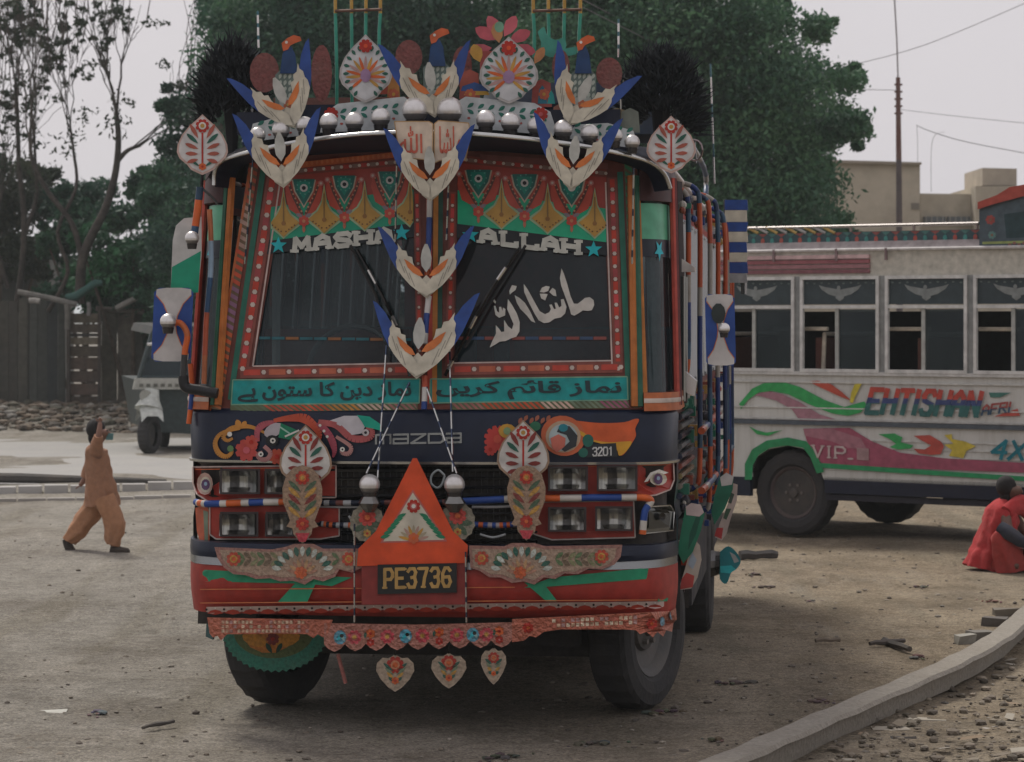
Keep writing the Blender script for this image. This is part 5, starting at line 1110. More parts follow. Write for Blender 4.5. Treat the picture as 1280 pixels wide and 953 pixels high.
# --- corner windows
for sg in (-1, 1):
    sa, sb = sg * (AX + .04), sg * (AX + CL + .30)
    mb = MB(); sband(mb, sa, sb, [(1.50, -.01), (2.36, -.01)], (.05, .07, .08), 14); PB('corner_window', mb, GLASS, smooth=60)
    mb = MB(); sband(mb, sa, sb, [(2.18, -.006), (2.34, -.006)], (.10, .36, .22), 14); sband(mb, sa, sb, [(2.10, -.006), (2.18, -.006)], (.015, .02, .03), 14); PB('window_tint_strip', mb, GLOSS, smooth=60)
    d = Decal(lambda u, v, off=0: SP(sg * (AX + .04 + u), v, off - .004), .0, 9); star(d, .17, 2.13, .05, CYAN, 1) if sg > 0 else star(d, .13, 2.13, .05, CYAN, 1); PB('painted_star', d)
    mb = MB()
    sband(mb, sa, sb + sg * .05, [(1.42, 0), (1.42, .03), (1.50, .03), (1.50, -.03)], [(.35, .05, .03), (.42, .12, .04), (.2, .05, .03)], 16)
    sband(mb, sa, sb + sg * .05, [(1.455, .032), (1.465, .034), (1.475, .032)], (.5, .42, .36), 16)
    PB('corner_frame', mb, smooth=40); mb = MB(); sband(mb, sa, sb + sg * .05, [(2.35, -.03), (2.35, .02), (2.50, .02), (2.50, 0)], [(.12, .02, .02), (.04, .01, .01), (.04, .01, .01)], 16); PB('corner_frame', mb, smooth=40)
    for (s_, w_, c_) in ((AX - .012, .018, (.44, .14, .03)), (AX + .02, .014, (.02, .10, .06)), (AX + CL - .05, .014, (.40, .06, .04)), (AX + CL - .01, .02, (.12, .03, .03)), (AX + CL + .03, .012, (.45, .30, .26)), (AX + CL + .30, .03, (.04, .03, .03))):
        mb = MB(); P = [SP(sg * s_, z, .018) for z in (1.44, 1.7, 2.0, 2.3, 2.46)]; mb.tube(P, w_, c_, 6); PB('corner_pillar', mb)
    # drawn curtain edge behind the corner pane
    mb = MB(); P = []
    for k in range(9): s_ = sg * (AX + .16 + k * .028); p = SP(s_, 1.5, -.05 - .012 * (k % 2)); q = SP(s_, 2.1, -.05 - .012 * (k % 2)); P += [p, q]
    mb.add(P, [(2 * k, 2 * k + 2, 2 * k + 3, 2 * k + 1) for k in range(8)], (.34, .40, .40)); PB('curtain', mb, FABRIC, smooth=60)
# --- side walls, roof, rear
SY0, SY1 = .62, LEN
for sg in (-1, 1):
    xw = (AX + CW)
    mb = MB(); prof = [(.50, .0), (.62, .012), (.70, .0), (.80, .012), (.92, .012), (1.0, 0), (1.1, .012), (1.22, .012), (1.30, 0), (1.42, .006), (1.50, .0)]
    arch_r = .50
    cols = [(.10, .02, .02), (.10, .02, .02), (.12, .11, .10), NAVY, NAVY, (.02, .07, .06), NAVY, NAVY, (.14, .04, .03), (.16, .03, .02)]
    # wall split round the two wheel arches
    for (ya, yb, z_lo) in ((.38, .47, .50), (.47, 1.38, .90), (1.38, 3.66, .50), (3.66, 4.62, .90), (4.62, LEN, .50)):
        pr = [(z, off) for z, off in prof if z >= z_lo]; s_of = lambda y: sg * (AX + CL + (y - .40))
        sband(mb, s_of(ya), s_of(yb), pr, cols[-(len(pr) - 1):], 4)
    PB('side_wall', mb, GLOSS, smooth=30)
    mb = MB(); sband(mb, sg * (AX + CL + .2), sg * (AX + CL + LEN - .4), [(2.30, 0), (2.36, .01), (2.50, .0)], [(.35, .05, .04), (.03, .03, .06)], 6); PB('cant_rail', mb)
    for k in range(6):
        y0 = .95 + k * .93
        mb = MB(); s_ = lambda y: sg * (AX + CL + (y - .40)); sband(mb, s_(y0), s_(y0 + .82), [(1.52, -.012), (2.30, -.012)], (.05, .07, .08), 2); w = PB('side_window', mb, GLASS)
        mb = MB()
        for yy in (y0, y0 + .41, y0 + .82): mb.tube([SP(s_(yy), 1.50, 0), SP(s_(yy), 2.32, 0)], .016, (.30, .30, .29), 5)
        for zz in (1.51, 2.31): mb.tube([SP(s_(y0), zz, 0), SP(s_(y0 + .82), zz, 0)], .014, (.30, .30, .29), 5)
        mb.build('window_frame', METAL, w)['kind'] = 'stuff'
        mb = MB(); sband(mb, s_(y0 + .82), s_(y0 + .93), [(1.50, .002), (2.32, .002)], (.32, .06, .04) if k % 2 else (.05, .07, .2), 1); PB('side_pillar', mb)
mb = MB(); mb.box((0, LEN, 1.5), (2.06, .05, 2.0), (.3, .05, .04)); mb.box((0, LEN + .03, 1.95), (1.5, .02, .6), (.03, .04, .05)); PB('rear_wall', mb, GLOSS)
# roof with crowned section
mb = MB(); sec = [(-1.03, 2.48), (-.98, 2.56), (-.8, 2.64), (-.4, 2.70), (0, 2.72), (.4, 2.70), (.8, 2.64), (.98, 2.56), (1.03, 2.48)]; ys_ = [.20, .35, .8, 2, 4, 6, LEN + .02]
vs = [(x, y, z - (.05 if i == 0 else 0)) for i, y in enumerate(ys_) for x, z in sec]; m_ = len(sec)
mb.add(vs, [(i * m_ + k, i * m_ + k + 1, (i + 1) * m_ + k + 1, (i + 1) * m_ + k) for i in range(len(ys_) - 1) for k in range(m_ - 1)], (.03, .035, .05)); PB('roof', mb, MATTE, smooth=50)
# visor brow
def brow(px, py, y): return B1.at(px, py, y)
EDGE = [(268, 232), (269, 214), (277, 202), (295, 195), (314, 190), (355, 181), (394, 174.5), (440, 169), (479, 166.5), (530, 165), (597, 168), (666, 174.5), (728, 183), (783, 194), (812, 203), (830, 217), (838, 236)]
EDGE = curve(EDGE, 3)
def edge_y(px): t = abs(px - 545) / 290; return -.16 + .20 * t ** 2 + .12 * t ** 6
mb = MB(); n_ = len(EDGE); e0 = [B1.at(x, y, edge_y(x)) for x, y in EDGE]
def brow_in(p, k):
    t = p.x / 1.03; x = p.x * .93; z = 2.575 - .04 * t * t - .06 * abs(t) ** 8
    if k < 3: z = min(z, p.z + .02)
    return Vector((x, front_y(min(.95, abs(x)), z) + .0, min(z, p.z - .01)))
e1 = [brow_in(p, 9) for p in e0]
e2 = [Vector((p.x * .97, .35 + .1 * abs(p.x), 2.66 - .06 * p.x ** 2)) for p in e0]
vs = e1 + [p + Vector((0, 0, -.006)) for p in e0] + [p + Vector((0, -.006, .01)) for p in e0] + e2
mb.add(vs, [(r_ * n_ + i, r_ * n_ + i + 1, (r_ + 1) * n_ + i + 1, (r_ + 1) * n_ + i) for r_ in range(3) for i in range(n_ - 1)], [NAVY if r_ != 1 else (.5, .5, .48) for r_ in range(3) for i in range(n_ - 1)])
PB('visor', mb, PAINT, smooth=40)
mb = MB(); mb.tube([p + Vector((0, -.008, 0)) for p in e0], .010, (.55, .55, .53), 6); PB('visor_edge', mb, METAL, smooth=60)
d = Decal(fp, .02, 30); P = [(340, 214), (400, 206), (460, 200), (497, 197)]; P2 = [(345, 206), (400, 199), (460, 193), (497, 190)]
strip(d, P[0], P[3], P2[0], P2[3], (.45, .10, .03), 0)
for k in range(24): x = 342 + k * 6.4; ell(d, x + 3, 208.5 - (x - 342) * .10, 1.8, 3, (.5, .15, .05), 1, 6)
PB('brow_trim', d); d = Decal(fp, .02, 30); strip(d, (600, 200), (760, 212), (600, 193), (760, 204), (.16, .05, .04), 0); PB('brow_trim', d)
#@@BUS1B
# --- silver half balls along the visor, painted garland panels behind them
def ball(name, c, r, parent=bus, stem=True, mat=None):
    mb = MB(); mb.sphere(c, r, lambda t: (.72, .70, .68) if t < .55 else (.22, .21, .20), 16, 10)  # pale upper half over dark lower half: sky reflection painted in
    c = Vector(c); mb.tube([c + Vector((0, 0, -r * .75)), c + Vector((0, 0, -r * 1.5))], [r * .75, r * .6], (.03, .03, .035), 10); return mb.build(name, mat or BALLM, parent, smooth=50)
BALLM = pmat('silver_ball', rough=.3, metal=.55, dirt=.25, nscale=12)
up1 = B1.flat(.02)
for (x, y, r) in ((322, 169, .030), (351, 163, .033), (381, 157, .033), (411, 153, .034), (443, 152, .035), (476, 147, .036), (519, 138, .048), (562, 138, .048), (607, 150, .036), (638, 153, .036), (670, 158, .033), (704, 162, .035), (737, 167, .034), (768, 170, .03), (790, 178, .028)):
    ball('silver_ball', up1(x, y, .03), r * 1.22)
def oct_(x0, y0, x1, y1, c=6): return [(x0 + c, y0), (x1 - c, y0), (x1, y0 + c), (x1, y1 - c), (x1 - c, y1), (x0 + c, y1), (x0, y1 - c), (x0, y0 + c)]
gp = B1.flat(.12)
for pts, fx in (([(400, 166), (405, 142), (422, 130), (505, 121), (514, 128), (514, 160), (470, 163)], (414, 143)), ([(572, 160), (572, 127), (582, 121), (668, 129), (688, 140), (694, 158), (692, 170), (620, 163)], (676, 143)),
                ([(310, 178), (316, 155), (338, 149), (386, 152), (390, 168)], None), ([(706, 172), (720, 156), (760, 154), (792, 164), (798, 186), (730, 178)], None)):
    d = Decal(gp, 0, 60); d.plate(pts, (.50, .53, .53), .04); cxm = sum(p[0] for p in pts) / len(pts); cym = sum(p[1] for p in pts) / len(pts)
    w = max(p[0] for p in pts) - min(p[0] for p in pts); x0 = min(p[0] for p in pts)
    sl = .1 if cxm > 545 else -.1
    for k in range(int(w / 13) - 1):
        x = x0 + 12 + k * 13; y = cym - 6 + (x - cxm) * sl; ell(d, x + 2, y + 13, 2.2, 1.6, (.4, .1, .08), 1, 6); petal(d, x, y, 35, 10, 5, (.02, .15, .11), 1); petal(d, x, y + 2, -35, 10, 5, (.02, .15, .11), 1)
    if fx: flower(d, fx[0], fx[1], 9, 8, RED, (.5, .1, .1), 2)
    PB('garland_panel', d)
mb = MB(); mb.box((0, .3, 2.70), (1.72, .34, .10), NAVY); mb.box((0, .34, 2.76), (1.3, .2, .06), NAVY); PB('crown_base', mb, PAINT)
# --- V shaped birds: two wings, tail block and pale head
bird_n = [0]
def bird(V, TL, TR, depth, m=None, tilt=0):
    mp = m or (lambda px, py, off=0: fp(px, py, depth + off)); V = Vector(V); TL = Vector(TL); TR = Vector(TR)
    up = ((TL - V).normalized() + (TR - V).normalized()).normalized(); L0 = ((TL - V).length + (TR - V).length) / 2; sd = Vector((-up.y, up.x))
    Q = lambda a, u: tuple(V + up * a * L0 + sd * u * L0)
    d = Decal(mp, 0, 60); d.plate([Q(-.05, 0), Q(.03, -.10), Q(.12, -.11), Q(.18, -.15), Q(.21, -.09), Q(.18, -.05), Q(.23, 0), Q(.18, .05), Q(.21, .09), Q(.18, .15), Q(.12, .11), Q(.03, .10)], CREAM, .018, 0, GREY)
    b = PB('bird', d)
    d = Decal(mp, .012, 60); h_ = [Q(.26, 0), Q(.34, -.055), Q(.43, -.065), Q(.52, -.05), Q(.60, -.015), Q(.60, .015), Q(.52, .05), Q(.43, .065), Q(.34, .055)]; d.plate(h_, (.42, .42, .38), .03); d.build('bird_head', PAINT, b)
    for T in (TL, TR):
        a = T - V; L = a.length; a = a / L; n_ = Vector((-a.y, a.x));
        if n_.dot(up) < 0: n_ = -n_
        P = lambda t, u: tuple(V + a * t * L + n_ * u * L)
        d = Decal(mp, .006, 60)
        d.plate([P(.44, -.115), P(.60, -.10), P(.80, -.055), P(1, 0), P(.95, .03), P(.80, .055), P(.70, .05), P(.64, .06), P(.56, .02), P(.50, -.04)], BLUE, .015, 0, (.3, .3, .3))
        w = d.build('wing', PAINT, b)
        d = Decal(mp, .009, 60)
        d.plate([P(-.03, .0), P(.08, -.06), P(.2, -.095), P(.34, -.11), P(.45, -.11), P(.49, -.09), P(.53, -.07), P(.56, -.03), P(.62, .0), P(.64, .045), P(.70, .075), P(.60, .07), P(.56, .105), P(.50, .085), P(.46, .12), P(.40, .09), P(.25, .06), P(.1, .07)], CREAM, .015, 1, GREY)
        for k in range(3): line(d, [P(.16 + .1 * k, -.06), P(.33 + .1 * k, -.02)], .9, (.26, .24, .2), 2)
        d.plate([P(.20, .10), P(.23, .055), P(.30, .02), P(.39, .005), P(.50, .03), P(.44, .055), P(.36, .08), P(.28, .105)], (.55, .16, .04), .014, 2, MAROON)
        w2 = d.build('wing', PAINT, b)
    return b
ctop = B1.flat(-.06)
for a in (((354, 230), (290, 142), (401, 134)), ((538, 247), (479, 160), (594, 155)), ((714, 233), (667, 140), (779, 148))): bird(*a, .0, lambda px, py, off=0, a=a: B1.at(px, py, -.235 - off if a[0][0] == 538 else -.20 - off))
for a in (((367, 156), (283, 98), (386, 48)), ((543, 142), (472, 55), (588, 50)), ((712, 153), (697, 50), (803, 95))): bird(*a, .0, lambda px, py, off=0: B1.at(px, py, -.02 - off))
bird((533, 368), (472, 283), (593, 282), .0, lambda px, py, off=0: fp(px, py, .12 + off)); bird((521, 468), (466, 376), (600, 366), .0, lambda px, py, off=0: fp(px, py, .12 + off))
# --- open book with calligraphy between them
bk = lambda px, py, off=0: B1.at(px, py, -.215 - off)
for (P, txt, bx) in (([(493, 152), (536, 152), (541, 155), (541, 204), (534, 200), (514, 198), (500, 196)], 'ﷲ', (499, 158, 528, 192)), ([(543, 155), (548, 151), (586, 154), (588, 170), (582, 201), (560, 199), (549, 201), (543, 204)], 'ﻣﺎﺷﺎ', (549, 158, 577, 192))):
    d = Decal(bk, 0, 60); d.plate(P, (.56, .46, .36), .03, 0, (.4, .3, .2)); line(d, P + [P[0]], 1.2, (.4, .25, .12), 1); pg = PB('book_page', d)
    d = Decal(bk, .004, 60); script_text(d, txt, bx, (.48, .10, .06), 0, 0, .012); d.build('painted_text', PAINT, pg)
# --- crown: peacocks, medallions, flowers
cr = B1.flat(.22)
def peacock(cx, sc, ybase, lab, oL, oR):
    X = lambda x: cx + x * sc
    d = Decal(cr, 0, 60); d.plate([(X(-17), ybase), (X(-17), ybase - 48), (X(-11), ybase - 54), (X(11), ybase - 54), (X(17), ybase - 48), (X(17), ybase)], (.12, .16, .14), .05, 0)
    for r_ in range(4):
        for k in range(5): petal(d, X(-12 + k * 6), ybase - 22 - r_ * 8 + 3, 70, 7, 4, (.36, .40, .34), 1)
    d.poly([(X(-11), ybase - 2), (X(-12), ybase - 20), (X(10), ybase - 20), (X(9), ybase - 2)], (.34, .36, .32), 1); flower(d, X(-1), ybase - 11, 6, 6, (.4, .12, .06), (.4, .3, .1), 2)
    b = PB('peacock', d, label=lab)
    d = Decal(cr, .012, 60); d.plate([(X(-11), ybase - 50), (X(-8), ybase - 74), (X(-3), ybase - 84), (X(3), ybase - 84), (X(8), ybase - 74), (X(11), ybase - 50)], (.012, .045, .13), .04); d.build('neck', PAINT, b)
    d = Decal(cr, .016, 60); d.plate([(X(-7), ybase - 78), (X(-9), ybase - 88), (X(-2), ybase - 94), (X(6), ybase - 98), (X(14), ybase - 96), (X(16), ybase - 91), (X(8), ybase - 88), (X(2), ybase - 85), (X(-1), ybase - 80)], (.50, .10, .03), .02); ell(d, X(-3), ybase - 89, 2, 2, WHITE, 1, 6); d.build('head', PAINT, b)
    for (x0, x1, y0, y1) in (oL, oR):
        d = Decal(B1.flat(.24), 0, 60); n = 18; d.plate([((x0 + x1) / 2 + (x1 - x0) / 2 * math.cos(2 * math.pi * k / n), (y0 + y1) / 2 + (y1 - y0) / 2 * math.sin(2 * math.pi * k / n)) for k in range(n)], (.17, .05, .045), .05); d.build('tail_pad', CLOTH, b)
peacock(361, 1, 142, 'left crown peacock with checked breast and brown tail pads', (312, 349, 66, 116), (389, 415, 56, 128))
peacock(546, 1, 133, 'middle crown peacock with blue neck and orange crest', (494, 528, 50, 94), (565, 590, 58, 110))
peacock(729, .95, 142, 'right crown peacock, its brown pad lowest', (690, 712, 62, 106), (745, 778, 72, 112))
for (x, y, rx, ry) in ((457, 86, 33, 43), (636, 88, 37, 42)):
    d = Decal(B1.flat(.10), 0, 60); medallion(d, x, y, rx, ry, (.5, .5, .5), MAROON, DKGREEN, .03, 1, (.4, .38, .36)); PB('fan_medallion', d, label='crown medallion with a painted peacock fan, %s' % ('left' if x < 500 else 'right'))
d = Decal(B1.flat(.20), 0, 60)
for (x, y, a, c) in ((620, 42, 150, (.42, .08, .10)), (625, 38, 120, (.45, .10, .12)), (630, 38, 60, (.45, .10, .12)), (636, 44, 25, (.42, .08, .10)), (615, 52, 190, (.4, .08, .10)), (640, 52, -10, (.4, .08, .1))): petal(d, x, y + 8, a, 30, 16, c, 0)
petal(d, 624, 54, 100, 26, 15, (.42, .2, .08), 2); ell(d, 624, 34, 6, 7, (.15, .3, .2), 3); petal(d, 600, 78, 110, 24, 16, (.5, .28, .05), 1); petal(d, 668, 80, 60, 24, 12, (.45, .2, .08), 1); d.plate([(600, 64), (650, 64), (650, 100), (600, 100)], (.30, .06, .05), .04)
PB('crown_flower', d, label='pink and orange flower crest above the right medallion')
d = Decal(B1.flat(.26), 0, 60)
d.plate(curve([(672, 40), (680, 34), (684, 44), (694, 50), (704, 48), (708, 58), (700, 66), (690, 72), (678, 66), (676, 52)], 3), (.05, .26, .20), .03); d.plate([(700, 62), (724, 58), (720, 68), (704, 72)], (.05, .26, .20), .03); PB('crown_bird', d, label='small teal bird cut-out among the trident rods')
d = Decal(B1.flat(.17), 0, 60)
for (x0, x1, y0, y1, c) in ((484, 500, 96, 122, (.40, .18, .05)), (574, 600, 92, 124, (.30, .07, .05)), (576, 610, 108, 114, (.03, .08, .24)), (580, 612, 115, 119, (.5, .3, .05)), (604, 650, 116, 124, (.34, .38, .4)), (664, 690, 104, 134, (.28, .06, .05)), (672, 684, 112, 130, (.02, .14, .2)), (684, 694, 118, 130, (.02, .26, .24)), (752, 790, 140, 158, (.2, .16, .1)), (470, 500, 100, 118, (.28, .06, .04)), (775, 800, 140, 166, (.16, .18, .15)), (690, 712, 134, 150, (.30, .12, .08))): d.plate([(x0, y1), (x0 + 2, y0), ((x0 + x1) / 2, y0 - 5), (x1 - 2, y0), (x1, y1)], c, .03)
for x in (492, 588, 680, 764): flower(d, x, 118 if x < 700 else 150, 7, 7, (.42, .10, .05), GOLD, 2)
PB('crown_panels', d)['kind'] = 'stuff'
# --- trident rods, aerials
for grp in (((421, 158), (440, 150), (457, 70), (474, 60)), ((668, 62), (686, 60), (705, 62), (724, 66))):
    for (x, yb) in grp:
        dx = (x - 450) * .06 if x < 500 else (x - 695) * .05
        mb = MB(); mm = B1.flat(.5); P = [mm(x + dx * k / 6, yb + (-60 - yb) * k / 6) for k in range(7)]; yy = [yb + (-60 - yb) * k / 6 for k in range(7)]
        P = [mm(x, yb + 10), mm(x, yb - (yb - 18) * .5), mm(x + dx, 17), mm(x + dx * 1.2, -30), mm(x + dx * 1.6, -90)]; mb.tube(P, .0085, lambda i: (.04, .26, .18) if i < 2 else (.42, .26, .06), 6); PB('trident_rod', mb, GLOSS)
    x0, x1 = grp[0][0] - 2, grp[3][0] + 3; mb = MB(); mm = B1.flat(.49); mb.tube([mm(x0, 14), mm(x1, 12)], .007, (.12, .06, .04), 6); PB('trident_crossbar', mb)
for (x, y0, y1, dep, dx) in ((322, 14, 60, .5, 1), (316, 110, 170, .4, -2), (773, 24, 72, .5, 0), (775, 96, 160, .3, 2), (888, 80, 230, 2.5, 5)):
    mb = MB(); mm = B1.flat(dep); N = 9; mb.tube([mm(x + dx * k / N, y0 + (y1 - y0) * k / N) for k in range(N + 1)], .0055, lambda i: (.6, .58, .55) if i % 3 else (.05, .12, .14), 5); PB('beaded_rod', mb, METAL)
# --- black plumes
def plume(cx, cy, rx, ry, dep, seed, lab):
    rng = random.Random(seed); mb = MB(); c = B1.at(cx, cy + ry, dep)
    for k in range(2600):
        a = rng.uniform(-25, 205); q = rng.random() ** .45; x = cx + rx * q * math.cos(R(a)) * rng.uniform(.85, 1.08); y = cy + ry * .2 - ry * 1.05 * q * math.sin(R(a)) * rng.uniform(.85, 1.05); dp = dep + rng.uniform(-.22, .22) * math.sqrt(max(0, 1 - q * q * .8))
        p = B1.at(x, y, dp); dr = (p - c).normalized() + Vector((rng.uniform(-.5, .5), rng.uniform(-.6, .6), rng.uniform(-.5, .4))); dr = dr.normalized(); L = rng.uniform(.05, .11); sdv = dr.cross(Vector((rng.uniform(-1, 1), rng.uniform(-1, 1), rng.uniform(-1, 1)))).normalized() * rng.uniform(.004, .009)
        g = rng.uniform(.5, 1.6); mb.add([p - sdv, p + sdv, p + dr * L - Vector((0, 0, .02))], [(0, 1, 2)], (.010 * g, .013 * g, .016 * g))
    o = PB('plume', mb, FIBRE, label=lab); m2 = MB(); m2.tube([B1.at(cx, cy + ry * 1.15, dep), B1.at(cx, cy, dep)], [.02, .05], BLACK, 6); m2.build('plume_stem', FIBRE, o)
plume(290, 118, 42, 78, .55, 3, 'shaggy black plume on the left roof corner'); plume(826, 124, 52, 74, .55, 5, 'shaggy black plume on the right roof corner')
# --- corner leaf medallions on rods
for (x, y, rx, ry, dep, lab) in ((253, 181, 32, 38, .05, 'left white leaf medallion standing at the roof corner'), (839, 181, 31, 36, .05, 'right white leaf medallion standing at the roof corner')):
    d = Decal(B1.flat(dep), 0, 60); medallion(d, x, y, rx, ry, (.56, .54, .52), (.35, .09, .06), DKGREEN, .02, 0, (.5, .35, .3)); PB('corner_medallion', d, label=lab)
mb = MB(); mm = B1.flat(.08); mb.tube([mm(253, 216), mm(252, 234)], .008, BLACK, 6); PB('medallion_stem', mb, METAL)
# --- mirrors: left
banded([(250, 234), (247, 262), (243, 292)], 0, .017, [(.02, .05, .09), ORANGE, ORANGE, (.03, .07, .13)], 'mirror_arm', seg=4, m=B1.flat(-.02)); ball('silver_ball', B1.at(240, 298, -.06), .032)
banded([(253, 236), (266, 248), (272, 256)], 0, .006, [(.05, .05, .05)], 'mirror_stay', m=B1.flat(.1)); banded([(262, 262), (264, 330), (258, 400), (255, 480)], 0, .012, [(.42, .14, .06), (.25, .35, .45), (.03, .08, .16), (.42, .10, .05)], 'mirror_arm', seg=5, m=B1.flat(.08))
d = Decal(B1.flat(.04), 0, 60); out = [(213, 366), (216, 300), (220, 282), (230, 273), (252, 271), (252, 320), (247, 366)]; d.plate(out, (.46, .46, .44), .03, 0, (.3, .2, .1)); d.poly([(214, 350), (215, 334), (251, 314), (248, 366), (213, 366)], (.01, .26, .15), 1); PB('mirror', d, GLOSS, label='tall left mirror back, white above green')
def hour(x0, y0, x1, y1, sk, dep, lab, right=False):
    d = Decal(B1.flat(dep), 0, 60); w = x1 - x0; h = y1 - y0; P = lambda u, v: (x0 + w * u + sk * v, y0 + h * v)
    d.plate([P(.12, 0), P(.88, 0), P(1, .06), P(1, .95), P(.9, 1), P(.1, 1), P(0, .95), P(0, .06)], BLUE, .035, 0, (.4, .12, .05))
    for s_ in (0, 1):
        V = (lambda v: v) if s_ == 0 else (lambda v: 1 - v)
        d.poly([P(.06, V(.02)), P(.3, V(-.0)), P(.7, V(-.0)), P(.94, V(.02)), P(.95, V(.1)), P(.75, V(.22)), P(.62, V(.38)), P(.58, V(.5)), P(.42, V(.5)), P(.38, V(.38)), P(.25, V(.22)), P(.05, V(.1))], (.46, .44, .42), 1)
        line(d, [P(.05, V(.1)), P(.25, V(.22)), P(.38, V(.38)), P(.42, V(.5))], 1, (.5, .15, .05), 2); line(d, [P(.95, V(.1)), P(.75, V(.22)), P(.62, V(.38)), P(.58, V(.5))], 1, (.5, .15, .05), 2)
    return PB('mirror', d, GLOSS, label=lab)
hour(193, 360, 242, 452, -4, -.03, 'left mirror back with blue and white hourglass'); ball('silver_ball', B1.at(210, 402, -.10), .036); banded([(212, 406), (225, 404), (234, 418), (231, 440), (229, 470)], 0, .014, [ORANGE, (.45, .12, .04), ORANGE, (.04, .04, .04)], 'mirror_arm', seg=4, m=B1.flat(-.07))
banded([(229, 470), (232, 484), (250, 488), (272, 492)], 0, .024, [(.02, .02, .022)], 'mirror_bracket', m=B1.flat(.0)); banded([(238, 455), (240, 490), (236, 530)], 0, .012, [ORANGE, BLUE], 'mirror_arm', seg=3, m=B1.flat(.12))
# right
hour(881, 368, 918, 457, 2, .12, 'right mirror back with blue and white hourglass'); ball('silver_ball', B1.at(905, 411, .04), .026)
ell_d = Decal(B1.flat(.11), 0, 60); ell_d.plate([(898 + 9 * math.cos(k * .63), 392 + 13 * math.sin(k * .63)) for k in range(10)], (.02, .03, .03), .02); PB('mirror_boss', ell_d)
# --- side: colour banded rails, gutter rail, fittings seen along the right flank (mirrored on the left)
SB = [(.38, .07, .02), (.34, .06, .02), (.26, .24, .21), (.012, .03, .13), (.015, .03, .07), (.03, .07, .12)]
def rail(pts, r, cols, seg, name='banded_rail'):
    P = [Vector(c) for c in curve(pts, 5)]; mb = MB(); mb.tube(P, r, lambda i: cols[int(i * seg / len(P)) % len(cols)], 7); return PB(name, mb, GLOSS, smooth=60)
xo = AX + CW
for sg in (1, -1):
    rail([(sg * 1.0, .1, 2.56), (sg * 1.06, .8, 2.50), (sg * 1.10, 1.9, 2.44), (sg * 1.12, 3.1, 2.42)], .022, [(.42, .36, .32)], 1, 'gutter_rail')
    for i, (y, z0, z1, o1) in enumerate(((.85, 1.55, 2.38, .04), (1.2, 1.0, 2.42, .08), (1.7, .85, 2.40, .11), (2.3, .9, 2.42, .13), (2.9, .8, 2.38, .15), (3.6, .8, 2.36, .14), (4.4, .8, 2.36, .13), (5.4, .8, 2.36, .12))):
        cols = SB[i % 3:] + SB[:i % 3]
        rail([(sg * (xo - .05), y, z1 + .06), (sg * (xo + o1 * .7), y, z1 + .03), (sg * (xo + o1), y, z1 - .1), (sg * (xo + o1), y, (z0 + z1) / 2), (sg * (xo + o1), y, z0 + .12), (sg * (xo + o1 * .7), y, z0 + .02), (sg * (xo - .01), y, z0)], .013, cols, 18)
    for i, (z, o1) in enumerate(((1.30, .10), (1.02, .12))): rail([(sg * (xo + .10), .9, z), (sg * (xo + o1), 2.0, z), (sg * (xo + o1), 5.4, z)], .018, SB, 14)
    # white capped box at the front door and door step
    mb = MB(); mb.prism([Vector((sg * (xo + .02), .62, 2.10)), Vector((sg * (xo + .08), .62, 2.06)), Vector((sg * (xo + .08), .62, 2.04)), Vector((sg * (xo + .02), .62, 2.04))], (0, .08, 0), (.5, .47, .44)); PB('lamp_hood', mb)
    for yy in (.55, .78, 1.0): mb = MB(); mb.tube([(sg * (xo + .03), yy, 1.45), (sg * (xo + .03), yy, 2.02)], .012, (.28, .29, .28), 6); PB('door_bar', mb, METAL)
    mb = MB(); mb.prism([Vector((sg * (xo + .01), .60, 1.50)), Vector((sg * (xo + .08), .60, 1.47)), Vector((sg * (xo + .09), .60, 1.54)), Vector((sg * (xo + .03), .60, 1.59))], (0, .1, 0), (.5, .48, .46)); PB('air_scoop', mb, METAL)
    # stacked ribbed panels below the door
    for k in range(9):
        z = 1.02 + k * .045; mb = MB(); mb.tube([(sg * (xo + .015), .48, z), (sg * (xo + .035), 1.35, z + .0)], .016, [(.04, .05, .09), (.25, .22, .2), (.3, .24, .12), (.32, .1, .08), (.04, .05, .09), (.16, .17, .18), (.05, .06, .1), (.2, .2, .19), (.04, .05, .08)][k], 6); PB('door_rib', mb, METAL)
for sg in (1, -1):
    rg = random.Random(11); mb = MB()
    for k in range(150):
        y = rg.uniform(.55, 6.2); z = rg.choice([.72, .80, .88, .96, 1.06, 1.16, 1.26, 1.36, 1.44, 2.34, 2.40]) + rg.uniform(-.02, .02); r_ = rg.uniform(.012, .032)
        c = rg.choice([(.30, .04, .02), (.02, .05, .18), (.02, .14, .09), (.34, .2, .05), (.36, .34, .30), (.03, .03, .04), (.03, .03, .04), (.2, .05, .03)])
        if rg.random() < .5: mb.sphere((sg * (xo + .02), y, z), r_, c, 7, 5)
        else: mb.box((sg * (xo + .03), y, z), (.05, r_ * 2.4, r_ * 2), c)
    PB('flank_studs', mb, GLOSS)['kind'] = 'stuff'
    mb = MB(); mb.box((sg * (xo - .02), 2.5, .62), (.10, 2.0, .40), (.012, .014, .02)); PB('side_skirt', mb, MATTE)
    mb = MB(); mb.box((sg * (xo - .02), 5.6, .62), (.10, 1.6, .36), (.012, .014, .02)); PB('side_skirt', mb, MATTE)
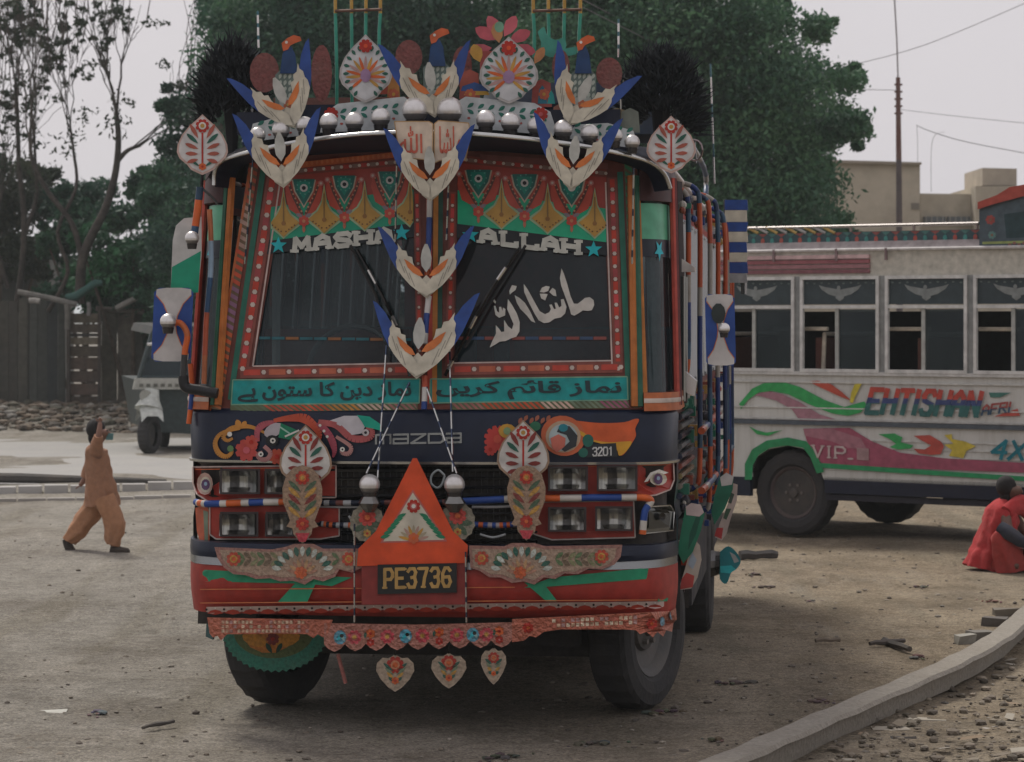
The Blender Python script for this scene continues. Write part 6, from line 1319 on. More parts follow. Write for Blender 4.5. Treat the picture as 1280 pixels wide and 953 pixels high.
# striped blue and white panel standing off the rear flank
bt = B1.flat(3.6)
base_ = MB(); x0, x1 = 906, 935
for k, (y0, y1, c_) in enumerate([(250, 263, BLUE), (263, 278, CREAM), (278, 290, BLUE), (290, 303, CREAM), (303, 316, BLUE), (316, 328, CREAM), (328, 342, BLUE), (342, 354, (.3, .3, .3))]):
    mb = MB(); mb.prism([bt(x0, y1 - .4), bt(x1 - (k % 3), y1 - .4), bt(x1 - ((k + 1) % 3), y0), bt(x0, y0)], (0, .05, 0), c_); PB('striped_slat', mb, PAINT)
mb = MB(); mb.tube([bt(908, 250, -.08), bt(909, 372, -.08)], .018, (.3, .3, .3), 6); mb.tube([bt(930, 250, -.08), bt(930, 368, -.08)], .018, (.3, .3, .3), 6); PB('slat_support', mb, METAL)['kind'] = 'stuff'
# curved fender flaps
def flap(outline, dep, col, bandsC, name, lab, thick=.10):
    d = Decal(B1.flat(dep), 0, 60); d.plate(outline, col, thick, 0, (.3, .28, .25))
    for P, c in bandsC: d.poly(P, c, 1)
    return PB(name, d, GLOSS, label=lab)
flap([(857, 634), (864, 629), (876, 631), (881, 642), (876, 664), (866, 690), (854, 705), (847, 690), (852, 660)], .48, (.02, .16, .09), [([(857, 634), (864, 629), (876, 631), (880, 641), (874, 646), (858, 644)], (.5, .4, .38)), ([(870, 646), (876, 646), (870, 668), (860, 688), (862, 668)], (.01, .08, .05))], 'fender_flap', 'upper green front fender flap with a white cap')
flap([(868, 674), (875, 682), (877, 700), (872, 722), (864, 736), (848, 738), (856, 712), (862, 690)], .50, (.42, .36, .30), [([(852, 724), (858, 716), (868, 720), (866, 734), (850, 737)], (.42, .06, .05)), ([(865, 690), (871, 700), (866, 712), (860, 706)], (.3, .35, .4))], 'fender_flap', 'lower cream front fender flap with a red flower')
flap([(900, 596), (908, 591), (917, 596), (916, 612), (906, 636), (893, 656), (889, 640), (894, 616)], 1.35, (.02, .15, .09), [([(900, 597), (908, 591), (917, 596), (915, 606), (902, 608)], (.5, .48, .46))], 'fender_flap', 'second green fender flap farther back')
flap([(916, 604), (922, 606), (921, 626), (914, 646), (908, 668), (902, 676), (894, 672), (900, 654), (910, 630)], 1.40, (.44, .36, .32), [([(896, 660), (904, 660), (902, 674), (893, 670)], (.42, .05, .05)), ([(908, 636), (914, 636), (908, 650), (904, 648)], (.05, .1, .06)), ([(914, 616), (918, 618), (914, 630), (910, 628)], (.05, .08, .06))], 'fender_flap', 'second cream fender flap farther back with a red flower')
d = Decal(B1.flat(4.0), 0, 60); d.plate(curve([(900, 690), (910, 683), (920, 690), (926, 702), (920, 712), (914, 716), (908, 730), (900, 724), (900, 708)], 3), (.03, .22, .24), .15, 0, (.05, .2, .2)); d.poly([(900, 708), (914, 707), (920, 712), (912, 717), (901, 716)], (.05, .5, .52), 1); d.poly([(912, 690), (919, 694), (924, 702), (918, 704)], (.4, .42, .4), 1); PB('hub_ornament', d, GLOSS, label='turquoise ornament sticking out by the rear wheel'); mb = MB(); mb.tube([(1.05, 4.12, .39), (1.16, 4.12, .40), (1.24, 4.1, .41)], [.10, .07, .05], (.12, .12, .12), 12); PB('hub_stem', mb, METAL)
# --- roof rail along the top, rear half
for sg in (1, -1):
    rail([(sg * .98, .9, 2.66), (sg * 1.0, 1.1, 2.80), (sg * 1.02, 1.6, 2.82), (sg * 1.02, 5.8, 2.80), (sg * 1.02, 6.1, 2.64)], .018, [(.05, .08, .14), (.3, .28, .26)], 12, 'roof_rail')
mb = MB(); P = [B1.at(868 + 10 * math.cos(k * .52), 188 + 13 * math.sin(k * .52), 1.2) for k in range(13)]; mb.tube(P, .006, (.25, .2, .2), 5); mb.tube([B1.at(868, 176, 1.2), B1.at(870, 204, 1.2)], .005, (.3, .3, .3), 5); PB('wire_hoop', mb, METAL)
mb = MB(); mb.box((.55, 1.6, 2.84), (.8, .7, .25), (.03, .05, .08)); mb.box((-.5, 2.0, 2.82), (.9, 1.1, .2), (.12, .05, .04)); PB('roof_box', mb, FABRIC)['kind'] = 'stuff'
# --- chains with balls
def chain(a, b, o0, o1, col=(.5, .5, .48), r=.0045):
    mb = MB(); P = [B1.at(a[0] + (b[0] - a[0]) * k / 14, a[1] + (b[1] - a[1]) * k / 14, o0 + (o1 - o0) * k / 14) for k in range(15)]
    mb.tube(P, r, lambda i: col if i % 3 else (.05, .07, .12), 5); PB('hanging_chain', mb, METAL)
for a, b, o0, o1 in (((483, 432), (472, 600), .0, -.16), ((512, 478), (458, 592), -.05, -.18), ((531, 478), (571, 592), -.05, -.18), ((562, 440), (566, 590), .0, -.16), ((443, 655), (443, 778), -.2, -.17), ((582, 690), (583, 778), -.2, -.17), ((562, 196), (558, 300), -.15, -.05), ((496, 200), (494, 300), -.12, 0), ((792, 210), (790, 330), -.05, .05), ((316, 200), (306, 330), -.05, .08)): chain(a, b, o0, o1)
for (x, y) in ((462, 606), (568, 606)):
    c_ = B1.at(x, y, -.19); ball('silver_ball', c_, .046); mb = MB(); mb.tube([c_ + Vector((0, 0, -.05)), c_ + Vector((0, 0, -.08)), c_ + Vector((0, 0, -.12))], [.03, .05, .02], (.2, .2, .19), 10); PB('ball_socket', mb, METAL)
banded([(537, 250), (536, 300), (534, 345)], .09, .013, [(.5, .48, .45), (.02, .05, .2), (.02, .05, .2), (.5, .48, .45), ORANGE], 'centre_rod', seg=5); banded([(536, 370), (533, 400), (531, 430)], .09, .013, [(.5, .48, .45), (.02, .05, .2), (.5, .48, .45)], 'centre_rod', seg=3); banded([(531, 470), (531, 490), (530, 512)], .07, .013, [(.42, .07, .03), (.5, .48, .45), (.02, .05, .2)], 'centre_rod', seg=3)
mb = MB()
for k in range(12): p = B1.at(422 + k * .8, 818 + k * 3, -.0); mb.tube([p, p + Vector((.004, 0, -.012))], .009, (.3, .1, .08), 5)
PB('bead_tassel', mb, CLOTH)['kind'] = 'stuff'
# --- inside: seats, dashboard, steering wheel
mb = MB(); mb.box((0, .42, 1.40), (1.75, .35, .12), (.04, .025, .025)); mb.box((0, .34, 1.30), (1.8, .25, .2), (.03, .02, .02)); PB('dashboard', mb, MATTE)
mb = MB(); c_ = Vector((-.42, .62, 1.60)); P = [c_ + Vector((.20 * math.cos(a), .09 * math.sin(a), .19 * math.sin(a))) for a in [k * math.pi / 12 for k in range(25)]]; mb.tube(P, .014, (.34, .34, .32), 6, cap=False); mb.tube([c_, c_ + Vector((0, -.1, -.25))], .02, (.03, .03, .03), 6); mb.tube([P[0], P[12]], .01, (.05, .05, .05), 5); PB('steering_wheel', mb, METAL, smooth=60)
for r_, y in enumerate((1.2, 2.1, 3.0, 3.9, 4.8, 5.7)):
    for x in (-.62, .62):
        mb = MB(); mb.box((x, y, 1.12), (.72, .45, .12), (.10, .03, .025)); mb.box((x, y + .22, 1.45), (.72, .10, .65), [(.26, .06, .05), (.08, .12, .14)][r_ % 2]); PB('seat', mb, FABRIC)
for x in (-.85, .9): mb = MB(); mb.tube([(x, 1.0, .85), (x, 1.0, 2.45)], .022, (.4, .44, .44), 6); PB('grab_pole', mb, METAL)
mb = MB(); mb.box((0, .66, 2.42), (1.7, .04, .14), (.1, .04, .03)); PB('cab_header', mb, FABRIC)
# --- wheels
def wheel(name, c, steer, parent, r=.39, w=.205, sg=1, rimcol=(.10, .10, .10), lugs=True, hub=(.05, .05, .05)):
    """tyre with shoulder lugs; rim and hub are its own pieces; the outer face looks along +x*sg"""
    root = bpy.data.objects.new(name, None)
    m = Matrix.Rotation(steer, 3, 'Z'); mb = MB()
    prof = [(.60, .36), (.66, .47), (.80, .50), (.93, .45), (.985, .36), (1, .2), (1, 0), (1, -.2), (.985, -.36), (.93, -.45), (.80, -.50), (.66, -.47), (.60, -.36)]
    N = 48; b = []
    for i in range(N):
        a = 2 * math.pi * i / N
        for (q, u) in prof:
            rr = r * q * (1 - (.022 if q > .97 and i % 2 else 0)); b.append(Vector((u * w, rr * math.cos(a), rr * math.sin(a))))
    K = len(prof); mb.add([m @ v for v in b], [(i * K + k, i * K + k + 1, ((i + 1) % N) * K + k + 1, ((i + 1) % N) * K + k) for i in range(N) for k in range(K - 1)], (.022, .022, .023))
    ty = mb.build(name, RUBBER, parent, None, c)
    mb = MB(); rp = [(.62, .34), (.60, .40), (.55, .36), (.50, .18), (.30, .12), (.28, .22), (.12, .26), (.10, .38), (0, .40)]; K = len(rp); N = 28
    vs = [m @ Vector((u * w * sg, r * q * math.cos(2 * math.pi * i / N), r * q * math.sin(2 * math.pi * i / N))) for i in range(N) for (q, u) in rp]
    mb.add(vs, [(i * K + k, i * K + k + 1, ((i + 1) % N) * K + k + 1, ((i + 1) % N) * K + k) for i in range(N) for k in range(K - 1)], [rimcol if k < 4 else hub for i in range(N) for k in range(K - 1)])
    rim = mb.build('rim', MATTE, ty, 40); fixn(rim)
    mb = MB(); mb.tube([m @ Vector((-w * .3, 0, 0)), m @ Vector((w * .1, 0, 0))], r * .6, (.03, .03, .03), 20); mb.build('wheel_drum', MATTE, ty)
    mb = MB()
    for k in range(6):
        a = k * math.pi / 3; p = m @ Vector((sg * w * .20, r * .2 * math.cos(a), r * .2 * math.sin(a))); mb.tube([p, p + m @ Vector((sg * .03, 0, 0))], .014, (.12, .11, .10), 6)
    mb.build('wheel_nut', MATTE, ty)['kind'] = 'stuff'
    return ty
for (x, sg) in ((-.81, -1), (.89, 1)): wheel('front_wheel', (x, .90, .385), R(-20), bus, sg=sg)
for (x, sg) in ((-.99, -1), (1.03, 1)): wheel('rear_wheel', (x, 4.12, .385), 0, bus, sg=sg)
mb = MB(); mb.tube([(-.8, .9, .40), (0, .9, .34), (.85, .9, .40)], .05, BLACK, 8); PB('front_axle', mb, MATTE)
mb = MB(); mb.tube([(-.8, 4.12, .40), (.85, 4.12, .40)], .06, BLACK, 8); mb.sphere((0, 4.12, .40), .18, BLACK); PB('rear_axle', mb, MATTE)
mb = MB(); mb.box((0, 2.4, .48), (1.9, .9, .45), BLACK); mb.box((0, 5.3, .5), (1.9, 1.0, .4), BLACK); mb.box((0, 3.05, .75), (2.0, 5.0, .06), BLACK); PB('underfloor_shade_box', mb, MATTE)  # boxes and sheet added below the floor to deepen the shade there
for sg in (1, -1):
    mb = MB(); P = []
    for k in range(13): a = math.pi * k / 12; P.append(Vector((sg * (xo - .25), .92 + .47 * math.cos(a), .42 + .47 * math.sin(a))))
    mb.add(P + [p + Vector((sg * .27, 0, 0)) for p in P], [(k, k + 1, k + 14, k + 13) for k in range(12)], BLACK); PB('wheel_arch', mb, MATTE)
# ================================================================ THE STRIPED WHITE BUS
B2 = Frame(2.34, 23.17, R(-35))
sb = B2.empty('striped_bus'); tag(sb, 'white bus seen from its side, painted with green and maroon swooshes', 'bus')
s0 = B2.flat(0)
def P2(name, mb, mat=PAINT, parent=sb, smooth=None, label=None): return mb.build(name, mat, parent, smooth, None, label)
WB = (.50, .50, .46)
def xl(px, py=466): return s0(px, py).x
def zl(px, py): return s0(px, py).z
XL, XR = -2.4, 5.6
ZW0, ZW1, ZT = zl(1000, 465), zl(1000, 346), zl(1000, 318)       # window sill, window head, gutter
mb = MB()       # lower side with the wheel arch cut out
arch = [s0(938, 612), s0(937, 590), s0(944, 573), s0(960, 562), s0(985, 557), s0(1008, 562), s0(1021, 577), s0(1028, 595), s0(1030, 612)]
zb = zl(1030, 600); lo = [Vector((XL, 0, zb)), Vector((arch[0].x, 0, zb))] + [Vector((p.x, 0, max(zb, p.z))) for p in arch[1:-1]] + [Vector((arch[-1].x, 0, zb)), Vector((XR, 0, zb)), Vector((XR, 0, ZW0)), Vector((XL, 0, ZW0))]
mb.prism(lo, (0, .05, 0), WB); P2('side_panel', mb, STREAK)
mb = MB()       # horizontal ribs and rub rails
for z, h_, r_, c_ in ((ZW0 - .01, .03, .02, (.5, .5, .47)), (ZW0 - .085, .012, .012, WB), (ZW0 - .30, .010, .008, WB)): mb.box(((XL + XR) / 2, -.005, z), (XR - XL, r_ * 2, h_), c_)
for k in range(5):
    mb.box(((arch[-1].x + XR) / 2 + .02, -.003, zb + .09 + k * .062), (XR - arch[-1].x - .06, .012, .010), WB)
zr = s0(1100, 531).z; mb.box(((XL + XR) / 2, -.012, zr), (XR - XL, .03, .036), (.07, .085, .10)); mb.box(((XL + XR) / 2, -.010, zr + .030), (XR - XL, .02, .012), (.4, .4, .38))
P2('side_rib', mb)['kind'] = 'stuff'
# upper side: header, pillars, glass
mb = MB(); mb.box(((XL + XR) / 2, .03, (ZW1 + ZT) / 2 + .02), (XR - XL, .06, ZT - ZW1 + .04), (.47, .45, .38)); P2('header_panel', mb)
edges = [890, 998, 1104, 1207.5, 1312, 1418]; xs_ = [xl(e) for e in edges]; pitch = xs_[2] - xs_[1]; xs_ = [xs_[1] + pitch * (k - 3) for k in range(9)]
zt2 = zl(1000, 384)     # transom
for k in range(len(xs_) - 1):
    a, b = xs_[k] + .028, xs_[k + 1] - .028
    if b < XL or a > XR: continue
    mb = MB(); mb.box((xs_[k], .02, (ZW0 + ZW1) / 2), (.05, .06, ZW1 - ZW0), (.24, .25, .24)); P2('window_pillar', mb)
    f = MB(); fw = .028; fc = (.55, .55, .52)
    for (x0, x1, z0, z1) in ((a, b, ZW1 - fw, ZW1), (a, b, ZW0, ZW0 + fw), (a, a + fw, ZW0 + fw, ZW1 - fw), (b - fw, b, ZW0 + fw, ZW1 - fw), (a + fw, b - fw, zt2 - fw / 2, zt2 + fw / 2)): f.box(((x0 + x1) / 2, -.012, (z0 + z1) / 2), (x1 - x0 - .001, .035, z1 - z0 - .001), fc)
    w = P2('window', f)
    m_ = MB(); m_.box(((a + b) / 2, .0, (zt2 + ZW1) / 2), (b - a - fw * 2, .008, ZW1 - zt2 - fw * 1.5), (.035, .05, .055)); m_.build('transom_pane', GLOSS, w)
    # winged emblem on the transom
    d = Decal(lambda u, v, off=0: Vector((u, .0 - off, v)), .008, 9); cxm = (a + b) / 2; cz = (zt2 + ZW1) / 2 - .005; E_ = (.20, .22, .21)
    for s_ in (1, -1): d.poly([(cxm, cz + .02), (cxm + s_ * .06, cz + .03), (cxm + s_ * .15, cz + .045), (cxm + s_ * .20, cz + .06), (cxm + s_ * .17, cz + .02), (cxm + s_ * .10, cz - .02), (cxm + s_ * .04, cz - .035), (cxm, cz - .03)], E_, 0)
    d.poly([(cxm - .03, cz), (cxm + .03, cz), (cxm + .04, cz - .05), (cxm, cz - .075), (cxm - .04, cz - .05)], E_, 1); ell(d, cxm - .01, cz + .035, .018, .02, E_, 2, 7)
    ep = d.build('transom_emblem', PAINT, w); d = Decal(lambda u, v, off=0: Vector((u, .0 - off, v)), .008, 9)
    for q in range(10): ell(d, a + .06 + q * (b - a - .12) / 9, ZW1 - .055 - (q % 2) * .005, .014, .008, (.10, .13, .12), 0, 5)
    d.build('transom_dots', PAINT, w)['kind'] = 'stuff'
    mid = a + (b - a) * .46
    m_ = MB(); m_.box(((mid + b) / 2, .012, (ZW0 + zt2) / 2), (b - mid - fw, .008, zt2 - ZW0 - fw * 1.5), (.04, .06, .07)); m_.build('sliding_pane', GLASS, w)
    m_ = MB(); m_.box((mid, .006, (ZW0 + zt2) / 2), (.032, .03, zt2 - ZW0 - fw), (.36, .37, .34)); m_.build('slider_frame', PAINT, w)
mb = MB(); mb.box(((XL + XR) / 2, 1.0, .93), (XR - XL, 1.95, .06), (.04, .035, .03)); P2('floor', mb, MATTE)
mb = MB(); mb.box(((XL + XR) / 2, 2.0, 1.2), (XR - XL, .05, 1.2), WB); mb.box(((XL + XR) / 2, 1.995, 1.62), (XR - XL - .1, .06, .55), (.02, .025, .03)); P2('far_side', mb, PAINT)
for x in (XL, XR): mb = MB(); mb.box((x, 1.0, 1.55), (.05, 1.98, 1.85), WB); P2('end_wall', mb, PAINT)
for k in range(7):
    x = -1.9 + k * .95
    mb = MB(); mb.box((x, .6, 1.15), (.42, .9, .12), (.09, .03, .025)); mb.box((x + .2, .6, 1.42), (.09, .9, .5), (.10, .04, .03)); st = P2('seat', mb, FABRIC)
    mb = MB(); mb.tube([(x + .22, .15, 1.2), (x + .24, .15, 1.70), (x + .24, 1.05, 1.70), (x + .22, 1.05, 1.2)], .02, (.5, .45, .36), 6); mb.tube([(x - .2, .13, 1.38), (x + .22, .13, 1.38)], .018, (.5, .45, .36), 6); mb.tube([(x - .22, .1, ZW0 + .36), (x + .3, .1, ZW0 + .36)], .018, (.5, .45, .36), 6); mb.build('seat_rail', PAINT, st)
# skirt, roof, gutter stripes
mb = MB(); mb.prism([s0(1030, 596), Vector((XR, 0, s0(1030, 596).z)), Vector((XR, 0, zb - .11)), Vector((s0(1031, 600).x, 0, zb - .11))], (0, .05, 0), (.008, .011, .026)); mb.box(((arch[-1].x + XR) / 2, .06, zb - .145), (XR - arch[-1].x, .05, .05), (.02, .02, .03)); fixn(P2('skirt_panel', mb))
mb = MB(); mb.box((XL / 2 + arch[0].x / 2, .02, zb - .08), (arch[0].x - XL, .05, .16), (.012, .016, .03)); P2('skirt_panel', mb)
mb = MB(); sec = [(0, ZT + .03), (.05, ZT + .10), (.3, ZT + .17), (1, ZT + .20), (1.7, ZT + .17), (1.95, ZT + .1), (2.0, ZT + .03)]
mb.add([(x, y, z) for x in (XL, XR) for y, z in sec] , [(k, k + 1, k + 8, k + 7) for k in range(6)], (.34, .30, .29)); P2('roof', mb, PAINT, smooth=50)
mb = MB()
xe = xl(1088, 330)
for z, c_, o_ in ((zl(1000, 322), (.52, .36, .35), .045), (zl(1000, 328), (.26, .09, .10), .03), (zl(1000, 334), (.30, .14, .15), .022), (zl(1000, 340), (.20, .08, .09), .015)): mb.box(((XL + xe) / 2, -.01, z), (xe - XL, o_, .032), c_)
P2('gutter_stripe', mb)['kind'] = 'stuff'
mb = MB(); mb.tube([(XL, -.03, ZT + .03), (XR, -.03, ZT + .03)], .014, (.5, .48, .46), 6); P2('gutter_rail', mb)
for x in (970, 1048, 1110): mb = MB(); mb.box((xl(x, 320), -.035, ZT - .01), (.02, .02, .10), (.2, .14, .14)); P2('gutter_clip', mb)
# roof rack with a patterned side board
zk0, zk1 = zl(1000, 311), zl(1000, 291); zk2 = zl(1000, 284)
mb = MB(); xr_ = xl(1222, 300); mb.box(((XL + xr_) / 2, .07, (zk0 + zk1) / 2), (xr_ - XL, .03, zk1 - zk0), (.04, .075, .085)); P2('rack_board', mb)
d = Decal(lambda u, v, off=0: Vector((u, .055 - off, v)), .002, 9); n_ = 46; hh = zk1 - zk0
for k in range(n_):
    x = XL + (xr_ - XL) * k / n_; w_ = (xr_ - XL) / n_
    ell(d, x + w_ / 2, zk0 + hh * .52, w_ * .22, hh * .2, (.34, .08, .06) if k % 2 else (.05, .22, .2), 1, 7); d.poly([(x, zk0 + .004), (x + w_ * .5, zk0 + hh * .28), (x + w_, zk0 + .004)], [(.25, .12, .06), (.1, .22, .2)][k % 2], 0); d.poly([(x, zk1 - .004), (x + w_ * .5, zk1 - hh * .25), (x + w_, zk1 - .004)], [(.06, .16, .14), (.24, .07, .06)][k % 2], 0)
P2('rack_pattern', d)
mb = MB(); mb.tube([(XL, .05, zk2), (xl(1220, 284), .05, zk2 - .0)], .014, (.30, .28, .27), 6)
P2('rack_rail', mb, METAL)
for k, px in enumerate(range(930, 1030, 12)):
    a = s0(px, 284); b = s0(px + 14, 291.5); mb = MB(); mb.tube([(a.x, .05, a.z), (b.x, .05, b.z)], .013, [(.40, .27, .08), (.3, .3, .28)][k % 2], 5); P2('rack_strut', mb)
for px in (1060, 1139, 1218): mb = MB(); a = s0(px, 283); mb.tube([(a.x, .05, zk2), (a.x, .05, zk1)], .013, (.25, .2, .18), 5); P2('rack_post', mb)
# crown cabin on the roof, at the right edge
d = Decal(B2.flat(-.02), 0, 60)
d.plate([(1224, 310), (1224, 262), (1240, 252), (1300, 236), (1340, 236), (1340, 312)], (.06, .085, .10), .6); d.poly([(1255, 268), (1300, 262), (1300, 296), (1258, 298)], (.02, .045, .05), 1)
flower(d, 1238, 275, 6, 7, (.3, .06, .05), (.2, .1, .06), 1); flower(d, 1240, 294, 5, 7, (.1, .2, .18), (.2, .1, .06), 1); line(d, [(1228, 304), (1300, 302)], 3, (.25, .3, .1), 1)
for k in range(7): ell(d, 1262 + k * 6, 306 - (k % 2) * 2, 2.4, 2, (.22, .1, .08), 2, 6)
P2('roof_crown', d)
d = Decal(B2.flat(-.05), 0, 60); d.plate([(1222, 262), (1222, 253), (1246, 244), (1262, 234), (1345, 220), (1345, 234), (1300, 240), (1240, 256)], (.34, .06, .04), .65); P2('crown_eave', d)
# painted swooshes
d = Decal(s0, .011, 30); GG = (.03, .30, .08); PK = (.30, .07, .11)
d.poly([(924, 505), (940, 486), (955, 479), (980, 478), (1000, 484), (1030, 500), (1055, 509), (1080, 502), (1083, 506), (1076, 516), (1060, 520), (1040, 517), (1010, 505), (985, 493), (965, 489), (948, 491), (935, 500), (926, 512)], GG, 1)
d.poly([(1011, 477), (1022, 476), (1038, 480), (1052, 490), (1064, 501), (1050, 496), (1035, 489), (1022, 483)], (.42, .07, .04), 2); d.poly([(1062, 503), (1064, 491), (1068, 481), (1078, 478), (1074, 486), (1069, 496), (1066, 504)], (.5, .42, .04), 2)
d.poly([(940, 494), (960, 489), (978, 493), (1000, 503), (1024, 518), (1050, 526), (1000, 527), (990, 512), (970, 501), (952, 496)], (.32, .16, .19), 0)
d.poly([(1004, 536), (1062, 535), (1090, 552), (1125, 566), (1180, 573), (1300, 580), (1300, 592), (1140, 586), (1028, 580), (1016, 566), (1008, 550)], PK, 1)
d.poly([(1004, 536), (1040, 536), (1076, 548), (1084, 562), (1060, 560), (1040, 552), (1006, 545)], (.33, .14, .17), 2)
d.poly([(1098, 543), (1118, 542), (1128, 547), (1126, 553), (1142, 557), (1138, 561), (1122, 562), (1112, 559), (1120, 555), (1112, 549)], GG, 2); d.poly([(1142, 545), (1162, 544), (1176, 552), (1180, 558), (1176, 568), (1164, 569), (1148, 567), (1142, 561), (1156, 562), (1164, 557), (1154, 552)], (.42, .07, .05), 2); d.poly([(1180, 544), (1190, 543), (1190, 549), (1206, 552), (1220, 558), (1208, 564), (1204, 573), (1186, 570), (1190, 563), (1180, 556), (1192, 555)], (.5, .40, .05), 2)
d.poly([(936, 533), (946, 538), (958, 541), (978, 538), (960, 545), (946, 543)], GG, 2)
d.poly([(1236, 491), (1264, 491), (1250, 497), (1238, 497)], (.05, .16, .13), 1); d.poly([(1272, 511), (1275, 520), (1242, 521)], (.42, .07, .05), 1)
P2('painted_swoosh', d)
d = Decal(s0, .014, 30)
rim_ = [(931, 600), (931, 580), (940, 562), (958, 551), (985, 547), (1008, 552), (1020, 566), (1030, 590)]; rin = [(940, 600), (941, 582), (948, 569), (963, 560), (985, 557), (1004, 560), (1013, 572), (1021, 592)]
for k in range(7): d.poly([rim_[k], rim_[k + 1], rin[k + 1], rin[k]], (.02, .22, .08), k % 2)
line(d, [(1026, 582), (1160, 591), (1300, 600)], 6, (.02, .24, .09), 3); P2('arch_stripe', d)
d = Decal(s0, .018, 30); letters(d, 'EHTISHAN', (1083, 516), (1220, 520), 29, 6.2, None, 2, .42, 0, .25, [(-.3, .42, (.03, .12, .11)), (.42, .66, (.04, .06, .16)), (.66, 1.3, (.42, .06, .04))]); P2('painted_name', d)
d = Decal(s0, .018, 30); letters(d, 'AFRI', (1227, 519), (1262, 515), 12, 2.6, None, 2, .3, 0, .2, [(-.3, .5, (.03, .07, .12)), (.5, 1.3, (.3, .06, .05))]); P2('painted_name', d)
d = Decal(s0, .018, 30); letters(d, 'VIP.', (1016, 571), (1066, 574), 14, 2.6, (.45, .36, .34), 3, .5, 2.6); P2('painted_name', d)
d = Decal(s0, .018, 30); letters(d, '4X4', (1238, 573), (1300, 576), 22, 4.5, (.01, .16, .20), 3, .3, 0, .3); P2('painted_name', d)
d = Decal(s0, .018, 30); d.plate([(1071, 560), (1086, 561), (1086, 576), (1071, 575)], (.32, .2, .2), .01); P2('filler_flap', d)
# wheels, axles, underbody
wc = s0(987, 621); rad = (H - (621 - HY) / F * 23.17)
wheel('rear_wheel', (wc.x, .14, .365), R(90), sb, r=.365, w=.2, sg=-1, rimcol=(.06, .045, .045)); wheel('rear_wheel', (wc.x, 1.82, .365), R(90), sb, r=.365, w=.2, sg=1)
wheel('front_wheel', (wc.x + 3.9, .14, .365), R(90), sb, r=.365, w=.2, sg=-1); wheel('front_wheel', (wc.x + 3.9, 1.82, .365), R(90), sb, r=.365, w=.2, sg=1)
for x in (wc.x, wc.x + 3.9): mb = MB(); mb.tube([(x, .2, .4), (x, 1.8, .4)], .06, BLACK, 8); mb.sphere((x, 1, .4), .15, BLACK); P2('axle', mb, MATTE)
mb = MB(); mb.box(((XL + XR) / 2, 1.0, .68), (XR - XL - .2, .9, .14), BLACK); mb.box((wc.x + 2.2, 1.25, .46), (2.4, .8, .40), (.012, .012, .014)); mb.box((wc.x - 1.0, 1, .6), (.8, 1.4, .4), BLACK); P2('chassis_and_shade_boxes', mb, MATTE)  # frame, plus a long low box added to keep the underside dark
mb = MB(); aP = [Vector((p.x, 0, p.z)) for p in arch]; mb.add(aP + [p + Vector((0, .45, 0)) for p in aP], [(k, k + 1, k + 10, k + 9) for k in range(8)] + [tuple(range(9, 18))], BLACK); P2('wheel_arch', mb, MATTE)
# ================================================================ AUTO RICKSHAW
RK = Frame(W(205, 0, 37.6).x, 37.6, R(16)); rk = RK.empty('auto_rickshaw'); tag(rk, 'small grey three wheeled rickshaw parked on the far road, half hidden by the left mirror', 'rickshaw')
r0 = RK.flat(0)
def rc(px, py, y): v = RK.at(px, py, y); v.z += 0; return v
DG_ = (.035, .05, .05)
mb = MB(); a = [rc(186, 504, -.05), rc(178, 490, -.05), rc(172, 472, .0), rc(190, 440, .35), rc(232, 436, .5), rc(320, 436, .5), rc(320, 548, .2), rc(228, 546, .1), rc(196, 520, -.02)]
mb = MB(); mb.prism([rc(192, 540, .1), rc(330, 548, .1), rc(330, 478, .1), rc(180, 478, .1)], (0, 2.2, .05), DG_); PB('body', mb, PAINT, rk)
mb = MB(); mb.prism([rc(174, 477, .05), rc(324, 477, .05), rc(312, 418, .35), rc(192, 418, .35)], (0, .02, 0), (.035, .05, .055)); PB('windscreen', mb, GLASS, rk)
for (x0, x1) in ((172, 190), (326, 314)): mb = MB(); mb.tube([rc(x0, 478, .04), rc(x1, 416, .34)], .03, DG_, 6); PB('windscreen_post', mb, PAINT, rk)
mb = MB(); q0 = [rc(188, 418, .35), rc(316, 418, .35), rc(312, 408, .42), rc(192, 408, .42)]; mb.prism(q0, (0, 1.9, .05), (.03, .035, .035)); PB('canopy', mb, FABRIC, rk)
mb = MB(); mb.prism([rc(166, 487, -.02), rc(330, 487, -.02), rc(330, 473, -.02), rc(169, 473, -.02)], (0, .06, 0), (.36, .36, .32)); PB('name_band', mb, PAINT, rk)
d = Decal(RK.flat(-.03), .002, 99)
for k in range(6): line(d, [(174 + k * 9, 482), (174 + k * 9 + 5, 482)], 4, (.12, .12, .1), 0); 
PB('band_mark', d, PAINT, rk)
mb = MB()       # mudguard over the front wheel: shield and horn
path = [rc(190, 487, -.04), rc(188, 500, -.06), rc(186, 512, -.10)]; mb.tube(path, [.10, .13, .20], (.46, .48, .44), 10); PB('front_shield', mb, PAINT, rk, 60)
c_ = rc(187, 530, -.05); mb = MB(); P = []
for k in range(11):
    a_ = R(10 + 160 * k / 10); P.append((math.cos(a_), math.sin(a_)))
rw = .30
for k in range(10):
    a0, a1 = P[k], P[k + 1]; q = [Vector((c_.x + s_ * .15 * w_, c_.y - rw * .9 * p[0], c_.z + .02 + rw * .78 * p[1])) for p in (a0, a1) for s_, w_ in ((-1, 1), (-.5, 1), (.5, 1), (1, 1))]
    for i, v in enumerate(q): v.z += (.05 if i % 4 in (1, 2) else -.03)
    mb.add(q, [(j, j + 1, j + 5, j + 4) for j in range(3)], (.50, .52, .48))
PB('mudguard', mb, PAINT, rk, 60)
fw_ = wheel('front_wheel', (c_.x, c_.y + .02, RK.at(187, 567.5, -.05).z + .262), R(-32), rk, r=.262, w=.16, sg=-1)
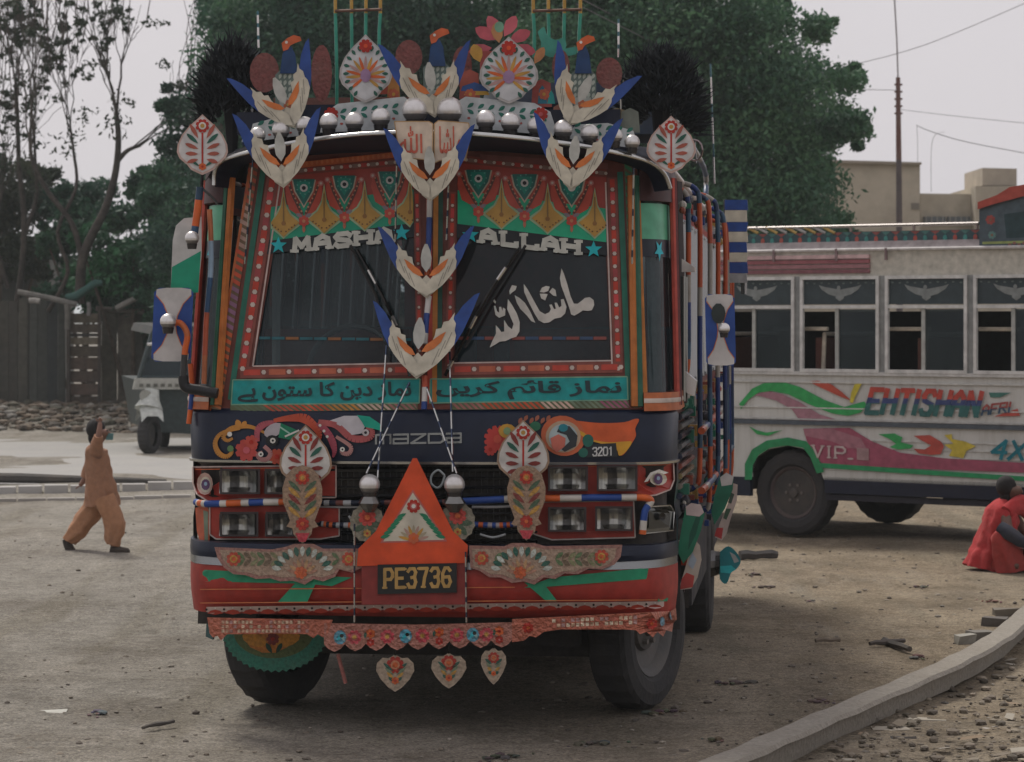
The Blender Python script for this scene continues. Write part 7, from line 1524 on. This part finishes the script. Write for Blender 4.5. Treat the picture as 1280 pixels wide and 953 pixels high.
for x in (.45, 1.45): wheel('rear_wheel', (c_.x + x, 1.6, fw_.location.z), 0, rk, r=.25, w=.12, sg=1)
hp = rc(182, 495, -.16); mb = MB(); mb.tube([hp, hp + Vector((0, .07, 0))], [.085, .05], (.40, .42, .40), 14); PB('headlight', mb, METAL, rk)
for (x, y) in ((184, 431), (243, 437)): mb = MB(); mb.tube([rc(x, y, 0), rc(x + 9, y - 1, 0)], .025, (.6, .6, .58), 6); PB('side_mirror', mb, METAL, rk)
# ================================================================ PEOPLE
def skin_mesh(name, pts, edges, mat, parent, sub=2, col=(.2, .1, .06), colfn=None, noise_amp=0):
    """one continuous body grown round a jointed skeleton; pts (Vector, rx, ry)"""
    me = bpy.data.meshes.new(name); me.from_pydata([tuple(p[0]) for p in pts], edges, []); o = bpy.data.objects.new(name, me); C.collection.objects.link(o)
    m = o.modifiers.new('skin', 'SKIN'); m.use_smooth_shade = True; m.branch_smoothing = .6; sv = me.skin_vertices[0].data
    for i, p in enumerate(pts): sv[i].radius = (p[1], p[2] if len(p) > 2 else p[1]); sv[i].use_root = (i == 0)
    s = o.modifiers.new('sub', 'SUBSURF'); s.levels = s.render_levels = sub
    bpy.context.view_layer.update(); ev = o.evaluated_get(DG()); nm = bpy.data.meshes.new_from_object(ev); bpy.data.objects.remove(o)
    co = [v.co.copy() for v in nm.vertices]
    if noise_amp:
        for v in nm.vertices: v.co += v.normal * noise.noise(v.co * 14) * noise_amp + v.normal * noise.noise(v.co * 5) * noise_amp
    for a_ in list(nm.attributes):
        if a_.name == 'Col': nm.attributes.remove(a_)
    a = nm.attributes.new('Col', 'FLOAT_COLOR', 'CORNER'); k = 0
    for p in nm.polygons:
        c = colfn(p.center) if colfn else col
        for _ in p.vertices: a.data[k].color = (*c, 1); k += 1
    nm.materials.clear(); nm.materials.append(mat); nm.shade_smooth(); r_ = bpy.data.objects.new(name, nm); C.collection.objects.link(r_); r_.parent = parent; return r_
def cloth(name, rings, col, parent, folds=7, amp=.08, seed=1, n=28, wrinkle=.010):
    """loose garment: rings (centre, half width across, half depth) joined into one sheet with hanging folds"""
    P = curve([tuple(r[0]) + (r[1], r[2]) for r in rings], 5); mb = MB(); up = None; b = []
    for i, p in enumerate(P):
        c = Vector(p[:3]); a = Vector(P[min(i + 1, len(P) - 1)][:3]) - Vector(P[max(i - 1, 0)][:3]); a = a.normalized() if a.length > 1e-6 else Vector((0, 0, 1))
        dpt = Vector((0, 1, 0)); dpt = (dpt - a * dpt.dot(a)).normalized(); acr = a.cross(dpt); t = i / (len(P) - 1)
        for k in range(n):
            q = 2 * math.pi * k / n; f = 1 + amp * (.3 + .9 * t) * math.sin(folds * q + seed + 2.2 * math.sin(t * 3 + seed)); v = c + acr * p[3] * f * math.cos(q) + dpt * p[4] * f * math.sin(q)
            b.append(v + Vector((noise.noise(v * 16 + Vector((seed, 0, 0))), 0, noise.noise(v * 12 + Vector((0, seed, 0))))) * wrinkle)
    m_ = len(P); mb.add(b, [(i * n + k, i * n + (k + 1) % n, (i + 1) * n + (k + 1) % n, (i + 1) * n + k) for i in range(m_ - 1) for k in range(n)] + [tuple(range(n - 1, -1, -1)), tuple((m_ - 1) * n + k for k in range(n))], col)
    return fixn(mb.build(name, FABRIC, parent, 70))
# --- walking child, seen from the right side
KB = G(118, 691); kid = empty('person', KB); tag(kid, 'small child in tan tunic and trousers walking with an arm raised', 'person')
def kq(px, py, dy=0): return W(px, py, KB.y + dy) - KB
SK = (.20, .10, .065); TN = (.30, .15, .085)
body = [(kq(124, 618), .085, .075), (kq(123, 600), .085, .08), (kq(121, 580), .088, .085), (kq(121, 564), .07, .09), (kq(123, 556), .032, .032), (kq(124.5, 550), .036), (kq(125, 543), .086, .088), (kq(125, 535), .08, .085),
        (kq(118, 628, .06), .06), (kq(107, 649, .08), .048), (kq(92, 668, .08), .032), (kq(84, 678, .08), .026), (kq(88, 688, .08), .024), (kq(92, 691, .08), .018),
        (kq(131, 628, -.06), .06), (kq(143, 650, -.06), .05), (kq(141, 668, -.06), .034), (kq(141, 682, -.06), .026), (kq(148, 688, -.06), .022), (kq(157, 689, -.06), .016),
        (kq(121, 563, -.10), .042), (kq(122, 553, -.14), .030), (kq(124, 541, -.14), .026), (kq(125, 532, -.12), .020), (kq(125, 527, -.11), .018),
        (kq(119, 565, .10), .042), (kq(112, 582, .13), .032), (kq(107, 597, .13), .025), (kq(102, 605, .12), .020), (kq(99, 608, .12), .018)]
ed = [(0, 1), (1, 2), (2, 3), (3, 4), (4, 5), (5, 6), (6, 7), (0, 8), (8, 9), (9, 10), (10, 11), (11, 12), (12, 13), (0, 14), (14, 15), (15, 16), (16, 17), (17, 18), (18, 19), (3, 20), (20, 21), (21, 22), (22, 23), (23, 24), (3, 25), (25, 26), (26, 27), (27, 28), (28, 29)]
skin_mesh('body', body, ed, SKIN, kid, 2, SK)
def fingers(root, base, dirv, side, n=5, L=.035, r=.006):
    dirv = dirv.normalized(); side = side.normalized()
    mb = MB()
    for k in range(n):
        u = (k - 2) / 2; ln = L * (1 - .18 * abs(k - 2.3)); p = base + side * u * .014
        if k == 0: q = p + side * -.014 + dirv * L * .35; r2 = q + dirv * L * .3
        else: q = p + dirv * ln * .6; r2 = q + (dirv + Vector((0, -.4, -.2))).normalized() * ln * .4
        mb.tube([p, q, r2], [r, r * .9, r * .7], SK, 6)
    o = mb.build('hand', SKIN, root, 60)
fingers(kid, kq(125, 527, -.11), Vector((-.1, 0, 1)), Vector((1, .2, 0))); fingers(kid, kq(99, 608, .12), Vector((-.8, 0, -.5)), Vector((0, 1, 0)))
cloth('tunic', [(kq(122, 558), .045, .05), (kq(121, 563), .085, .10), (kq(122, 580), .098, .10), (kq(124, 600), .108, .10), (kq(127, 620), .125, .11), (kq(128, 632), .132, .115)], TN, kid, 8, .07, 1, 34, .014)
cloth('sleeve', [(kq(120, 566, -.08), .055, .05), (kq(121, 556, -.12), .048, .046), (kq(123, 545, -.145), .036, .036)], TN, kid, 4, .06, 2, 14, .005)
cloth('sleeve', [(kq(119, 564, .09), .055, .05), (kq(112, 583, .135), .046, .044), (kq(106, 598, .135), .038, .036)], TN, kid, 4, .06, 3, 14, .005)
TR_ = (.38, .19, .10)
cloth('trouser_leg', [(kq(122, 622, .05), .09, .085), (kq(113, 640, .065), .082, .075), (kq(104, 654, .075), .078, .068), (kq(94, 667, .08), .066, .06), (kq(86, 677, .08), .050, .05)], TR_, kid, 6, .11, 4, 26, .016)
cloth('trouser_leg', [(kq(129, 622, -.05), .09, .085), (kq(138, 640, -.055), .082, .078), (kq(143, 655, -.06), .078, .07), (kq(142, 669, -.06), .068, .062), (kq(141, 682, -.06), .052, .052)], TR_, kid, 6, .11, 5, 26, .016)
fm = MB(); fm.sphere(kq(119.5, 536.5), .082, (.012, .010, .010), 16, 12, (.92, .95, 1)); fm.sphere(kq(117, 547), .05, (.012, .010, .010), 12, 8, (.9, 1.1, 1.2)); fm.build('hair', FIBRE, kid, 60)
fm = MB(); fm.sphere(kq(136.5, 542), .014, SK, 8, 6, (1.1, .8, 1)); fm.sphere(kq(134.5, 547), .013, (.22, .08, .06), 8, 6, (1, 1.2, .6)); fm.build('nose_and_lips', SKIN, kid, 60)['kind'] = 'stuff'
for dy in (-.035, .035): fm = MB(); fm.sphere(kq(134, 538.5, dy), .009, (.02, .015, .015), 8, 6); fm.build('eye', SKIN, kid, 60)
fm = MB(); fm.sphere(kq(124, 542, -.075), .016, SK, 8, 6, (.7, .4, 1.2)); fm.build('ear', SKIN, kid, 60)
for P in ([kq(82, 674, .08), kq(86, 684, .08), kq(92, 691, .08)], [kq(138, 686, -.06), kq(147, 688.5, -.06), kq(160, 689.5, -.06)]):
    fm = MB(); fm.tube([P[0], P[0].lerp(P[1], .6), P[1], P[2], P[2] + (P[2] - P[1]).normalized() * .015], [.028, .036, .036, .028, .010], (.02, .015, .013), 8); fm.build('shoe', MATTE, kid, 60)
sm = MB(); sm.prism([Vector((-.03, 0, -.02)), Vector((.025, 0, -.02)), Vector((.03, 0, .03)), Vector((-.02, 0, .035))], (0, .012, 0), (.10, .22, .22)); tag(sm.build('plastic_cup', PAINT, None, None, KB + kq(137, 547, -.03)), 'small teal plastic cup held before the walking child\'s mouth', 'cup')
# --- seated person in red at the right edge
SBP = G(1250, 711); sp_ = empty('person', SBP); tag(sp_, 'person in a bright red shawl squatting before the white bus', 'person')
def sq(px, py, dy=0): return W(px, py, SBP.y + dy) - SBP
SD = (.12, .065, .045); RD = (.38, .026, .028)
skin_mesh('body', [(sq(1247, 692), .10, .09), (sq(1249, 672), .10, .09), (sq(1253, 652), .10, .085), (sq(1259, 638), .075, .08), (sq(1263, 629), .036), (sq(1264, 622), .04), (sq(1265, 614), .086, .088), (sq(1265, 606), .078, .08),
                   (sq(1246, 694, -.1), .07), (sq(1258, 668, -.20), .06), (sq(1262, 690, -.22), .045), (sq(1264, 706, -.22), .03), (sq(1274, 709, -.24), .022),
                   (sq(1252, 694, .1), .07), (sq(1272, 668, .10), .06), (sq(1274, 690, .08), .045), (sq(1276, 706, .08), .03), (sq(1284, 709, .06), .02),
                   (sq(1256, 640, -.13), .048), (sq(1259, 660, -.2), .04), (sq(1272, 676, -.26), .03), (sq(1282, 682, -.26), .022),
                   (sq(1264, 641, .12), .048), (sq(1276, 658, .1), .04), (sq(1288, 672, .0), .03), (sq(1294, 680, -.04), .022)],
          [(0, 1), (1, 2), (2, 3), (3, 4), (4, 5), (5, 6), (6, 7), (0, 8), (8, 9), (9, 10), (10, 11), (11, 12), (0, 13), (13, 14), (14, 15), (15, 16), (16, 17), (3, 18), (18, 19), (19, 20), (20, 21), (3, 22), (22, 23), (23, 24), (24, 25)], SKIN, sp_, 2, SD)
cloth('shawl', [(sq(1261, 628), .045, .06), (sq(1256, 636), .105, .17), (sq(1251, 650), .125, .19), (sq(1247, 668, .02), .13, .18), (sq(1241, 686, .03), .14, .18), (sq(1235, 702, .02), .15, .17), (sq(1233, 711, .02), .16, .17)], RD, sp_, 9, .07, 2, 40, .02)
cloth('shawl_fold', [(sq(1258, 640, -.17), .05, .03), (sq(1266, 634, -.12), .055, .04), (sq(1276, 632, -.03), .07, .06), (sq(1288, 640, .05), .07, .06)], RD, sp_, 5, .1, 5, 20, .012)
cloth('skirt', [(sq(1250, 664, -.20), .03, .03), (sq(1251, 670, -.20), .075, .07), (sq(1256, 684, -.18), .10, .09), (sq(1261, 698, -.16), .12, .10), (sq(1262, 709, -.14), .13, .11)], (.33, .035, .03), sp_, 7, .08, 7, 30, .014)
cloth('sleeve', [(sq(1250, 659, -.22), .045, .04), (sq(1262, 667, -.27), .05, .045), (sq(1275, 676, -.30), .042, .04), (sq(1284, 680, -.30), .03, .03)], (.012, .018, .035), sp_, 4, .08, 3, 16, .006)
fm = MB(); fm.sphere(sq(1257.5, 608), .084, (.010, .008, .008), 16, 12, (.9, .95, .95)); fm.sphere(sq(1257, 619), .05, (.010, .008, .008), 12, 8, (.9, 1.1, 1.2)); fm.build('hair', FIBRE, sp_, 60)
fm = MB(); fm.sphere(sq(1276.5, 615), .015, SD, 8, 6); fm.sphere(sq(1275, 620.5), .013, (.08, .03, .025), 8, 6, (1, 1, .6)); fm.build('nose_and_lips', SKIN, sp_, 60)['kind'] = 'stuff'
for dy in (-.03, .03): fm = MB(); fm.sphere(sq(1274.5, 611, dy), .009, (.3, .28, .26), 8, 6); fm.build('eye', SKIN, sp_, 60)
fingers(sp_, sq(1282, 682, -.28), Vector((1, 0, -.3)), Vector((0, 1, .3)))
pt = G(1284, 712); mb = MB(); mb.tube([(0, 0, .0), (0, 0, .05), (0, 0, .13), (0, 0, .155)], [.055, .085, .07, .05], (.03, .03, .035), 14); tag(mb.build('cooking_pot', METAL, None, 50, Vector((pt.x, pt.y - .1, gz(pt.x, pt.y)))), 'dark round pot on the ground before the squatting person, cut by the frame', 'pot')
mb = MB(); mb.tube([(0, 0, 0), (0, 0, .012)], [.085, .12], (.6, .6, .58), 16); tag(mb.build('metal_plate', METAL, None, 50, Vector((pt.x, pt.y - .1, gz(pt.x, pt.y) + .158))), 'shallow bright plate resting on top of the dark pot at the right edge', 'plate')
# long wall closing the yard behind the vehicles
mb = MB(); a, b = W(346, 0, 50), W(990, 0, 56)
for k in range(16):
    p, q = a.lerp(b, k / 16), a.lerp(b, (k + 1) / 16 - .001); c = (p + q) / 2; dd = q - p; mb.box((c.x, c.y, .95), (Vector((dd.x, dd.y)).length, .2, 2.4 + .05 * (k % 2)), (.16, .15, .125), rz=math.atan2(dd.y, dd.x))
tag(mb.build('yard_wall', STUCCO), 'long low plastered wall running behind the two buses', 'wall')
mb = MB(); a, b = W(-2600, 0, 44), W(-63, 0, 49.3)
for k in range(26):
    p, q = a.lerp(b, k / 26), a.lerp(b, (k + 1) / 26 - .001); c = (p + q) / 2; dd = q - p; mb.box((c.x, c.y, 1.1), (Vector((dd.x, dd.y)).length, .2, 2.5 + .06 * (k % 3)), (.15, .14, .12), rz=math.atan2(dd.y, dd.x))
tag(mb.build('yard_wall', STUCCO), 'plastered wall continuing left of the upright plank fence', 'wall')
for x_, sd_ in ((-420, 51), (-900, 52), (-1400, 53)):
    bush('leafy_bush', ['nearest dense bush over the plastered wall beside the plank fence', 'middle dense bush over the plastered wall', 'farthest dense bush over the plastered wall'][sd_ - 51], [(x_ - 230, 380), (x_ - 260, 200), (x_ - 120, 60), (x_ + 80, 20), (x_ + 230, 120), (x_ + 240, 380)], 90, 52, 1.5, DK, sd_, 260, .07, (.3, .8), 'bushes behind the plastered wall')
# ---------------------------------------------------------------- thin haze in the air
mb = MB(); mb.box((0, 1200, 7), (2400, 2700, 19), (1, 1, 1)); hz = mb.build('haze', MATTE); hz.data.materials.clear()
hm = bpy.data.materials.new('haze_air'); hm.use_nodes = True; hn = hm.node_tree; hn.nodes.remove(hn.nodes['Principled BSDF'])
pv = hn.nodes.new('ShaderNodeVolumePrincipled'); pv.inputs['Density'].default_value = .0007; pv.inputs['Color'].default_value = (.85, .92, .92, 1); pv.inputs['Anisotropy'].default_value = .3
hn.links.new(pv.outputs[0], hn.nodes['Material Output'].inputs['Volume']); hz.data.materials.append(hm); hz['kind'] = 'stuff'; hz['label'] = 'thin pale haze filling the air over the yard'
